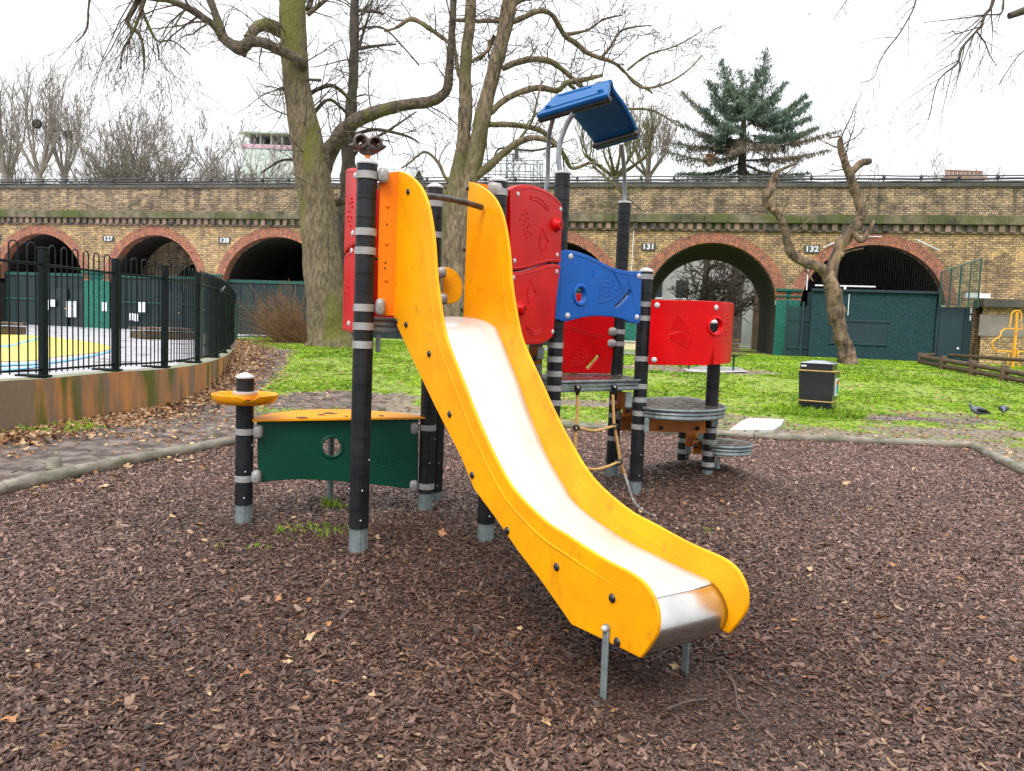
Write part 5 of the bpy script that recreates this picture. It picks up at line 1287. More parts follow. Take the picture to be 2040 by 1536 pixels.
mb.build('chain', M['chain'], net, smooth=60)

# blue roof on bent tubes
def tubepath(name, pts, r=.021): mb = MB(); mb.tube(smooth_path(pts, 6), r, 12); return mb.build(name, M['tube'], PLAY, smooth=50)
zD = Z(345, *PD); zE = Z(404, *PE)
jD = D(1142, 226, 6.33); jK = D(1102, 236, 6.62); jE = D(1237, 284, 7.40); ZB = (jD[2]+jK[2]+jE[2])/3; print('roof joints', jD, jK, jE)
tubepath('roof_tube', [(PD[0], PD[1], zD-.05), tuple(D(1113, 322, 6.42)), tuple(D(1116, 285, 6.41)), tuple(D(1128, 250, 6.38)), tuple(jD)], .021)
tubepath('roof_tube', [(PK[0], PK[1], 2.5), tuple(D(1090, 360, 6.95)), tuple(D(1092, 310, 6.9)), tuple(D(1094, 270, 6.8)), tuple(jK)], .019)
tubepath('roof_tube', [(PE[0], PE[1], zE-.05), tuple(D(1244, 375, 7.82)), tuple(D(1244, 345, 7.75)), tuple(D(1241, 312, 7.6)), tuple(jE)], .020)
b1n, b1f = D(1211, 199, 6.02), D(1078, 238, 6.72); b2n, b2f = D(1266, 266, 7.02), D(1186, 290, 7.60)
for a, b in ((b1n, b1f), (b2n, b2f)):
    mb = MB(); mb.tube([tuple(a), tuple(b)], .028, 12); k = mb.build('roof_bar', M['sleeve'], PLAY, smooth=50)
    mb = MB(); mb.sphere(a, .030, 10, 8); mb.sphere(b, .030, 10, 8); mb.build('bar_end', M['handle'], k, smooth=60)
# cross section from bar1 over the ridge to bar2, at the near and far ends
def shell(t):                              # t: 0 near end, 1 far end
    A = b1n*(1-t)+b1f*t; B = b2n*(1-t)+b2f*t; rn = D(1216, 166, 6.50); rf = D(1112, 195, 7.10); Rr = rn*(1-t)+rf*t
    A = A+np.array([0, 0, .0]); d = (B-A); up = np.array([0, 0, 1.0])
    o1 = A-d*.05-up*.02+up*.03
    return [o1, A*.55+Rr*.45+up*.02-d*.02, Rr-d*.06-up*.025, Rr+up*.01, Rr+d*.09-up*.03, (Rr+B)/2+up*.03+d*.03, B+d*.02+up*.03, B+d*.03-up*.03]
ends = [smooth_path([tuple(p) for p in shell(t)], 5) for t in np.linspace(-.02, 1.02, 9)]
mb = MB(); m_ = len(ends[0])
for row in ends:
    for p in row: mb.v.append(tuple(p))
for i in range(len(ends)-1):
    for j in range(m_-1): b = i*m_+j; mb.f.append((b, b+1, b+m_+1, b+m_))
roof = mb.build('roof', M['roofblue'], PLAY, smooth=70); so = roof.modifiers.new('t', 'SOLIDIFY'); so.thickness = .035; so.offset = 0
bv = roof.modifiers.new('b', 'BEVEL'); bv.width = .01; bv.segments = 2; bv.limit_method = 'ANGLE'; bv.angle_limit = 1.0
def roofpt(t, j, up=.02): P = smooth_path([tuple(p) for p in shell(t)], 5)[j]; return (P[0], P[1]-up*.6, P[2]+up)
mb = MB()
mb.tube([roofpt(t, 2) for t in np.linspace(.06, .94, 8)], .006, 6); mb.tube([roofpt(t, 9) for t in np.linspace(.3, .9, 8)], .006, 6)
for t, j in ((.1, 3), (.92, 3)): mb.sphere(roofpt(t, j, .018), .03, 10, 8, sc=(1, 1, .5))
mb.build('roof_relief', M['roofblue'], roof, smooth=60)
# ------------------------------------------------------------------ round timber edging of the bark bed
def edging():
    t = empty('timber_edging', (EDGE[5][0], EDGE[5][1], 0), 'grey round-timber kerb edging the bark bed', 'kerb')
    e0 = np.array([EDGE[5][0], EDGE[5][1], 0]); pts = [np.array([x, y, 0.045]) for x, y in EDGE]
    cuts = []
    for i in range(len(pts)-1):
        a, b = pts[i], pts[i+1]; L_ = np.linalg.norm(b-a); n = max(1, round(L_/2.4))
        for k in range(n): cuts.append((a+(b-a)*k/n, a+(b-a)*(k+1)/n))
    rr = random.Random(5)
    for k, (a, b) in enumerate(cuts):
        d = (b-a)/np.linalg.norm(b-a); a2 = a+d*.006; b2 = b-d*.006; mb = MB(); n = 9
        za, zb = terr(a[0], a[1]), terr(b[0], b[1])
        P = [tuple(a2+(b2-a2)*q/n+np.array([rr.uniform(-.006, .006), rr.uniform(-.006, .006), (za+(zb-za)*q/n)+rr.uniform(-.004, .004)])-e0) for q in range(n+1)]
        r0 = rr.uniform(.058, .066); mb.tube(P, [r0*.93]+[r0*rr.uniform(.97, 1.03) for _ in range(n-1)]+[r0*.93], 14); mb.build('log', M['log'], t, smooth=50)
    for px, py in ((110, 948), (425, 880), (765, 832)):
        P = U(px, py-6)-e0; mb = MB(); z = .13; mb.lathe([(.062, -.1), (.066, z-.03), (.05, z), (.002, z+.006)], (P[0]-.05, P[1]+.07), 10); mb.build('stake', M['log'], t, smooth=50)
edging()
# ------------------------------------------------------------------ court retaining wall and bow-top fence
def court():
    t = empty('retaining_wall', (WALL[3][0], WALL[3][1], 0), 'low stained concrete retaining wall curving under the bow-top fence', 'wall')
    c0 = np.array([WALL[3][0], WALL[3][1]]); W = smooth_path(WALL, 6); W = [np.array(p) for p in W]
    mb = MB(); tp = MB(); TH = .32
    nrm = []
    for i in range(len(W)):
        a = W[max(0, i-1)]; b = W[min(len(W)-1, i+1)]; d = (b-a)/np.linalg.norm(b-a); nrm.append(np.array([-d[1], d[0]]))
    for i in range(len(W)-1):
        a, b = W[i]-c0, W[i+1]-c0; za = CZ-.004; 
        mb.quad((*a, -.2), (*b, -.2), (*b, za), (*a, za))
        a2, b2 = a+nrm[i]*TH, b+nrm[i+1]*TH
        tp.quad((*a, za), (*b, za), (*b2, za), (*a2, za)); mb.quad((*b2, -.2), (*a2, -.2), (*a2, za), (*b2, za))
    mb.build('wall_face', M['concwall'], t, smooth=40); tp.build('wall_top', M['walltop'], t)
    # court surface
    inner = [tuple(W[i]+nrm[i]*TH) for i in range(len(W))]
    mb = MB(); mb.poly([(x, y, CZ-.02) for x, y in inner]+[(-12.5, 46, CZ-.02), (-70, 58, CZ-.02), (-70, 5, CZ-.02)]); o = mb.build('play_court', M['court']); tag(o, kind='structure')
    ys = [(-300, 668), (-100, 664), (60, 668), (150, 677), (205, 686), (222, 693), (190, 702), (110, 711), (60, 718), (-60, 722), (-250, 730)]
    mb = MB(); P = [U(x, y, CZ-.012) for x, y in smooth_path(ys, 4, True)]; mb.poly([tuple(p) for p in P]); o = mb.build('yellow_court_marking', M['courtyellow']); tag(o, kind='structure')
    for row in ([(-200, 700), (0, 690), (40, 683), (75, 674), (90, 669)], [(-150, 744), (0, 728), (60, 725), (130, 718), (200, 705), (232, 694)], [(0, 737), (40, 734), (100, 727)]):
        mb = MB(); c = smooth_path(row, 5); 
        for (x0, y0), (x1, y1) in zip(c, c[1:]):
            mb.quad(*[tuple(U(x, y, CZ-.006)) for x, y in ((x0, y0+1.5), (x1, y1+1.5), (x1, y1-1.5), (x0, y0-1.5))])
        o = mb.build('blue_court_line', M['courtblue']); tag(o, kind='structure')
    return W, nrm
CW, CN = court()
def fence():
    W, N_ = CW, CN; off = .10; P = [W[i]+N_[i]*off for i in range(len(W))]; L_ = [0]
    for a, b in zip(P, P[1:]): L_.append(L_[-1]+float(np.linalg.norm(b-a)))
    def at(s):
        i = max(0, min(len(P)-2, next((k for k in range(len(L_)-1) if L_[k+1] >= s), len(L_)-2))); q = (s-L_[i])/(L_[i+1]-L_[i]); return P[i]+(P[i+1]-P[i])*q
    def s_of(px):                          # station whose plan point shows in column px
        best = min(range(0, 4000), key=lambda k: abs(proj((*at(L_[-1]*k/4000), CZ+.5))[0]-px)); return L_[-1]*best/4000
    ss = [s_of(x) for x in (86, 230, 328, 394, 431)]; print('fence stations', ss, L_[-1])
    ss = [ss[0]-(ss[1]-ss[0])*k for k in (3, 2, 1) if ss[0]-(ss[1]-ss[0])*k > 0]+ss
    gap = 2.35; s = ss[-1]+gap
    while s < L_[-1]-.3: ss.append(s); s += gap
    ss.append(L_[-1]-.05)
    c = at(ss[4]); t = empty('bow_top_fence', (c[0], c[1], CZ), 'black bow-top railing on the retaining wall round the play court', 'fence')
    zt = Z(568, *at(ss[3])); H = Z(513, *at(ss[3]))-CZ; HT = Z(505, *at(s_of(60)))-CZ; HR = Z(535, *at(s_of(150)))-CZ; print('fence H', H, HT, HR)
    H = 1.66; HT = 1.72; HR = 1.46
    for s in ss:
        q = at(s)-c; d = at(min(s+.05, L_[-1]))-at(s-.05); a = math.atan2(d[1], d[0]); mb = MB(); mb.box((q[0], q[1], H/2), (.085, .085, H), rz=a); mb.box((q[0], q[1], H+.01), (.10, .10, .02), rz=a); o = mb.build('post', M['fence'], t, bevel=.005)
        n = np.array([-math.sin(a), math.cos(a)]); mb = MB(); e = q+n*.14; mb.box((e[0], e[1], .02), (.16, .42, .03), rz=a); mb.build('base_plate', M['fence'], o, bevel=.005)
    for s0, s1 in zip(ss, ss[1:]):
        mb = MB(); Lp = s1-s0; nb = max(4, int(round(Lp/.125/2))*2); 
        st = [s0+.05+(Lp-.10)*k/8 for k in range(9)]
        for z in (.10, HR): mb.tube([(*(at(s)-c), z) for s in st], .019 if z > 1 else .017, 6)
        st = [s0+Lp*(k+1)/(nb+1) for k in range(nb)]
        for k in range(0, nb, 2):
            a, b = at(st[k])-c, at(st[k+1])-c; r_ = np.linalg.norm(b-a)/2; m = (a+b)/2; pts = [(*a, .06), (*a, HR*.5), (*a, HT-r_)]
            for j in range(1, 8): th = pi-pi*j/8; q = m+(b-a)/2*math.cos(th); pts.append((*q, HT-r_+r_*math.sin(th)))
            pts += [(*b, HT-r_), (*b, HR*.5), (*b, .06)]; mb.tube(pts, .0095, 6)
        mb.build('fence_panel', M['fence'], t, smooth=60)
fence()
# distant green railings standing in front of the arches
def far_rail(p0, p1, label, h=1.25, n=None):
    a, b = np.array(p0[:2]), np.array(p1[:2]); L_ = np.linalg.norm(b-a); d = (b-a)/L_; t = empty('hoop_railing', (*a, terr(*a)), label, 'railing', rz=math.atan2(d[1], d[0]))
    mb = MB(); z0 = 0
    for z in (.12, h-.15): mb.tube([(0, 0, z), (L_, 0, z)], .02, 5)
    k = 0
    while k*.13 < L_: 
        x = k*.13; mb.tube([(x, 0, 0), (x, 0, h-.04), (x+.05, 0, h), (x+.1, 0, h-.04), (x+.1, 0, 0)], .008, 4); k += 2
    mb.build('rail_panel', M['fencegreen'], t)
    x = 0
    while x <= L_: mb = MB(); mb.box((x, 0, h/2), (.06, .06, h)); mb.build('post', M['fencegreen'], t); x += 2.6
far_rail(G(470, 677), G(620, 676), 'dark green hoop railing between bush and arch 128')
# low planters and bench on the court
for (px0, px1, py, h, lab) in ((-60, 53, 665, .35, 'low brown brick planter at the left edge of the court'), (290, 390, 675, .35, 'low brown brick planter in front of arch 127')):
    a, b = U(px0, py, CZ), U(px1, py+1, CZ); t = empty('planter', (a[0], a[1], CZ), lab, 'planter', 'planters on the court', rz=math.atan2(b[1]-a[1], b[0]-a[0])); L_ = float(np.linalg.norm(b-a))
    mb = MB(); mb.box((L_/2, .5, h/2-.05), (L_, 1.0, h-.1)); mb.build('planter_wall', M['railtimber'], t, bevel=.02); mb = MB(); mb.box((L_/2, .5, h), (L_+.08, 1.08, .1)); mb.build('coping', M['corbel'], t, bevel=.02)
def ladder_frame():
    a = U(432, 709, CZ); t = empty('climbing_ladder', (a[0], a[1], CZ), 'small dark metal rung frame on the court behind the fence corner', 'play frame'); mb = MB()
    for dx in (-.35, .05): mb.tube([(dx, 0, 0), (dx, 0, 1.4), (dx+.12, 0, 1.55)], .022, 8)
    mb.build('upright', M['galv'], t, smooth=50); mb = MB()
    for z in (.25, .5, .75, 1.0, 1.25): mb.tube([(-.35, 0, z), (.05, 0, z)], .015, 8)
    mb.build('rungs', M['galv'], t, smooth=50)
ladder_frame()

# ------------------------------------------------------------------ litter bin
def litter_bin():
    c = G(1629, 818); Y = c[1]+.2; w = 72/F*Y; X = D(1629, 800, Y)[0]; z0 = terr(X, Y)-.02; h = D(1630, 718, Y)[2]-z0
    t = empty('litter_bin', (X, Y, z0), 'square black litter bin with gold trim standing in the grass', 'litter bin', rz=math.radians(-31)); H = h
    mb = MB(); b = .30; q = .335
    V = [(-b, -b, 0), (b, -b, 0), (b, b, 0), (-b, b, 0), (-q, -q, H*.80), (q, -q, H*.80), (q, q, H*.80), (-q, q, H*.80)]; mb.v = V
    mb.f = [(0, 3, 2, 1), (4, 5, 6, 7), (0, 1, 5, 4), (1, 2, 6, 5), (2, 3, 7, 6), (3, 0, 4, 7)]; mb.build('body', M['bin'], t, bevel=.02)
    mb = MB(); mb.box((-.02, 0, H*.87), (.60, .60, H*.16)); mb.build('hood', M['bin'], t, bevel=.015)
    mb = MB(); e = .335; z1, z2 = H*.945, H; mb.v = [(-e-.02, -e, z1), (e-.02, -e, z1), (e-.02, e, z1), (-e-.02, e, z1), (-.1-.02, -.12, z2), (.1, -.12, z2), (.1, .12, z2), (-.1, .12, z2)]; mb.f = [(0, 3, 2, 1), (4, 5, 6, 7), (0, 1, 5, 4), (1, 2, 6, 5), (2, 3, 7, 6), (3, 0, 4, 7)]; mb.build('lid', M['binlid'], t, bevel=.012)
    for z, qq in ((H*.80, .345), (H*.20, .317)):
        mb = MB(); mb.box((0, 0, z), (2*qq, 2*qq, .018)); mb.build('gold_band', M['gold'], t, bevel=.003)
    mb = MB(); mb.box((-.25, -.305, H*.89), (.10, .01, .03)); mb.build('small_label', M['white'], t)
    cols = (((.45, .07, .03), .58), ((.04, .28, .40), .49), ((.04, .35, .30), .40)); mb = MB(); mb.box((.333, .0, H*.49), (.012, .34, .34)); st = mb.build('sticker', M['white'], t); st.rotation_euler.y = math.radians(-3.0) if False else 0
    for cc, zf in cols: mb = MB(); mb.box((.342, .03, H*zf), (.006, .24, .085)); mb.build('sticker_stripe', mat('sticker_colour', cc, None, rough=.4), st)
litter_bin()
# bench seen behind the curved red panel
def bench():
    P = G(1459, 740); X, Y = P[0], P[1]; z0 = terr(X, Y); t = empty('park_bench', (X, Y, z0), 'dark park bench on a concrete pad behind the curved red panel', 'bench', rz=math.radians(8))
    for x in (-1.25, .02):
        mb = MB(); mb.tube([(x, 0, -.05), (x, 0, .42)], .03, 8); mb.box((x, 0, .42), (.06, .42, .04)); mb.tube([(x, .18, .42), (x, .27, .86)], .022, 8); mb.build('leg', M['fencegreen'], t, smooth=50)
    for k in range(5): mb = MB(); mb.box((-.6, -.2+k*.095, .465), (1.75, .08, .035)); mb.build('seat_slat', M['railtimber'], t, bevel=.008)
    for k in range(3): mb = MB(); mb.box((-.6, .235+k*.025, .58+k*.125), (1.75, .03, .105)); mb.build('back_slat', M['railtimber'], t, bevel=.008)
    a = [G(x, y) for x, y in ((1360, 737), (1400, 731), (1470, 734), (1490, 743), (1420, 745), (1370, 742))]; mb = MB(); mb.poly([(p[0], p[1], terr(p[0], p[1])+.03) for p in a]); o = mb.build('bench_pad', M['slab']); tag(o, kind='structure')
bench()
# pale slab beside the timber edge
def slab():
    pts = [(1452, 862), (1478, 843), (1492, 838), (1540, 839), (1562, 841), (1556, 852), (1540, 862)]; P = [G(x, y) for x, y in pts]; mb = MB(); n = len(P)
    mb.poly([(p[0], p[1], terr(p[0], p[1])+.045) for p in P[::-1]])
    for i in range(n): a, b = P[::-1][i], P[::-1][(i+1) % n]; mb.quad((a[0], a[1], -.05), (b[0], b[1], -.05), (b[0], b[1], terr(b[0], b[1])+.045), (a[0], a[1], terr(a[0], a[1])+.045))
    o = mb.build('paving_slab', M['slab']); tag(o, 'pale irregular concrete slab between the timber edging and the grass', 'slab')
slab()
# pale strip of path seen beyond the blue panel
mb = MB(); P = [D(1120, 0, 27), D(1300, 0, 27), D(1300, 0, 32), D(1090, 0, 32)]; mb.poly([(p[0], p[1], terr(p[0], p[1])+.04) for p in P]); o = mb.build('far_path', M['path']); tag(o, kind='structure')

P = v2w(ARCH[6][0]+2.6, -.9, 0); t = empty('low_plinth', (P[0], P[1], .6), 'low cream plinth glimpsed between the posts under the blue panel', 'plinth', rz=VH); mb = MB(); mb.box((0, 0, .22), (3.4, .5, .44)); mb.build('block', mat('cream_plinth_paint', (.6, .52, .36), None, rough=.7), t, bevel=.02); mb = MB(); mb.box((0, 0, .47), (3.5, .6, .06)); mb.build('top', M['slab'], t)
# ------------------------------------------------------------------ log rail fence, right
def log_fence():
    posts = [G(1833, 727), (G(1865, 722)), G(1878, 737), G(1937, 748), G(2000, 760), G(2075, 776)]
    main = [posts[0], posts[2], posts[3], posts[4], posts[5]]
    c = main[2]; t = empty('log_rail_fence', (c[0], c[1], c[2]), 'low brown timber rail fence at the right edge of the lawn', 'fence')
    for k, P in enumerate(main+[posts[1]]):
        z = terr(P[0], P[1])-c[2]; mb = MB(); mb.lathe([(.10, z-.1), (.105, z+.42), (.09, z+.45), (.002, z+.455)], (P[0]-c[0], P[1]-c[1]), 12); mb.build('post', M['railtimber'], t, smooth=50)
    segs = list(zip(main, main[1:]))
    for a, b in segs:
        for h in (.12, .30): 
            A = np.array([a[0]-c[0], a[1]-c[1]-.09, terr(a[0], a[1])-c[2]+h]); B = np.array([b[0]-c[0], b[1]-c[1]-.09, terr(b[0], b[1])-c[2]+h]); mb = MB(); mb.tube([tuple(A+(B-A)*q/5) for q in range(6)], .075, 10); mb.build('rail', M['railtimber'], t, smooth=50)
    a = posts[1]; b = G(2090, 742); mb = MB(); A = (a[0]-c[0], a[1]-c[1], terr(a[0], a[1])-c[2]+.35); B = (b[0]-c[0], b[1]-c[1], terr(b[0], b[1])-c[2]+.35); mb.tube([A, B], .07, 10); mb.build('rail', M['railtimber'], t, smooth=50)
    a = posts[0]; b = posts[1]; mb = MB(); mb.tube([(a[0]-c[0], a[1]-c[1], terr(a[0], a[1])-c[2]+.35), A], .07, 10); mb.build('rail', M['railtimber'], t, smooth=50)
log_fence()
def yellow_frame():
    P = G(2020, 733); Y = P[1]; X = P[0]; z0 = terr(X, Y); t = empty('jungle_gym', (X, Y, z0), 'rusty yellow tubular exercise frame at the right edge', 'play frame')
    def q(x, y): p = D(x, y, Y); return (p[0]-X, 0, p[2]-z0)
    mb = MB(); mb.tube([q(2017, 735), q(2024, 660), q(2026, 622)], .055, 8); mb.build('mast', M['yrail'], t, smooth=50)
    for k, pts in enumerate(([(2016, 700), (1985, 700), (1977, 692), (1977, 680), (1985, 674), (1993, 670), (1995, 660), (2002, 655), (2022, 655)],
                ([(2012, 652), (2014, 640), (2016, 625), (2022, 619), (2032, 619), (2036, 628), (2034, 640)]), [(2024, 656), (2038, 656), (2036, 644)], [(2020, 700), (2028, 694), (2030, 712), (2032, 735)], [(2010, 735), (2012, 705), (2034, 703)], [(2020, 700), (2060, 702)])):
        mb = MB(); mb.tube([(a[0], .02*k, a[2]) for a in [q(x, y) for x, y in pts]], .03, 8); mb.build('bent_tube', M['yrail'], t, smooth=60)
yellow_frame()

# ------------------------------------------------------------------ pigeons
def pigeon(px, py, rz, s, lab, peck=False):
    P = G(px, py); t = empty('pigeon', (P[0], P[1], terr(P[0], P[1])+.012), lab, 'bird', 'pigeons on the grass', rz); t.scale = (s, s, s)
    mb = MB(); body = [(-.17, 0, .085, .012), (-.12, 0, .095, .03), (-.06, 0, .11, .052), (0, 0, .12, .062), (.05, 0, .13, .055), (.09, 0, .155, .036), (.108, 0, .18, .025), (.122, 0, .20, .024), (.137, 0, .20, .018), (.15, 0, .195, .006)]
    if peck: body = body[:5]+[(.09, 0, .115, .038), (.115, 0, .085, .026), (.13, 0, .06, .024), (.14, 0, .045, .018), (.15, 0, .03, .006)]
    mb.tube(smooth_path([b[:3] for b in body], 3), [float(r[0]) for r in smooth_path([(b[3],) for b in body], 3)], 12); mb.build('body', M['pigeon'], t, smooth=80)
    for sy in (-1, 1):
        mb = MB(); mb.tube([(-.15, sy*.02, .10), (-.07, sy*.05, .125), (.0, sy*.058, .135), (.04, sy*.045, .135)], [.008, .028, .032, .012], 8); mb.build('wing', M['sleeve'], t, smooth=80)
        mb = MB(); mb.tube([(0, sy*.02, .08), (.005, sy*.02, .005)], .005, 6); mb.tube([(-.015, sy*.02, .004), (.03, sy*.025, .004)], .004, 5); mb.build('leg', M['birdleg'], t, smooth=60)
pigeon(1948, 835, math.radians(165), 1.25, 'larger grey pigeon standing on the patchy grass, left of the pair')
pigeon(1998, 829, math.radians(60), 1.1, 'smaller blue-grey pigeon with its head down, right of the pair', True)

# ------------------------------------------------------------------ teal painted buildings against the viaduct, right
def shed():
    hy = VH; fy = -1.6                                         # front plane, 1.6 m out of the viaduct face
    def lx(px, py, y=fy): return vs(px, py, y)
    x0 = lx(1612, 690)[0]; x1 = lx(1858, 700)[0]; zt = lx(1750, 583)[1]; x2 = lx(1912, 700)[0]; zt2 = lx(1880, 612)[1]; x3 = lx(1945, 700)[0]
    t = empty('painted_brick_shed', v2w(x0, fy, .5), 'dark teal painted brick building filling arch 132', 'building', rz=VH); w = x1-x0; H = zt-.5
    def wallq(mb, xa, xb, ya, yb, za, zb): L_ = math.hypot(xb-xa, yb-ya); mb.quad((xa, ya, za), (xb, yb, za), (xb, yb, zb), (xa, ya, zb), [(0, za), (L_, za), (L_, zb), (0, zb)])
    mb = MB(); wallq(mb, 0, w, 0, 0, 0, H); wallq(mb, w, w, 0, 1.5, 0, H); wallq(mb, 0, 0, 1.5, 0, 0, H); mb.quad((0, 0, H), (w, 0, H), (w, 1.5, H), (0, 1.5, H)); mb.build('wall', M['brickteal'], t)
    mb = MB(); mb.box((w/2, -.03, H+.05), (w+.1, .2, .1)); mb.build('parapet_coping', M['tealdark'], t, bevel=.01)
    mb = MB(); mb.box((w*.40, -.02, H*.60), (w*.48, .06, .10)); mb.box((w*.40, -.02, H*.28), (w*.48, .06, .08)); mb.box((w*.40, .0, H*.44), (w*.46, .03, H*.30)); mb.build('blocked_window', M['tealdark'], t, bevel=.01)
    mb = MB(); mb.box((w*.28, .5, H+.28), (w*.5, .06, .06)); mb.box((w*.28, .5, H+.12), (.1, .1, .3)); mb.build('roof_rail', M['white'], t)
    mb = MB(); mb.tube([(w*.3, -.04, H-.1), (w*.3, -.04, H-1.0)], .02, 6); mb.build('vent_pipe', M['white'], t)
    # door bay
    w2 = x2-x1; H2 = zt2-.5; t2 = empty('painted_gate_bay', v2w(x1+.02, fy-.05, .5), 'dark teal boarded door bay beside the painted brick building', 'gate', rz=VH)
    mb = MB(); mb.box((w2/2, 0, H2/2), (w2, .1, H2)); mb.build('door_panel', M['tealdark'], t2, bevel=.01); mb = MB(); mb.box((w2/2, -.07, H2*.5), (w2*.78, .05, H2*.93)); d = mb.build('door', M['tealdark'], t2, bevel=.01)
    mb = MB(); mb.sphere((w2*.85, -.12, H2*.33), .05, 8, 6); mb.build('handle', M['white'], d, smooth=60)
    t3 = empty('angled_gate', v2w(x2+.03, fy-.05, .5), 'dark teal boarded gate leaf set at an angle, right of the door bay', 'gate', rz=VH+.9)
    w3 = (x3-x2)*1.15; mb = MB(); mb.box((w3/2, 0, H2/2), (w3, .09, H2+.05)); 
    for k in range(6): mb.box((w3*(k+.5)/6, -.055, H2/2), (w3/6-.03, .03, H2-.1))
    mb.build('gate_leaf', M['tealdark'], t3, bevel=.006)
    for k, zz in enumerate((H2*.96, H2*.84)): mb = MB(); mb.box((w3*.62, -.09, zz), (.07, .03, .22)); mb.build('hinge', M['white'], t3)
    # left: boarded fence between the green pier and the building
    a = lx(1562, 700, -1.0)[0]; b = x0; zf = lx(1590, 610, -1.0)[1]; t4 = empty('boarded_fence', v2w(a, -1.2, .5), 'dark teal boarded fence between the open arch pier and the painted building', 'fence', rz=VH-.08)
    n = 16; mb = MB(); L_ = b-a+.1
    for k in range(n): mb.box((L_*(k+.5)/n, 0, (zf-.5)/2), (L_/n-.012, .04, zf-.5-.02*(k % 3)))
    mb.build('boards', M['tealdark'], t4, bevel=.004); mb = MB(); mb.box((L_/2, -.04, (zf-.5)*.75), (L_, .05, .08)); mb.box((L_/2, -.04, (zf-.5)*.25), (L_, .05, .08)); mb.build('rail', M['tealdark'], t4)
    for xx in (0, L_*.62): mb = MB(); mb.box((xx, -.05, (zf-.5)/2+.1), (.1, .1, zf-.5+.2)); mb.build('post', M['tealdark'], t4)
    # wire mesh guard over the door bay
    c = v2w(x1, fy-.4, 0); t5 = empty('wire_mesh_guard', (c[0], c[1], zt2), 'tall green wire mesh guard over the teal door bay', 'mesh fence', rz=VH); Wm = lx(1952, 560, fy-.4)[0]-x1; Hl = lx(1865, 540, fy-.4)[1]-zt2; Hr = lx(1950, 515, fy-.4)[1]-zt2
    mb = MB(); n = 42
    for k in range(n+1): x = Wm*k/n; h = Hl+(Hr-Hl)*k/n; mb.tube([(x, 0, 0), (x, 0, h)], .006, 3, caps=False)
    for k in range(30):
        z = Hr*k/30; xs_ = 0 if z < Hl else Wm*(z-Hl)/(Hr-Hl); mb.tube([(xs_, 0, z), (Wm, 0, z)], .006, 3, caps=False)
    mb.build('mesh', M['fencegreen'], t5)
    mb = MB()
    for k in (0, .25, .5, .75, 1): h = Hl+(Hr-Hl)*k; mb.tube([(Wm*k, 0, 0), (Wm*k, 0, h)], .03, 6)
    mb.tube([(0, 0, Hl), (Wm, 0, Hr)], .025, 6); mb.build('frame', M['fencegreen'], t5, smooth=50)
    # flat buff building right of it with dark coping, against the viaduct
    xr = x3+.35; zr = vs(2000, 607, -.9)[1]; t6 = empty('brick_lean_to', v2w(xr, -.9, .5), 'low brown brick wall with orange and grey painted patches at far right', 'wall', rz=VH); mb = MB(); L_ = 18; wallq(mb, 0, L_, 0, 0, 0, zr-.5); mb.build('wall', M['brick'], t6)
    mb = MB(); mb.box((L_/2, .3, zr-.5+.05), (L_+.2, 1.2, .34)); mb.build('coping', M['stonedark'], t6, bevel=.02); mb = MB(); mb.box((L_/2+1.0, -.015, zr-.5-.42), (L_-2.0, .03, .36)); mb.build('orange_band', M['brickred'], t6)
    mb = MB(); mb.box((2.0, -.012, (zr-.5)*.68), (4.2, .02, .9)); mb.build('painted_patch', mat('grey_render_patch', (.16, .145, .125), (.24, .21, .18), 1.5, .9), t6)
    q_ = vs(1949, 571, -.7); mb = MB(); mb.box((q_[0]-xr, .2, zr-.5+.36), (.95, .12, .2)); mb.build('white_box', M['white'], t6)
    # mesh net hung over the arch
    ax, a_ = ARCH[8]; c = v2w(ax, -.08, zt+.1); t7 = empty('bird_netting', c, 'fine wire netting hung across the top of arch 132', 'netting', rz=VH); mb = MB()
    for k in range(-30, 31):
        x = a_*k/30.5; zz = ah(ax+x, ax, a_)-zt-.1
        if zz > 0: mb.tube([(x, 0, 0), (x, 0, zz)], .0025, 3, caps=False)
    mb.build('net', M['railblack'], t7)
shed()
# ------------------------------------------------------------------ bare trees
def rot_about(v, ax, a): return Matrix.Rotation(a, 3, ax) @ v
def grow(mb, p, d, L, r, lvl, rnd, up=0.1, kids=5, spread=0.8, sides=3, wob=0.28, minr=0.004, kink=1.0, stem=None, shrink=0.55, first=0.15):
    """one twig with its side twigs"""
    n = max(3, int(4+L*1.2)) if lvl > 0 else 4
    P = [Vector(p)]; q = Vector(d).normalized(); step = L/n
    for i in range(n):
        q = (q+Vector((rnd.gauss(0, wob), rnd.gauss(0, wob), rnd.gauss(0, wob)+up))*kink*0.6).normalized(); P.append(P[-1]+q*step)
    R = [max(minr, r*(1-0.75*i/n)) for i in range(n+1)]
    (stem if (stem is not None and r > 0.035) else mb).tube(P, R, (6 if r > 0.03 else 4 if r > 0.012 else sides), caps=False)
    if lvl <= 0: return
    for k in range(kids):
        t = first+(0.97-first)*(k+rnd.random())/kids; i = min(n-1, int(t*n)); f = t*n-i; pp = P[i].lerp(P[i+1], f); dd = (P[i+1]-P[i]).normalized()
        ax = dd.orthogonal().normalized(); ax = rot_about(ax, dd, rnd.uniform(0, 2*pi)); nd = rot_about(dd, ax, rnd.uniform(0.45, 1.0)*spread)
        grow(mb, pp, nd, L*shrink*rnd.uniform(0.6, 1.15)*(1.15-0.5*t), max(minr, R[i]*0.6), lvl-1, rnd, up, max(2, kids-1), spread, sides, wob, minr, kink, stem, shrink)
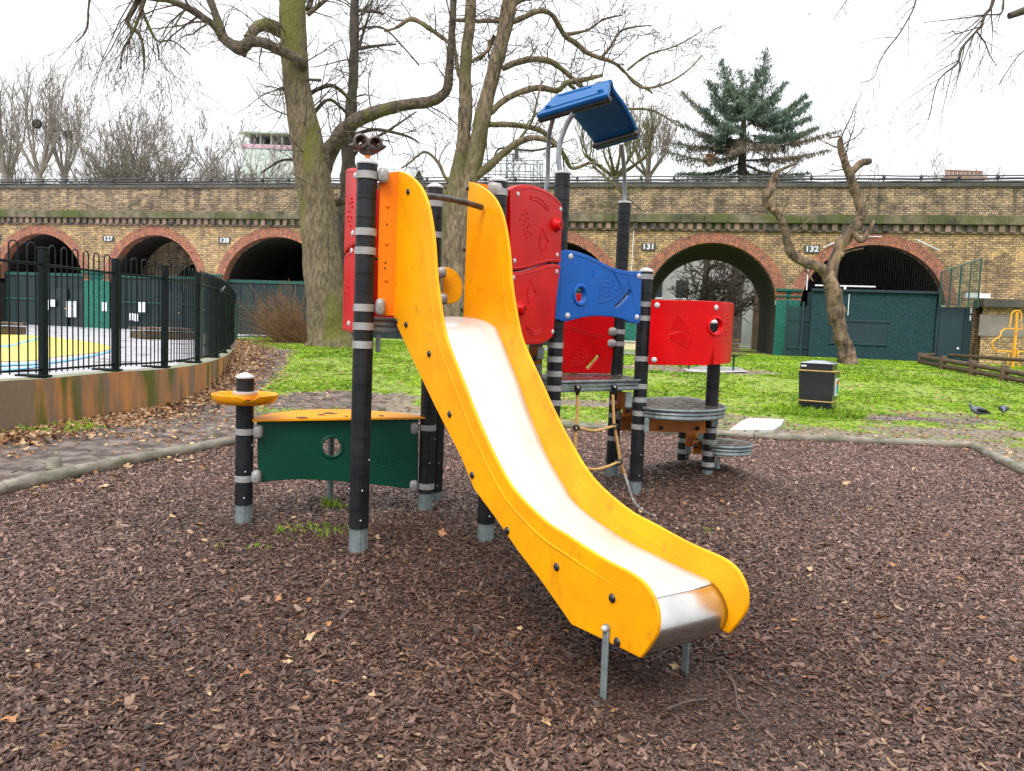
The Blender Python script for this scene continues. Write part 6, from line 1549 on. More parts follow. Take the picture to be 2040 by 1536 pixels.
def limb_px(pts, Y, base=None):
    """pts: (px, py, width px[, depth offset]) -> world points and radii"""
    W, R = [], []
    for q in pts:
        y = Y+(q[3] if len(q) > 3 else 0); P = D(q[0], q[1], y); W.append(P); R.append(q[2]/F*y/2)
    a = smooth_path([tuple(p)+(r,) for p, r in zip(W, R)], 7)
    return [Vector(p[:3]) for p in a], [max(.004, float(p[3])) for p in a]
def sprout(mb, P, R, rnd, n, L, lvl, t0=0.2, t1=1.0, up=0.05, kids=4, spread=1.0, stem=None, dirf=None, minr=0.004, rk=0.35, **kw):
    for k in range(n):
        t = t0+(t1-t0)*(k+rnd.random())/n; x = t*(len(P)-1); i = min(len(P)-2, int(x)); p = P[i].lerp(P[i+1], x-i); dd = (P[i+1]-P[i]).normalized()
        ax = rot_about(dd.orthogonal().normalized(), dd, rnd.uniform(0, 2*pi)); nd = rot_about(dd, ax, rnd.uniform(0.6, 1.3))
        if dirf: nd = (nd+Vector(dirf)).normalized()
        grow(mb, p, nd, L*rnd.uniform(0.5, 1.2), max(minr, min(R[i]*rk, L*.014)), lvl, rnd, up, kids, spread, minr=minr, stem=stem, **kw)
def roughen(P, R, rnd, a=.03):
    return [p+Vector((rnd.gauss(0, a), rnd.gauss(0, a), 0))*r for p, r in zip(P, R)], [r*rnd.uniform(1-a, 1+a) for r in R]

def flare(mb, P, R, Y):
    pass
def big_tree():
    rnd = random.Random(3); Y = 24.0; b = D(656, 686, Y); t = empty('plane_tree', (b[0], b[1], terr(b[0], b[1])), 'huge mossy-trunked bare tree on the grass left of the slide', 'tree')
    st = MB(); cr = MB(); T = np.array(t.location)
    def rel(P): return [Vector(p)-Vector(T) for p in P]
    tr = [(662, 705, 122), (660, 690, 104), (656, 670, 90), (653, 630, 80), (648, 580, 76), (640, 500, 72), (632, 420, 70), (622, 340, 68), (607, 260, 60), (592, 180, 52), (586, 100, 50), (583, 40, 50), (582, -40, 48), (584, -160, 44)]
    P, R = limb_px(tr, Y); st.tube(rel(P), R, 32, nz=(1.1, .10)); lm = MB()
    for a in range(7):                     # root flare
        th = a*0.9+.3; q = Vector((P[2][0], P[2][1], T[2])); st.tube(rel([q+Vector((math.cos(th)*.25, math.sin(th)*.25, .75)), q+Vector((math.cos(th)*.52, math.sin(th)*.52, .22)), q+Vector((math.cos(th)*.95, math.sin(th)*.95, -.08))]), [.16, .15, .06], 8)
    limbs = [
        [(636, 345, 40), (653, 308, 33), (672, 278, 30, -.3), (690, 255, 28, -.5), (725, 232, 27, -.8), (770, 217, 23, -1), (815, 208, 22, -1), (855, 203, 21, -1), (880, 190, 19, -1), (892, 172, 18, -1), (896, 130, 15, -1), (900, 70, 14, -1), (903, 10, 13, -1), (905, -60, 12, -1)],
        [(603, 132, 22, -.25), (596, 122, 22, -.5), (583, 112, 21, -.62), (562, 103, 20, -.8), (535, 90, 20, -1), (515, 83, 20, -1), (497, 84, 22, -1), (480, 96, 26, -1), (464, 90, 22, -1), (446, 76, 20, -1), (437, 50, 16, -1), (426, 20, 14, -1), (412, -20, 14, -1), (395, -70, 12, -1)],
        [(446, 78, 18, -1), (425, 50, 14, -1.2), (400, 32, 13, -1.5), (370, 15, 12, -1.8), (340, 2, 11, -2), (300, -4, 10, -2), (260, -8, 8, -2.2)],
        [(566, 66, 26, .2), (545, 54, 26, 0), (524, 50, 24, -.3), (508, 58, 20, -.6), (494, 76, 16, -.9)],
        [(480, 98, 22, -1), (482, 106, 20, -1), (480, 110, 14, -1)],
        [(283, -20, 12, -2), (270, 10, 10, -2), (254, 42, 9, -2), (262, 56, 6, -2), (278, 70, 6, -2), (286, 100, 5, -2), (287, 140, 3, -2)],
        [(278, -10, 9, -2), (283, 20, 7, -2), (300, 60, 6, -2), (315, 82, 4, -2), (345, 82, 3, -2), (380, 110, 2, -2)],
        [(290, -10, 9, -2.2), (278, 30, 6, -2.2), (262, 70, 5, -2.2), (245, 100, 4, -2.2), (240, 138, 3, -2.2)],
        [(180, -15, 5, -2), (176, 20, 4, -2), (172, 60, 3, -2), (150, 85, 2, -2)],
        [(312, 85, 4, -2), (316, 105, 3, -2), (316, 122, 2, -2)],
        [(615, 20, 14, .3), (622, -5, 10, .5), (640, -40, 9, .5)],
        [(640, 160, 6, 0), (600, 158, 5, 0), (700, 190, 5, 1)][:2],
        [(607, 250, 10, .3), (650, 200, 7, .6), (680, 215, 6, .9), (700, 240, 3, 1)],
        [(610, 190, 9, .2), (660, 170, 8, .5), (700, 200, 6, .8), (715, 205, 3, 1)],
        [(612, 30, 9, -.4), (660, -10, 8, -.4)],
        [(566, 175, 9, -.4), (555, 178, 6, -.5)],
        [(600, 320, 7, 1.0), (560, 320, 5, 1), (520, 345, 4, 1)],
        [(640, 400, 8, .6), (668, 404, 14, .6), (688, 400, 12, .6)],
    ]
    for k, l in enumerate(limbs):
        P, R = limb_px(l, Y); (st if k == 3 else lm).tube(rel(P), R, 14 if k < 5 else 7, nz=(3, .16))
        big = k < 5
        n = {0: 15, 1: 12, 2: 16, 3: 3, 4: 1, 5: 10, 6: 9, 7: 8, 8: 8, 9: 4, 10: 3}.get(k, 5)
        if k in (5, 6, 7, 8, 9): sprout(cr, rel(P), R, rnd, n, 2.0, 2, .1, 1, up=-.16, kids=4, minr=.0055, dirf=(-.15, 0, -.55), wob=.2)
        elif k == 2: sprout(cr, rel(P), R, rnd, n, 2.6, 2, .1, 1, up=-.13, kids=4, minr=.0055, dirf=(-.3, 0, -.35), wob=.2)
        elif k == 0: sprout(cr, rel(P), R, rnd, n, 1.6, 2, .12, .97, up=.12, kids=4, minr=.005)
        else: sprout(cr, rel(P), R, rnd, n, 1.6, 2, .1, 1, up=-.06, kids=4, minr=.005)
    P, R = limb_px(tr, Y); sprout(cr, rel(P), [min(r, .1) for r in R], rnd, 26, 2.0, 2, .40, .95, up=.02, kids=4, minr=.005)
    st.build('trunk', M['bark'], t, smooth=80); lm.build('limbs', M['barklimb'], t, smooth=80); cr.build('crown', M['twig'], t)
big_tree()
def thin_tree():
    rnd = random.Random(5); Y = 26.5; b = D(688, 690, Y); t = empty('slender_tree', (b[0], b[1], terr(b[0], b[1])), 'slender dark bare tree close behind the huge mossy trunk', 'tree'); T = Vector(t.location); st = MB(); cr = MB()
    tr = [(686, 690, 46), (688, 600, 40), (690, 500, 38), (692, 420, 34), (694, 350, 30), (694, 290, 26), (699, 220, 22), (704, 150, 18), (706, 80, 18), (706, 20, 17), (707, -60, 15)]
    P, R = limb_px(tr, Y); st.tube([p-T for p in P], R, 14, nz=(2.2, .22))
    for l in ([(706, 20, 9), (735, 22, 6), (765, 28, 4)], [(706, 98, 8), (745, 92, 6), (790, 88, 3)], [(700, 270, 8), (745, 258, 7), (790, 265, 6), (820, 275, 4), (835, 285, 3)], [(702, 130, 7), (735, 30, 4), (742, -10, 3)], [(695, 330, 7), (720, 290, 6), (770, 262, 5), (830, 222, 3)], [(700, 60, 6), (760, 55, 4), (800, 90, 3), (835, 130, 3)]):
        P, R = limb_px(l, Y); st.tube([p-T for p in P], R, 7); sprout(cr, [p-T for p in P], R, rnd, 7, 1.6, 2, .1, 1, up=.02, kids=4, minr=.0055, kink=1.6)
    P, R = limb_px(tr, Y); sprout(cr, [p-T for p in P], [min(r, .09) for r in R], rnd, 34, 1.9, 2, .42, .98, up=.0, kids=4, minr=.0055, kink=1.4)
    st.build('trunk', M['barkdark'], t, smooth=80); cr.build('crown', M['twig'], t)
thin_tree()
def twin_tree():
    rnd = random.Random(9); Y = 23.0; b = D(912, 690, Y); t = empty('twin_stemmed_tree', (b[0], b[1], terr(b[0], b[1])), 'pale twin-stemmed bare tree behind the slide mouth, spreading mossy branches right', 'tree'); T = Vector(t.location); st = MB(); cr = MB(); cg = MB()
    A = [(908, 700, 80), (908, 640, 72), (908, 560, 66), (908, 480, 58), (906, 420, 50), (912, 360, 34), (921, 300, 27), (927, 230, 26), (927, 160, 25), (930, 100, 22), (937, 30, 21), (941, -60, 19)]
    Bm = [(915, 480, 46), (922, 420, 42), (932, 370, 36), (946, 310, 34), (957, 255, 33), (972, 190, 30), (987, 130, 28), (1000, 80, 28), (1010, 35, 30), (1018, -10, 30), (1024, -70, 26)]
    for tr in (A, Bm): P, R = limb_px(tr, Y); st.tube([p-T for p in P], R, 22, nz=(1.8, .16))
    Ls = [[(1008, 48, 12), (1040, 36, 11), (1075, 22, 10), (1100, 30, 10, .5), (1125, 70, 10, .8), (1150, 88, 10, 1), (1175, 108, 9, 1), (1205, 118, 8, 1), (1230, 130, 7, 1.2), (1262, 160, 5, 1.3), (1300, 185, 4, 1.5)],
          [(1000, 137, 12), (1030, 124, 12), (1065, 118, 12), (1095, 122, 11, .4), (1125, 142, 10, .6), (1150, 165, 8, .8), (1175, 185, 5, 1)],
          [(975, 225, 13), (1005, 200, 12), (1040, 182, 12), (1075, 175, 12, .2), (1110, 180, 11, .4), (1130, 165, 10, .6), (1165, 158, 9, .8), (1200, 150, 7, 1)],
          [(970, 248, 11), (1010, 248, 11), (1045, 252, 10), (1080, 262, 10, .3), (1110, 290, 9, .4), (1125, 310, 8, .5), (1140, 335, 7, .7), (1175, 325, 6, .8), (1200, 330, 5, .9)],
          [(940, 355, 24), (965, 338, 18), (1000, 308, 15), (1030, 285, 13, -.2), (1060, 275, 12, -.3), (1090, 280, 10, -.3), (1112, 292, 8, -.3)],
          [(1015, 30, 16), (1000, 40, 10), (960, 42, 8), (905, 40, 7)],
          [(925, 170, 9), (912, 140, 8), (903, 95, 7), (860, 60, 9), (820, 38, 9), (790, 55, 6), (765, 62, 4)],
          [(985, 70, 9, .5), (975, 95, 7, .6), (955, 120, 5, .6)],
          [(975, 80, 9, 0), (972, 100, 7, 0), (940, 122, 6, 0)],
          [(1020, 10, 11), (1060, -10, 9), (1110, -20, 8)],
          [(1120, 70, 8, .8), (1170, 60, 5, 1), (1200, 40, 4, 1), (1240, 30, 3, 1)],
          [(1195, 118, 7, 1), (1215, 95, 5, 1), (1240, 60, 4, 1), (1300, 50, 2, 1)],
          [(1250, 150, 6, 1.2), (1280, 175, 5, 1.3), (1330, 165, 4, 1.4), (1370, 140, 3, 1.5), (1400, 110, 2, 1.5)],
          [(1130, 165, 7, .7), (1170, 195, 5, 1), (1230, 215, 5, 1.2), (1300, 220, 4, 1.4), (1350, 250, 3, 1.5)],
          [(1250, 140, 5, 1.2), (1290, 110, 4, 1.3), (1350, 90, 3, 1.4), (1400, 60, 2, 1.4)],
          [(1110, 290, 5, .5), (1060, 300, 4, .6), (1000, 295, 4, .7), (985, 310, 3, .8)],
          [(1030, 285, 6, 0), (1060, 240, 5, 0), (1070, 200, 4, 0), (1080, 160, 3, 0)],
          [(905, 370, 12), (888, 355, 7), (870, 320, 6), (845, 303, 5), (815, 325, 4), (800, 335, 3)],
          [(1180, 330, 5, .9), (1215, 360, 4, 1), (1240, 385, 4, 1.1), (1280, 420, 3, 1.2)]]
    for k, l in enumerate(Ls):
        P, R = limb_px(l, Y); st.tube([p-T for p in P], R, 9, nz=(4, .22))
        m = cg if k in (3, 12, 13, 14, 18) else cr
        sprout(m, [p-T for p in P], R, rnd, 15 if k < 4 else 12 if k in (10, 11, 12, 13, 14, 18) else 8, 1.35, 2, .15, 1, up=.03, kids=4, minr=.0055, kink=1.7)
    for tr in (A, Bm): P, R = limb_px(tr, Y); sprout(cr, [p-T for p in P], [min(r, .08) for r in R], rnd, 20, 1.3, 2, .5, .98, up=.03, kids=4, minr=.0055, kink=1.6)
    st.build('trunk', M['barkpale'], t, smooth=80); cr.build('crown', M['twig'], t); cg.build('mossy_twigs', M['twiggreen'], t)
twin_tree()
def dead_tree():
    rnd = random.Random(2); Y = 26.5; b = D(1690, 716, Y); t = empty('pollarded_tree', (b[0], b[1], terr(b[0], b[1])), 'dead pollarded tree with two sawn-off limbs on the lawn at right', 'tree'); T = Vector(t.location); st = MB(); cr = MB()
    Ls = [([(1690, 726, 52), (1688, 712, 42), (1682, 690, 36), (1673, 660, 33), (1667, 630, 36), (1664, 600, 36), (1659, 575, 36), (1653, 555, 34), (1655, 540, 30)], 14),
          ([(1655, 560, 26), (1642, 540, 24), (1625, 530, 24), (1605, 525, 22), (1585, 512, 22), (1574, 500, 20), (1567, 470, 18), (1558, 440, 17), (1545, 422, 17), (1530, 405, 18), (1526, 395, 18), (1536, 375, 20), (1541, 358, 16), (1548, 342, 12)], 10),
          ([(1655, 560, 28), (1658, 530, 26), (1668, 505, 26), (1678, 482, 28), (1700, 455, 24), (1717, 430, 22), (1712, 405, 19), (1702, 380, 20), (1696, 355, 20), (1688, 335, 18), (1679, 312, 15), (1675, 295, 13), (1674, 277, 11)], 10),
          ([(1692, 350, 16), (1702, 338, 15), (1715, 326, 15), (1727, 322, 16), (1735, 321, 12)], 8),
          ([(1547, 342, 8), (1565, 334, 7), (1586, 326, 5)], 6),
          ([(1700, 462, 14, -.3), (1712, 478, 14, -.4), (1722, 474, 13, -.4), (1733, 455, 9, -.4), (1742, 440, 6, -.4)], 8),
          ([(1674, 277, 6), (1671, 272, 4), (1650, 276, 3)], 5),
          ([(1575, 500, 7), (1560, 470, 4), (1590, 455, 3), (1620, 430, 2)], 5), ([(1640, 535, 6), (1680, 505, 5), (1720, 495, 3)], 5), ([(1600, 525, 5), (1610, 545, 4), (1620, 560, 2)], 5)]
    for l, n in Ls:
        P, R = limb_px(l, Y); R = [r*.86 for r in R]; st.tube([p-T for p in P], R, n+6, nz=(3.0, .26))
    for k in range(12):                     # knots
        l = Ls[rnd.choice((0, 1, 2))][0]; q = rnd.choice(l); P = D(q[0]+rnd.uniform(-8, 8), q[1]+rnd.uniform(-6, 6), Y-.1); st.sphere(Vector(P)-T, rnd.uniform(.07, .12), 8, 6)
    for l in Ls[1:3]: P, R = limb_px(l[0], Y); sprout(cr, [p-T for p in P], R, rnd, 14, 1.0, 1, .1, 1, kids=3, minr=.008)
    P, R = limb_px(Ls[2][0], Y); sprout(cr, [p-T for p in P], R, rnd, 7, 1.9, 2, .7, 1, up=.1, kids=3, minr=.006)
    st.build('trunk', M['cutwood'], t, smooth=60); cr.build('twigs', M['twig'], t)
dead_tree()
def overhead():                              # tree to the right, its hanging twigs reach into the frame
    rnd = random.Random(6); Y = 9.0; x0 = 9.6; t = empty('overhanging_tree', (x0, Y, terr(x0, Y)), 'tree out of frame whose fine bare twigs hang into the top right corner', 'tree'); T = Vector(t.location); st = MB(); cr = MB()
    st.tube([(0, 0, -.1), (.05, 0, 2), (0, .1, 4.5), (-.2, 0, 7.5)], [.3, .22, .18, .1], 12)
    st.tube([Vector((-.05, 0, 5.0)), D(2100, -20, Y)-np.array(T), D(2050, 18, Y)-np.array(T), D(2010, 32, Y)-np.array(T)], [.1, .06, .045, .035], 8)
    def strand(pts, n, L, r=1.0):
        P, R = limb_px([(x, y, w*r) for x, y, w in pts], Y); cr.tube([p-T for p in P], R, 5); sprout(cr, [p-T for p in P], R, rnd, n, L, 2, .05, 1, up=-.12, kids=3, minr=.0016, dirf=(-.5, 0, -.35), wob=.15, rk=.6)
    strand([(1985, -30, 9), (1975, 12, 7), (1962, 30, 6), (1955, 50, 6), (1945, 62, 5), (1917, 95, 5), (1907, 126, 4.5), (1880, 148, 3), (1866, 168, 2.5), (1858, 200, 1.8), (1850, 240, 1.2)], 17, .75)
    strand([(1827, -30, 4), (1822, 10, 3.6), (1805, 45, 3), (1786, 75, 3), (1765, 100, 2), (1750, 130, 1.6), (1740, 155, 1.2), (1715, 165, 1)], 12, .5)
    strand([(1998, -20, 4), (1996, 24, 3.5), (1965, 30, 3), (1920, 36, 2.4), (1840, 45, 1.4)], 8, .45)
    strand([(1945, 62, 3.5), (1962, 85, 3), (1972, 110, 2.2), (1985, 130, 1.2)], 6, .35)
    strand([(1700, -20, 2), (1680, 10, 1.6), (1660, 40, 1.1)], 4, .3)
    strand([(2080, 80, 3), (2030, 110, 2.2), (1990, 170, 1.5)], 7, .4)
    st.build('trunk', M['barkdark'], t, smooth=80); cr.build('crown', M['twig'], t)
overhead()

# bare trees rising behind the viaduct
def far_tree(px, pytop, Y, halfw, kind, seed, lab, m='fartwig'):
    rnd = random.Random(seed); b = D(px, 380, Y); top = D(px, pytop, Y)[2]; z0 = 1.0; t = empty('bare_tree', (b[0], b[1], z0), lab, 'tree', 'bare trees behind the viaduct'); H = top-z0; st = MB(); cr = MB()
    hw = halfw/F*Y; mr = .017*Y/55
    if kind == 'upright':
        zf = D(px, 345, Y)[2]-z0; st.tube([(0, 0, 0), (.05, 0, zf*.6), (0, 0, zf)], [.32, .26, .22], 8)
        for k in range(9):
            a = 2*pi*k/9+rnd.random(); h = (H-zf)*rnd.uniform(.72, 1.0); sx = hw*rnd.uniform(.4, 1)*math.cos(a); sy = hw*rnd.uniform(.3, .8)*math.sin(a)
            P = [Vector((0, 0, zf-.3)), Vector((sx*.5, sy*.5, zf+h*.22)), Vector((sx*.85, sy*.85, zf+h*.5)), Vector((sx*.95, sy*.95, zf+h*.8)), Vector((sx, sy, zf+h))]; R = [.13, .09, .06, .035, mr]; P = [Vector(p[:3]) for p in smooth_path([tuple(p) for p in P], 4)]; R = list(np.interp(np.linspace(0, 4, len(P)), range(5), R)); st.tube(P, R, 5)
            sprout(cr, P, R, rnd, 11, 2.2, 1, .25, .98, up=.35, kids=3, spread=.7, minr=mr, dirf=(0, 0, .9))
    else:
        st.tube([(0, 0, 0), (0.1, 0, H*.45)], [.35, .22], 8); n = 20 if kind == 'dense' else 8
        for k in range(n):
            a = 2*pi*k/n+rnd.random()*.6; z = H*rnd.uniform(.42, .52); el = rnd.uniform(.35, 1.3); L = (H-z)*rnd.uniform(.75, 1.0)/max(.6, math.sin(el)); L = min(L, hw*1.25/max(.25, math.cos(el)))
            grow(cr, (0, 0, z), (math.cos(a)*math.cos(el), math.sin(a)*math.cos(el)*.7, math.sin(el)), L, .085, 3, rnd, .12, 6 if kind == 'dense' else 5, .85, 3, .22, mr*.8, 1.1, None, shrink=.5)
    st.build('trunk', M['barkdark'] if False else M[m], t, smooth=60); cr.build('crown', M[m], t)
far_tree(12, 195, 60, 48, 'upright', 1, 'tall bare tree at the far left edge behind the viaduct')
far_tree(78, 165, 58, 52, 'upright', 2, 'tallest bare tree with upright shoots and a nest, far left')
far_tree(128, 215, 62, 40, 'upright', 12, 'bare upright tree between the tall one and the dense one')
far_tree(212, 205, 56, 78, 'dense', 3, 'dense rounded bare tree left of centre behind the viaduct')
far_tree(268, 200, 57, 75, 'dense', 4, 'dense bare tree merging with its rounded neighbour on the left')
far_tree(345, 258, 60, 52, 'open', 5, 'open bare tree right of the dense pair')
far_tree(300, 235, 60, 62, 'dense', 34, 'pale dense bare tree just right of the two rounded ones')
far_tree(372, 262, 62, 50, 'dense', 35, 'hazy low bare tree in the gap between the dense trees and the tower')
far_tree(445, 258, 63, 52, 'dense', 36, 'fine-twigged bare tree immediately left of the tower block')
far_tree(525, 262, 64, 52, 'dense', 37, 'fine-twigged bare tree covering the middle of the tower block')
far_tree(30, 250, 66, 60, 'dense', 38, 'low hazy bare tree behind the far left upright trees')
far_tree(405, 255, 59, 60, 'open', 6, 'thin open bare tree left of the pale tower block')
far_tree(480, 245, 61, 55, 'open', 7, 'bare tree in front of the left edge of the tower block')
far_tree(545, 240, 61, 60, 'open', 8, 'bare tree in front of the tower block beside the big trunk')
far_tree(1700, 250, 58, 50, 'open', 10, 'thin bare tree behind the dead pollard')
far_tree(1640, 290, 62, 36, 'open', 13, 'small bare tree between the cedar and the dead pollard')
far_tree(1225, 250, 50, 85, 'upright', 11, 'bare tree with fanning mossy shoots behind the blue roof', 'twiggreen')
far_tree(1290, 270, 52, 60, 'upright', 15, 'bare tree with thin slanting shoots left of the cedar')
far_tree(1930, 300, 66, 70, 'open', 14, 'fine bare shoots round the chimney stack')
# nests
for px, py, Y, lab in ((74, 247, 58, 'round twig nest in the tallest far left tree'), (136, 268, 62, 'round twig nest in the second far tree')):
    P = D(px, py, Y); mb = MB(); rnd = random.Random(int(px))
    for _ in range(90):
        a = Vector((rnd.gauss(0, 1), rnd.gauss(0, 1), rnd.gauss(0, 1))).normalized()*.32; b = rot_about(a, Vector((rnd.gauss(0, 1), rnd.gauss(0, 1), rnd.gauss(0, 1))).normalized(), 1.3); mb.tube([a, (a+b)*.56, b], .03, 3)
    o = mb.build('bird_nest', M['twig']); o.location = P; tag(o, lab, 'nest', 'nests in the far trees')
# two trees beyond the open arch
for k, (x, s) in enumerate(((-1.6, 31), (0.1, 32))):
    P = v2w(ARCH[7][0]+x+1.4, 12+k*1.5, 0); rnd = random.Random(s); t = empty('street_tree', (P[0], P[1], .6), ('left' if k == 0 else 'right')+' one of two dark trunks seen through arch 131', 'tree', 'trees beyond the open arch'); st = MB(); cr = MB()
    st.tube([(0, 0, 0), (.1, 0, 3), (.3+.2*k, 0, 7)], [.28, .22, .16], 10); sprout(cr, [Vector((0, 0, 1.5)), Vector((.1, 0, 3)), Vector((.3, 0, 6))], [.2, .2, .2], rnd, 34, 2.6, 2, 0, 1, kids=5, minr=.02, stem=st)
    st.build('trunk', M['barkdark'], t, smooth=60); cr.build('crown', M['twig'], t)

# ------------------------------------------------------------------ cedar behind the viaduct
def cedar():
    rnd = random.Random(21); Y = 56.0; b = D(1482, 380, Y); z0 = 1.0; t = empty('cedar_tree', (b[0], b[1], z0), 'dark green cedar with drooping tiers rising above the viaduct at right', 'tree'); T = Vector(t.location); st = MB(); gr = MB(); br = MB()
    def q(px, py, dy=0): return Vector(D(px, py, Y+dy))-T
    st.tube([Vector((0, 0, 0)), q(1480, 380), q(1478, 330), q(1480, 280), q(1482, 240), q(1490, 200)], [.42, .36, .30, .24, .17, .08], 10)
    B = [(1482, 205, 1436, 118, 0, 'g', 0), (1484, 200, 1530, 100, .5, 'g', .0), (1505, 250, 1524, 135, 0, 'g', 0), (1486, 225, 1410, 160, -2, 'g', 0), (1490, 215, 1568, 163, 1, 'g', 0), (1500, 235, 1606, 190, -1, 'g', 0), (1505, 250, 1609, 206, 2, 'g', 0), (1520, 260, 1616, 234, -2, 'g', 0), (1500, 285, 1624, 255, 1, 'g', 0),
         (1480, 240, 1418, 190, 2, 'g', 0), (1478, 255, 1398, 215, -2, 'g', 0), (1475, 265, 1360, 185, 1, 'm', 0), (1475, 280, 1342, 240, 0, 'm', 0), (1475, 290, 1318, 280, 1, 'm', 0), (1478, 310, 1325, 300, -2, 'm', 0), (1475, 325, 1350, 345, 1, 'g', 0), (1480, 300, 1665, 262, 0, 'b', 0), (1480, 320, 1650, 300, -1, 'b', 0), (1485, 330, 1612, 345, 1, 'm', 0), (1485, 345, 1600, 355, -2, 'm', 0), (1478, 350, 1345, 362, 2, 'g', 0), (1480, 270, 1540, 290, -4, 'b', 0), (1480, 260, 1470, 300, -4, 'b', 0), (1482, 220, 1450, 170, -3, 'g', 0), (1482, 230, 1530, 200, -4, 'g', 0), (1480, 250, 1440, 245, -4, 'g', 0), (1490, 240, 1560, 225, 4, 'g', 0), (1480, 235, 1500, 180, 4, 'g', 0), (1500, 270, 1580, 265, -3, 'g', 0), (1478, 335, 1420, 360, -3, 'm', 0), (1482, 335, 1540, 365, -3, 'm', 0), (1478, 300, 1400, 290, 4, 'm', 0), (1478, 280, 1395, 265, 3, 'g', 0), (1490, 215, 1475, 140, 2, 'g', 0), (1500, 225, 1548, 190, 3, 'g', 0)]
    def needles(mb, p, d, L, dens):
        n = int(L*dens)
        for _ in range(n):
            u = rnd.random(); c = p+d*(L*u)+Vector((rnd.gauss(0, .10), rnd.gauss(0, .14), rnd.gauss(0, .05))); ln = rnd.uniform(.12, .40); a = Vector((rnd.gauss(0, .5), rnd.gauss(0, .5), -1.0 if rnd.random() < .75 else .6)).normalized()*ln; w = a.orthogonal().normalized()*.036; w = rot_about(w, a.normalized(), rnd.uniform(0, 6.28)); k = len(mb.v)
            mb.v += [tuple(c-w), tuple(c+w), tuple(c+a)]; mb.f.append((k, k+1, k+2))
    for x0, y0, x1, y1, dy, kind, _ in B:
        a, e = q(x0, y0), q(x1, y1, dy); up_ = (y1 < y0-40); mid = (a+e)/2+Vector((rnd.uniform(-.2, .2), 0, (-.55 if up_ else -.30)+rnd.uniform(-.2, .2))); P = [Vector(p) for p in smooth_path([tuple(a), tuple(mid), tuple(e)], 7)]; L = (e-a).length; st.tube(P, list(np.linspace(.085, .012, len(P))), 5)
        mb = gr if kind == 'g' else br if kind == 'b' else None
        for i in range(len(P)-1):
            seg = P[i+1]-P[i]; t_ = (i+1)/len(P)
            wd = 1.5*(1-t_)**.85*min(1, .25+t_*2.6)*min(1.3, L/4)+.08
            if t_ < .16: continue
            for _k in range(4):
                m_ = mb or (gr if rnd.random() < .5 else br); s = rnd.choice((-1, 1)); ang = rnd.uniform(.5, 1.1); nd = rot_about(seg.normalized(), Vector((0, 0, 1)) if abs(seg.normalized().z) < .8 else Vector((0, 1, 0)), s*ang); nd = (nd+Vector((0, 0, -.18))).normalized(); pp = P[i]+seg*rnd.random(); Ls = wd*rnd.uniform(.35, 1.5); st.tube([pp, pp+nd*Ls], [.018, .01], 3, caps=False); needles(m_, pp, nd, Ls, 30 if kind == 'g' else 17)
            needles(mb or gr, P[i], seg.normalized(), seg.length, 40 if kind == 'g' else 18)
    for _ in range(70):                      # bare inner shoots low down
        p = q(rnd.uniform(1340, 1600), rnd.uniform(290, 365), rnd.uniform(-2, 2)); grow(st, p, (rnd.uniform(-1, 1), 0, rnd.uniform(.2, 1)), 1.6, .03, 1, rnd, .1, 4, minr=.015)
    st.build('trunk', M['barkdark'], t, smooth=60); gr.build('crown', M['needle'], t); br.build('dry_needles', M['needlebrown'], t)
    P = D(1415, 318, 55); mb = MB()
    for _ in range(110):
        a = Vector((rnd.gauss(0, 1), rnd.gauss(0, 1), rnd.gauss(0, 1))).normalized()*.42; b_ = rot_about(a, Vector((rnd.gauss(0, 1), rnd.gauss(0, 1), rnd.gauss(0, 1))).normalized(), 1.3); mb.tube([a, (a+b_)*.56, b_], .035, 3)
    o = mb.build('bird_nest', M['bush']); o.location = P; tag(o, 'large brown nest low in the cedar', 'nest', 'nests in the far trees')
cedar()
def evergreen(px, py, Y, hw, lab, seed):
    rnd = random.Random(seed); P = D(px, py, Y); t = empty('evergreen_shrub', (P[0], P[1], 8.0), lab, 'shrub'); mb = MB(); H = P[2]-8.0; w = hw/F*Y
    for _ in range(2600):
        a = rnd.uniform(0, 6.28); z = rnd.uniform(0, 1); r_ = w*(1-z**1.6)*math.sqrt(rnd.random())*(.75+.35*math.sin(3*a+seed)); c = Vector((r_*math.cos(a), r_*math.sin(a), H*z*.95)); s = rnd.uniform(.05, .11); u = Vector((rnd.gauss(0, 1), rnd.gauss(0, 1), rnd.gauss(0, 1))).normalized()*s; v = u.orthogonal().normalized()*s*.6; k = len(mb.v); mb.v += [tuple(c-u), tuple(c+v), tuple(c+u), tuple(c-v)]; mb.f.append((k, k+1, k+2, k+3))
    mb.build('leaves', M['evergreen'], t); mb = MB(); mb.tube([(0, 0, -1), (0, 0, H*.7)], .08, 6); mb.build('stem', M['barkdark'], t)
evergreen(835, 336, 50, 45, 'low green bush above the parapet behind the slide mouth', 3)

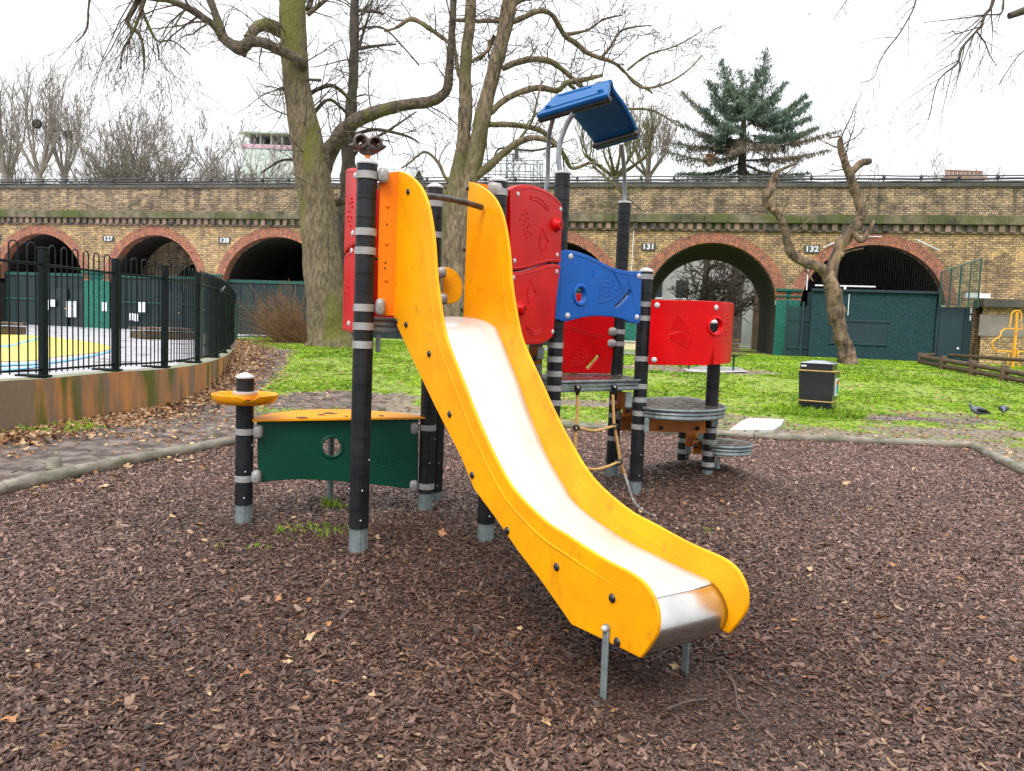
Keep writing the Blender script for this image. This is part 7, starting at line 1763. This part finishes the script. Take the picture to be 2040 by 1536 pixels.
# ------------------------------------------------------------------ brown bush of bare stems beside the big trunk
def bush():
    rnd = random.Random(14); P = D(600, 684, 25.6); t = empty('stem_bush', (P[0], P[1], terr(P[0], P[1])), 'brown bush of fanning bare stems left of the big trunk', 'bush'); mb = MB()
    for _ in range(330):
        x = rnd.uniform(-.75, .55); a = rnd.gauss(-.42, .42); L = rnd.uniform(.9, 2.25)*(1 if a < .1 else .8); d = Vector((math.sin(a)*1.0, rnd.gauss(0, .35), math.cos(a)*.95)).normalized(); p = Vector((x, rnd.uniform(-.3, .3), -.05)); pts = [p]; 
        for k in range(5): d = (d+Vector((rnd.gauss(-.03, .07), rnd.gauss(0, .07), rnd.gauss(-.02, .05)))).normalized(); pts.append(pts[-1]+d*L/5)
        mb.tube(pts, [.012, .011, .010, .008, .007, .005], 3, caps=False)
        if rnd.random() < .6: i = rnd.randint(2, 4); mb.tube([pts[i], pts[i]+(d+Vector((rnd.gauss(0, .4), 0, .1))).normalized()*L*.3], .006, 3, caps=False)
    mb.build('stems', M['bush'], t)
bush()
# ------------------------------------------------------------------ overcast daylight
w = bpy.data.worlds.new('World'); SC.world = w; w.use_nodes = True; N = w.node_tree.nodes; L = w.node_tree.links
bg = N['Background']; sk = N.new('ShaderNodeTexSky'); sk.sky_type = 'NISHITA'; sk.sun_disc = False
SUN_EL, SUN_AZ = math.radians(52), math.radians(200)
sk.sun_elevation = SUN_EL; sk.sun_rotation = SUN_AZ; sk.dust_density = 4.0; sk.air_density = 1.0; sk.ozone_density = 1.0
hs = N.new('ShaderNodeHueSaturation'); hs.inputs['Saturation'].default_value = 0.10; L.new(sk.outputs[0], hs.inputs['Color'])
mx = N.new('ShaderNodeMix'); mx.data_type = 'RGBA'; mx.inputs[0].default_value = 0.6; mx.inputs[7].default_value = (11.0, 11.2, 11.6, 1)
L.new(hs.outputs[0], mx.inputs[6]); tc = N.new('ShaderNodeTexCoord'); sx = N.new('ShaderNodeSeparateXYZ'); L.new(tc.outputs['Generated'], sx.inputs[0])
gr = N.new('ShaderNodeMapRange'); gr.inputs[1].default_value = 0.0; gr.inputs[2].default_value = 1.0; gr.inputs[3].default_value = 0.72; gr.inputs[4].default_value = 1.75; L.new(sx.outputs[2], gr.inputs[0])   # overcast: brighter overhead than at the horizon
m2 = N.new('ShaderNodeMix'); m2.data_type = 'RGBA'; m2.blend_type = 'MULTIPLY'; m2.inputs[0].default_value = 1; L.new(mx.outputs[2], m2.inputs[6]); L.new(gr.outputs[0], m2.inputs[7]); L.new(m2.outputs[2], bg.inputs['Color']); bg.inputs['Strength'].default_value = 0.10
sd = bpy.data.lights.new('sun', 'SUN'); so_ = bpy.data.objects.new('sun', sd); COL.objects.link(so_); sd.energy = 1.1; sd.angle = math.radians(25); sd.color = (1.0, 0.97, 0.93)
# direction towards the sun: azimuth measured like the sky texture
dx, dy = math.sin(SUN_AZ), math.cos(SUN_AZ)
dirv = Vector((dx*math.cos(SUN_EL), dy*math.cos(SUN_EL), math.sin(SUN_EL))); so_.rotation_euler = dirv.to_track_quat('Z', 'Y').to_euler()
SC.view_settings.view_transform = 'Standard'; SC.view_settings.look = 'None'; SC.view_settings.exposure = 0.70; SC.view_settings.gamma = 1.0
SC.cycles.use_denoising = True
SC.cycles.max_bounces = 6; SC.cycles.diffuse_bounces = 3; SC.cycles.glossy_bounces = 3
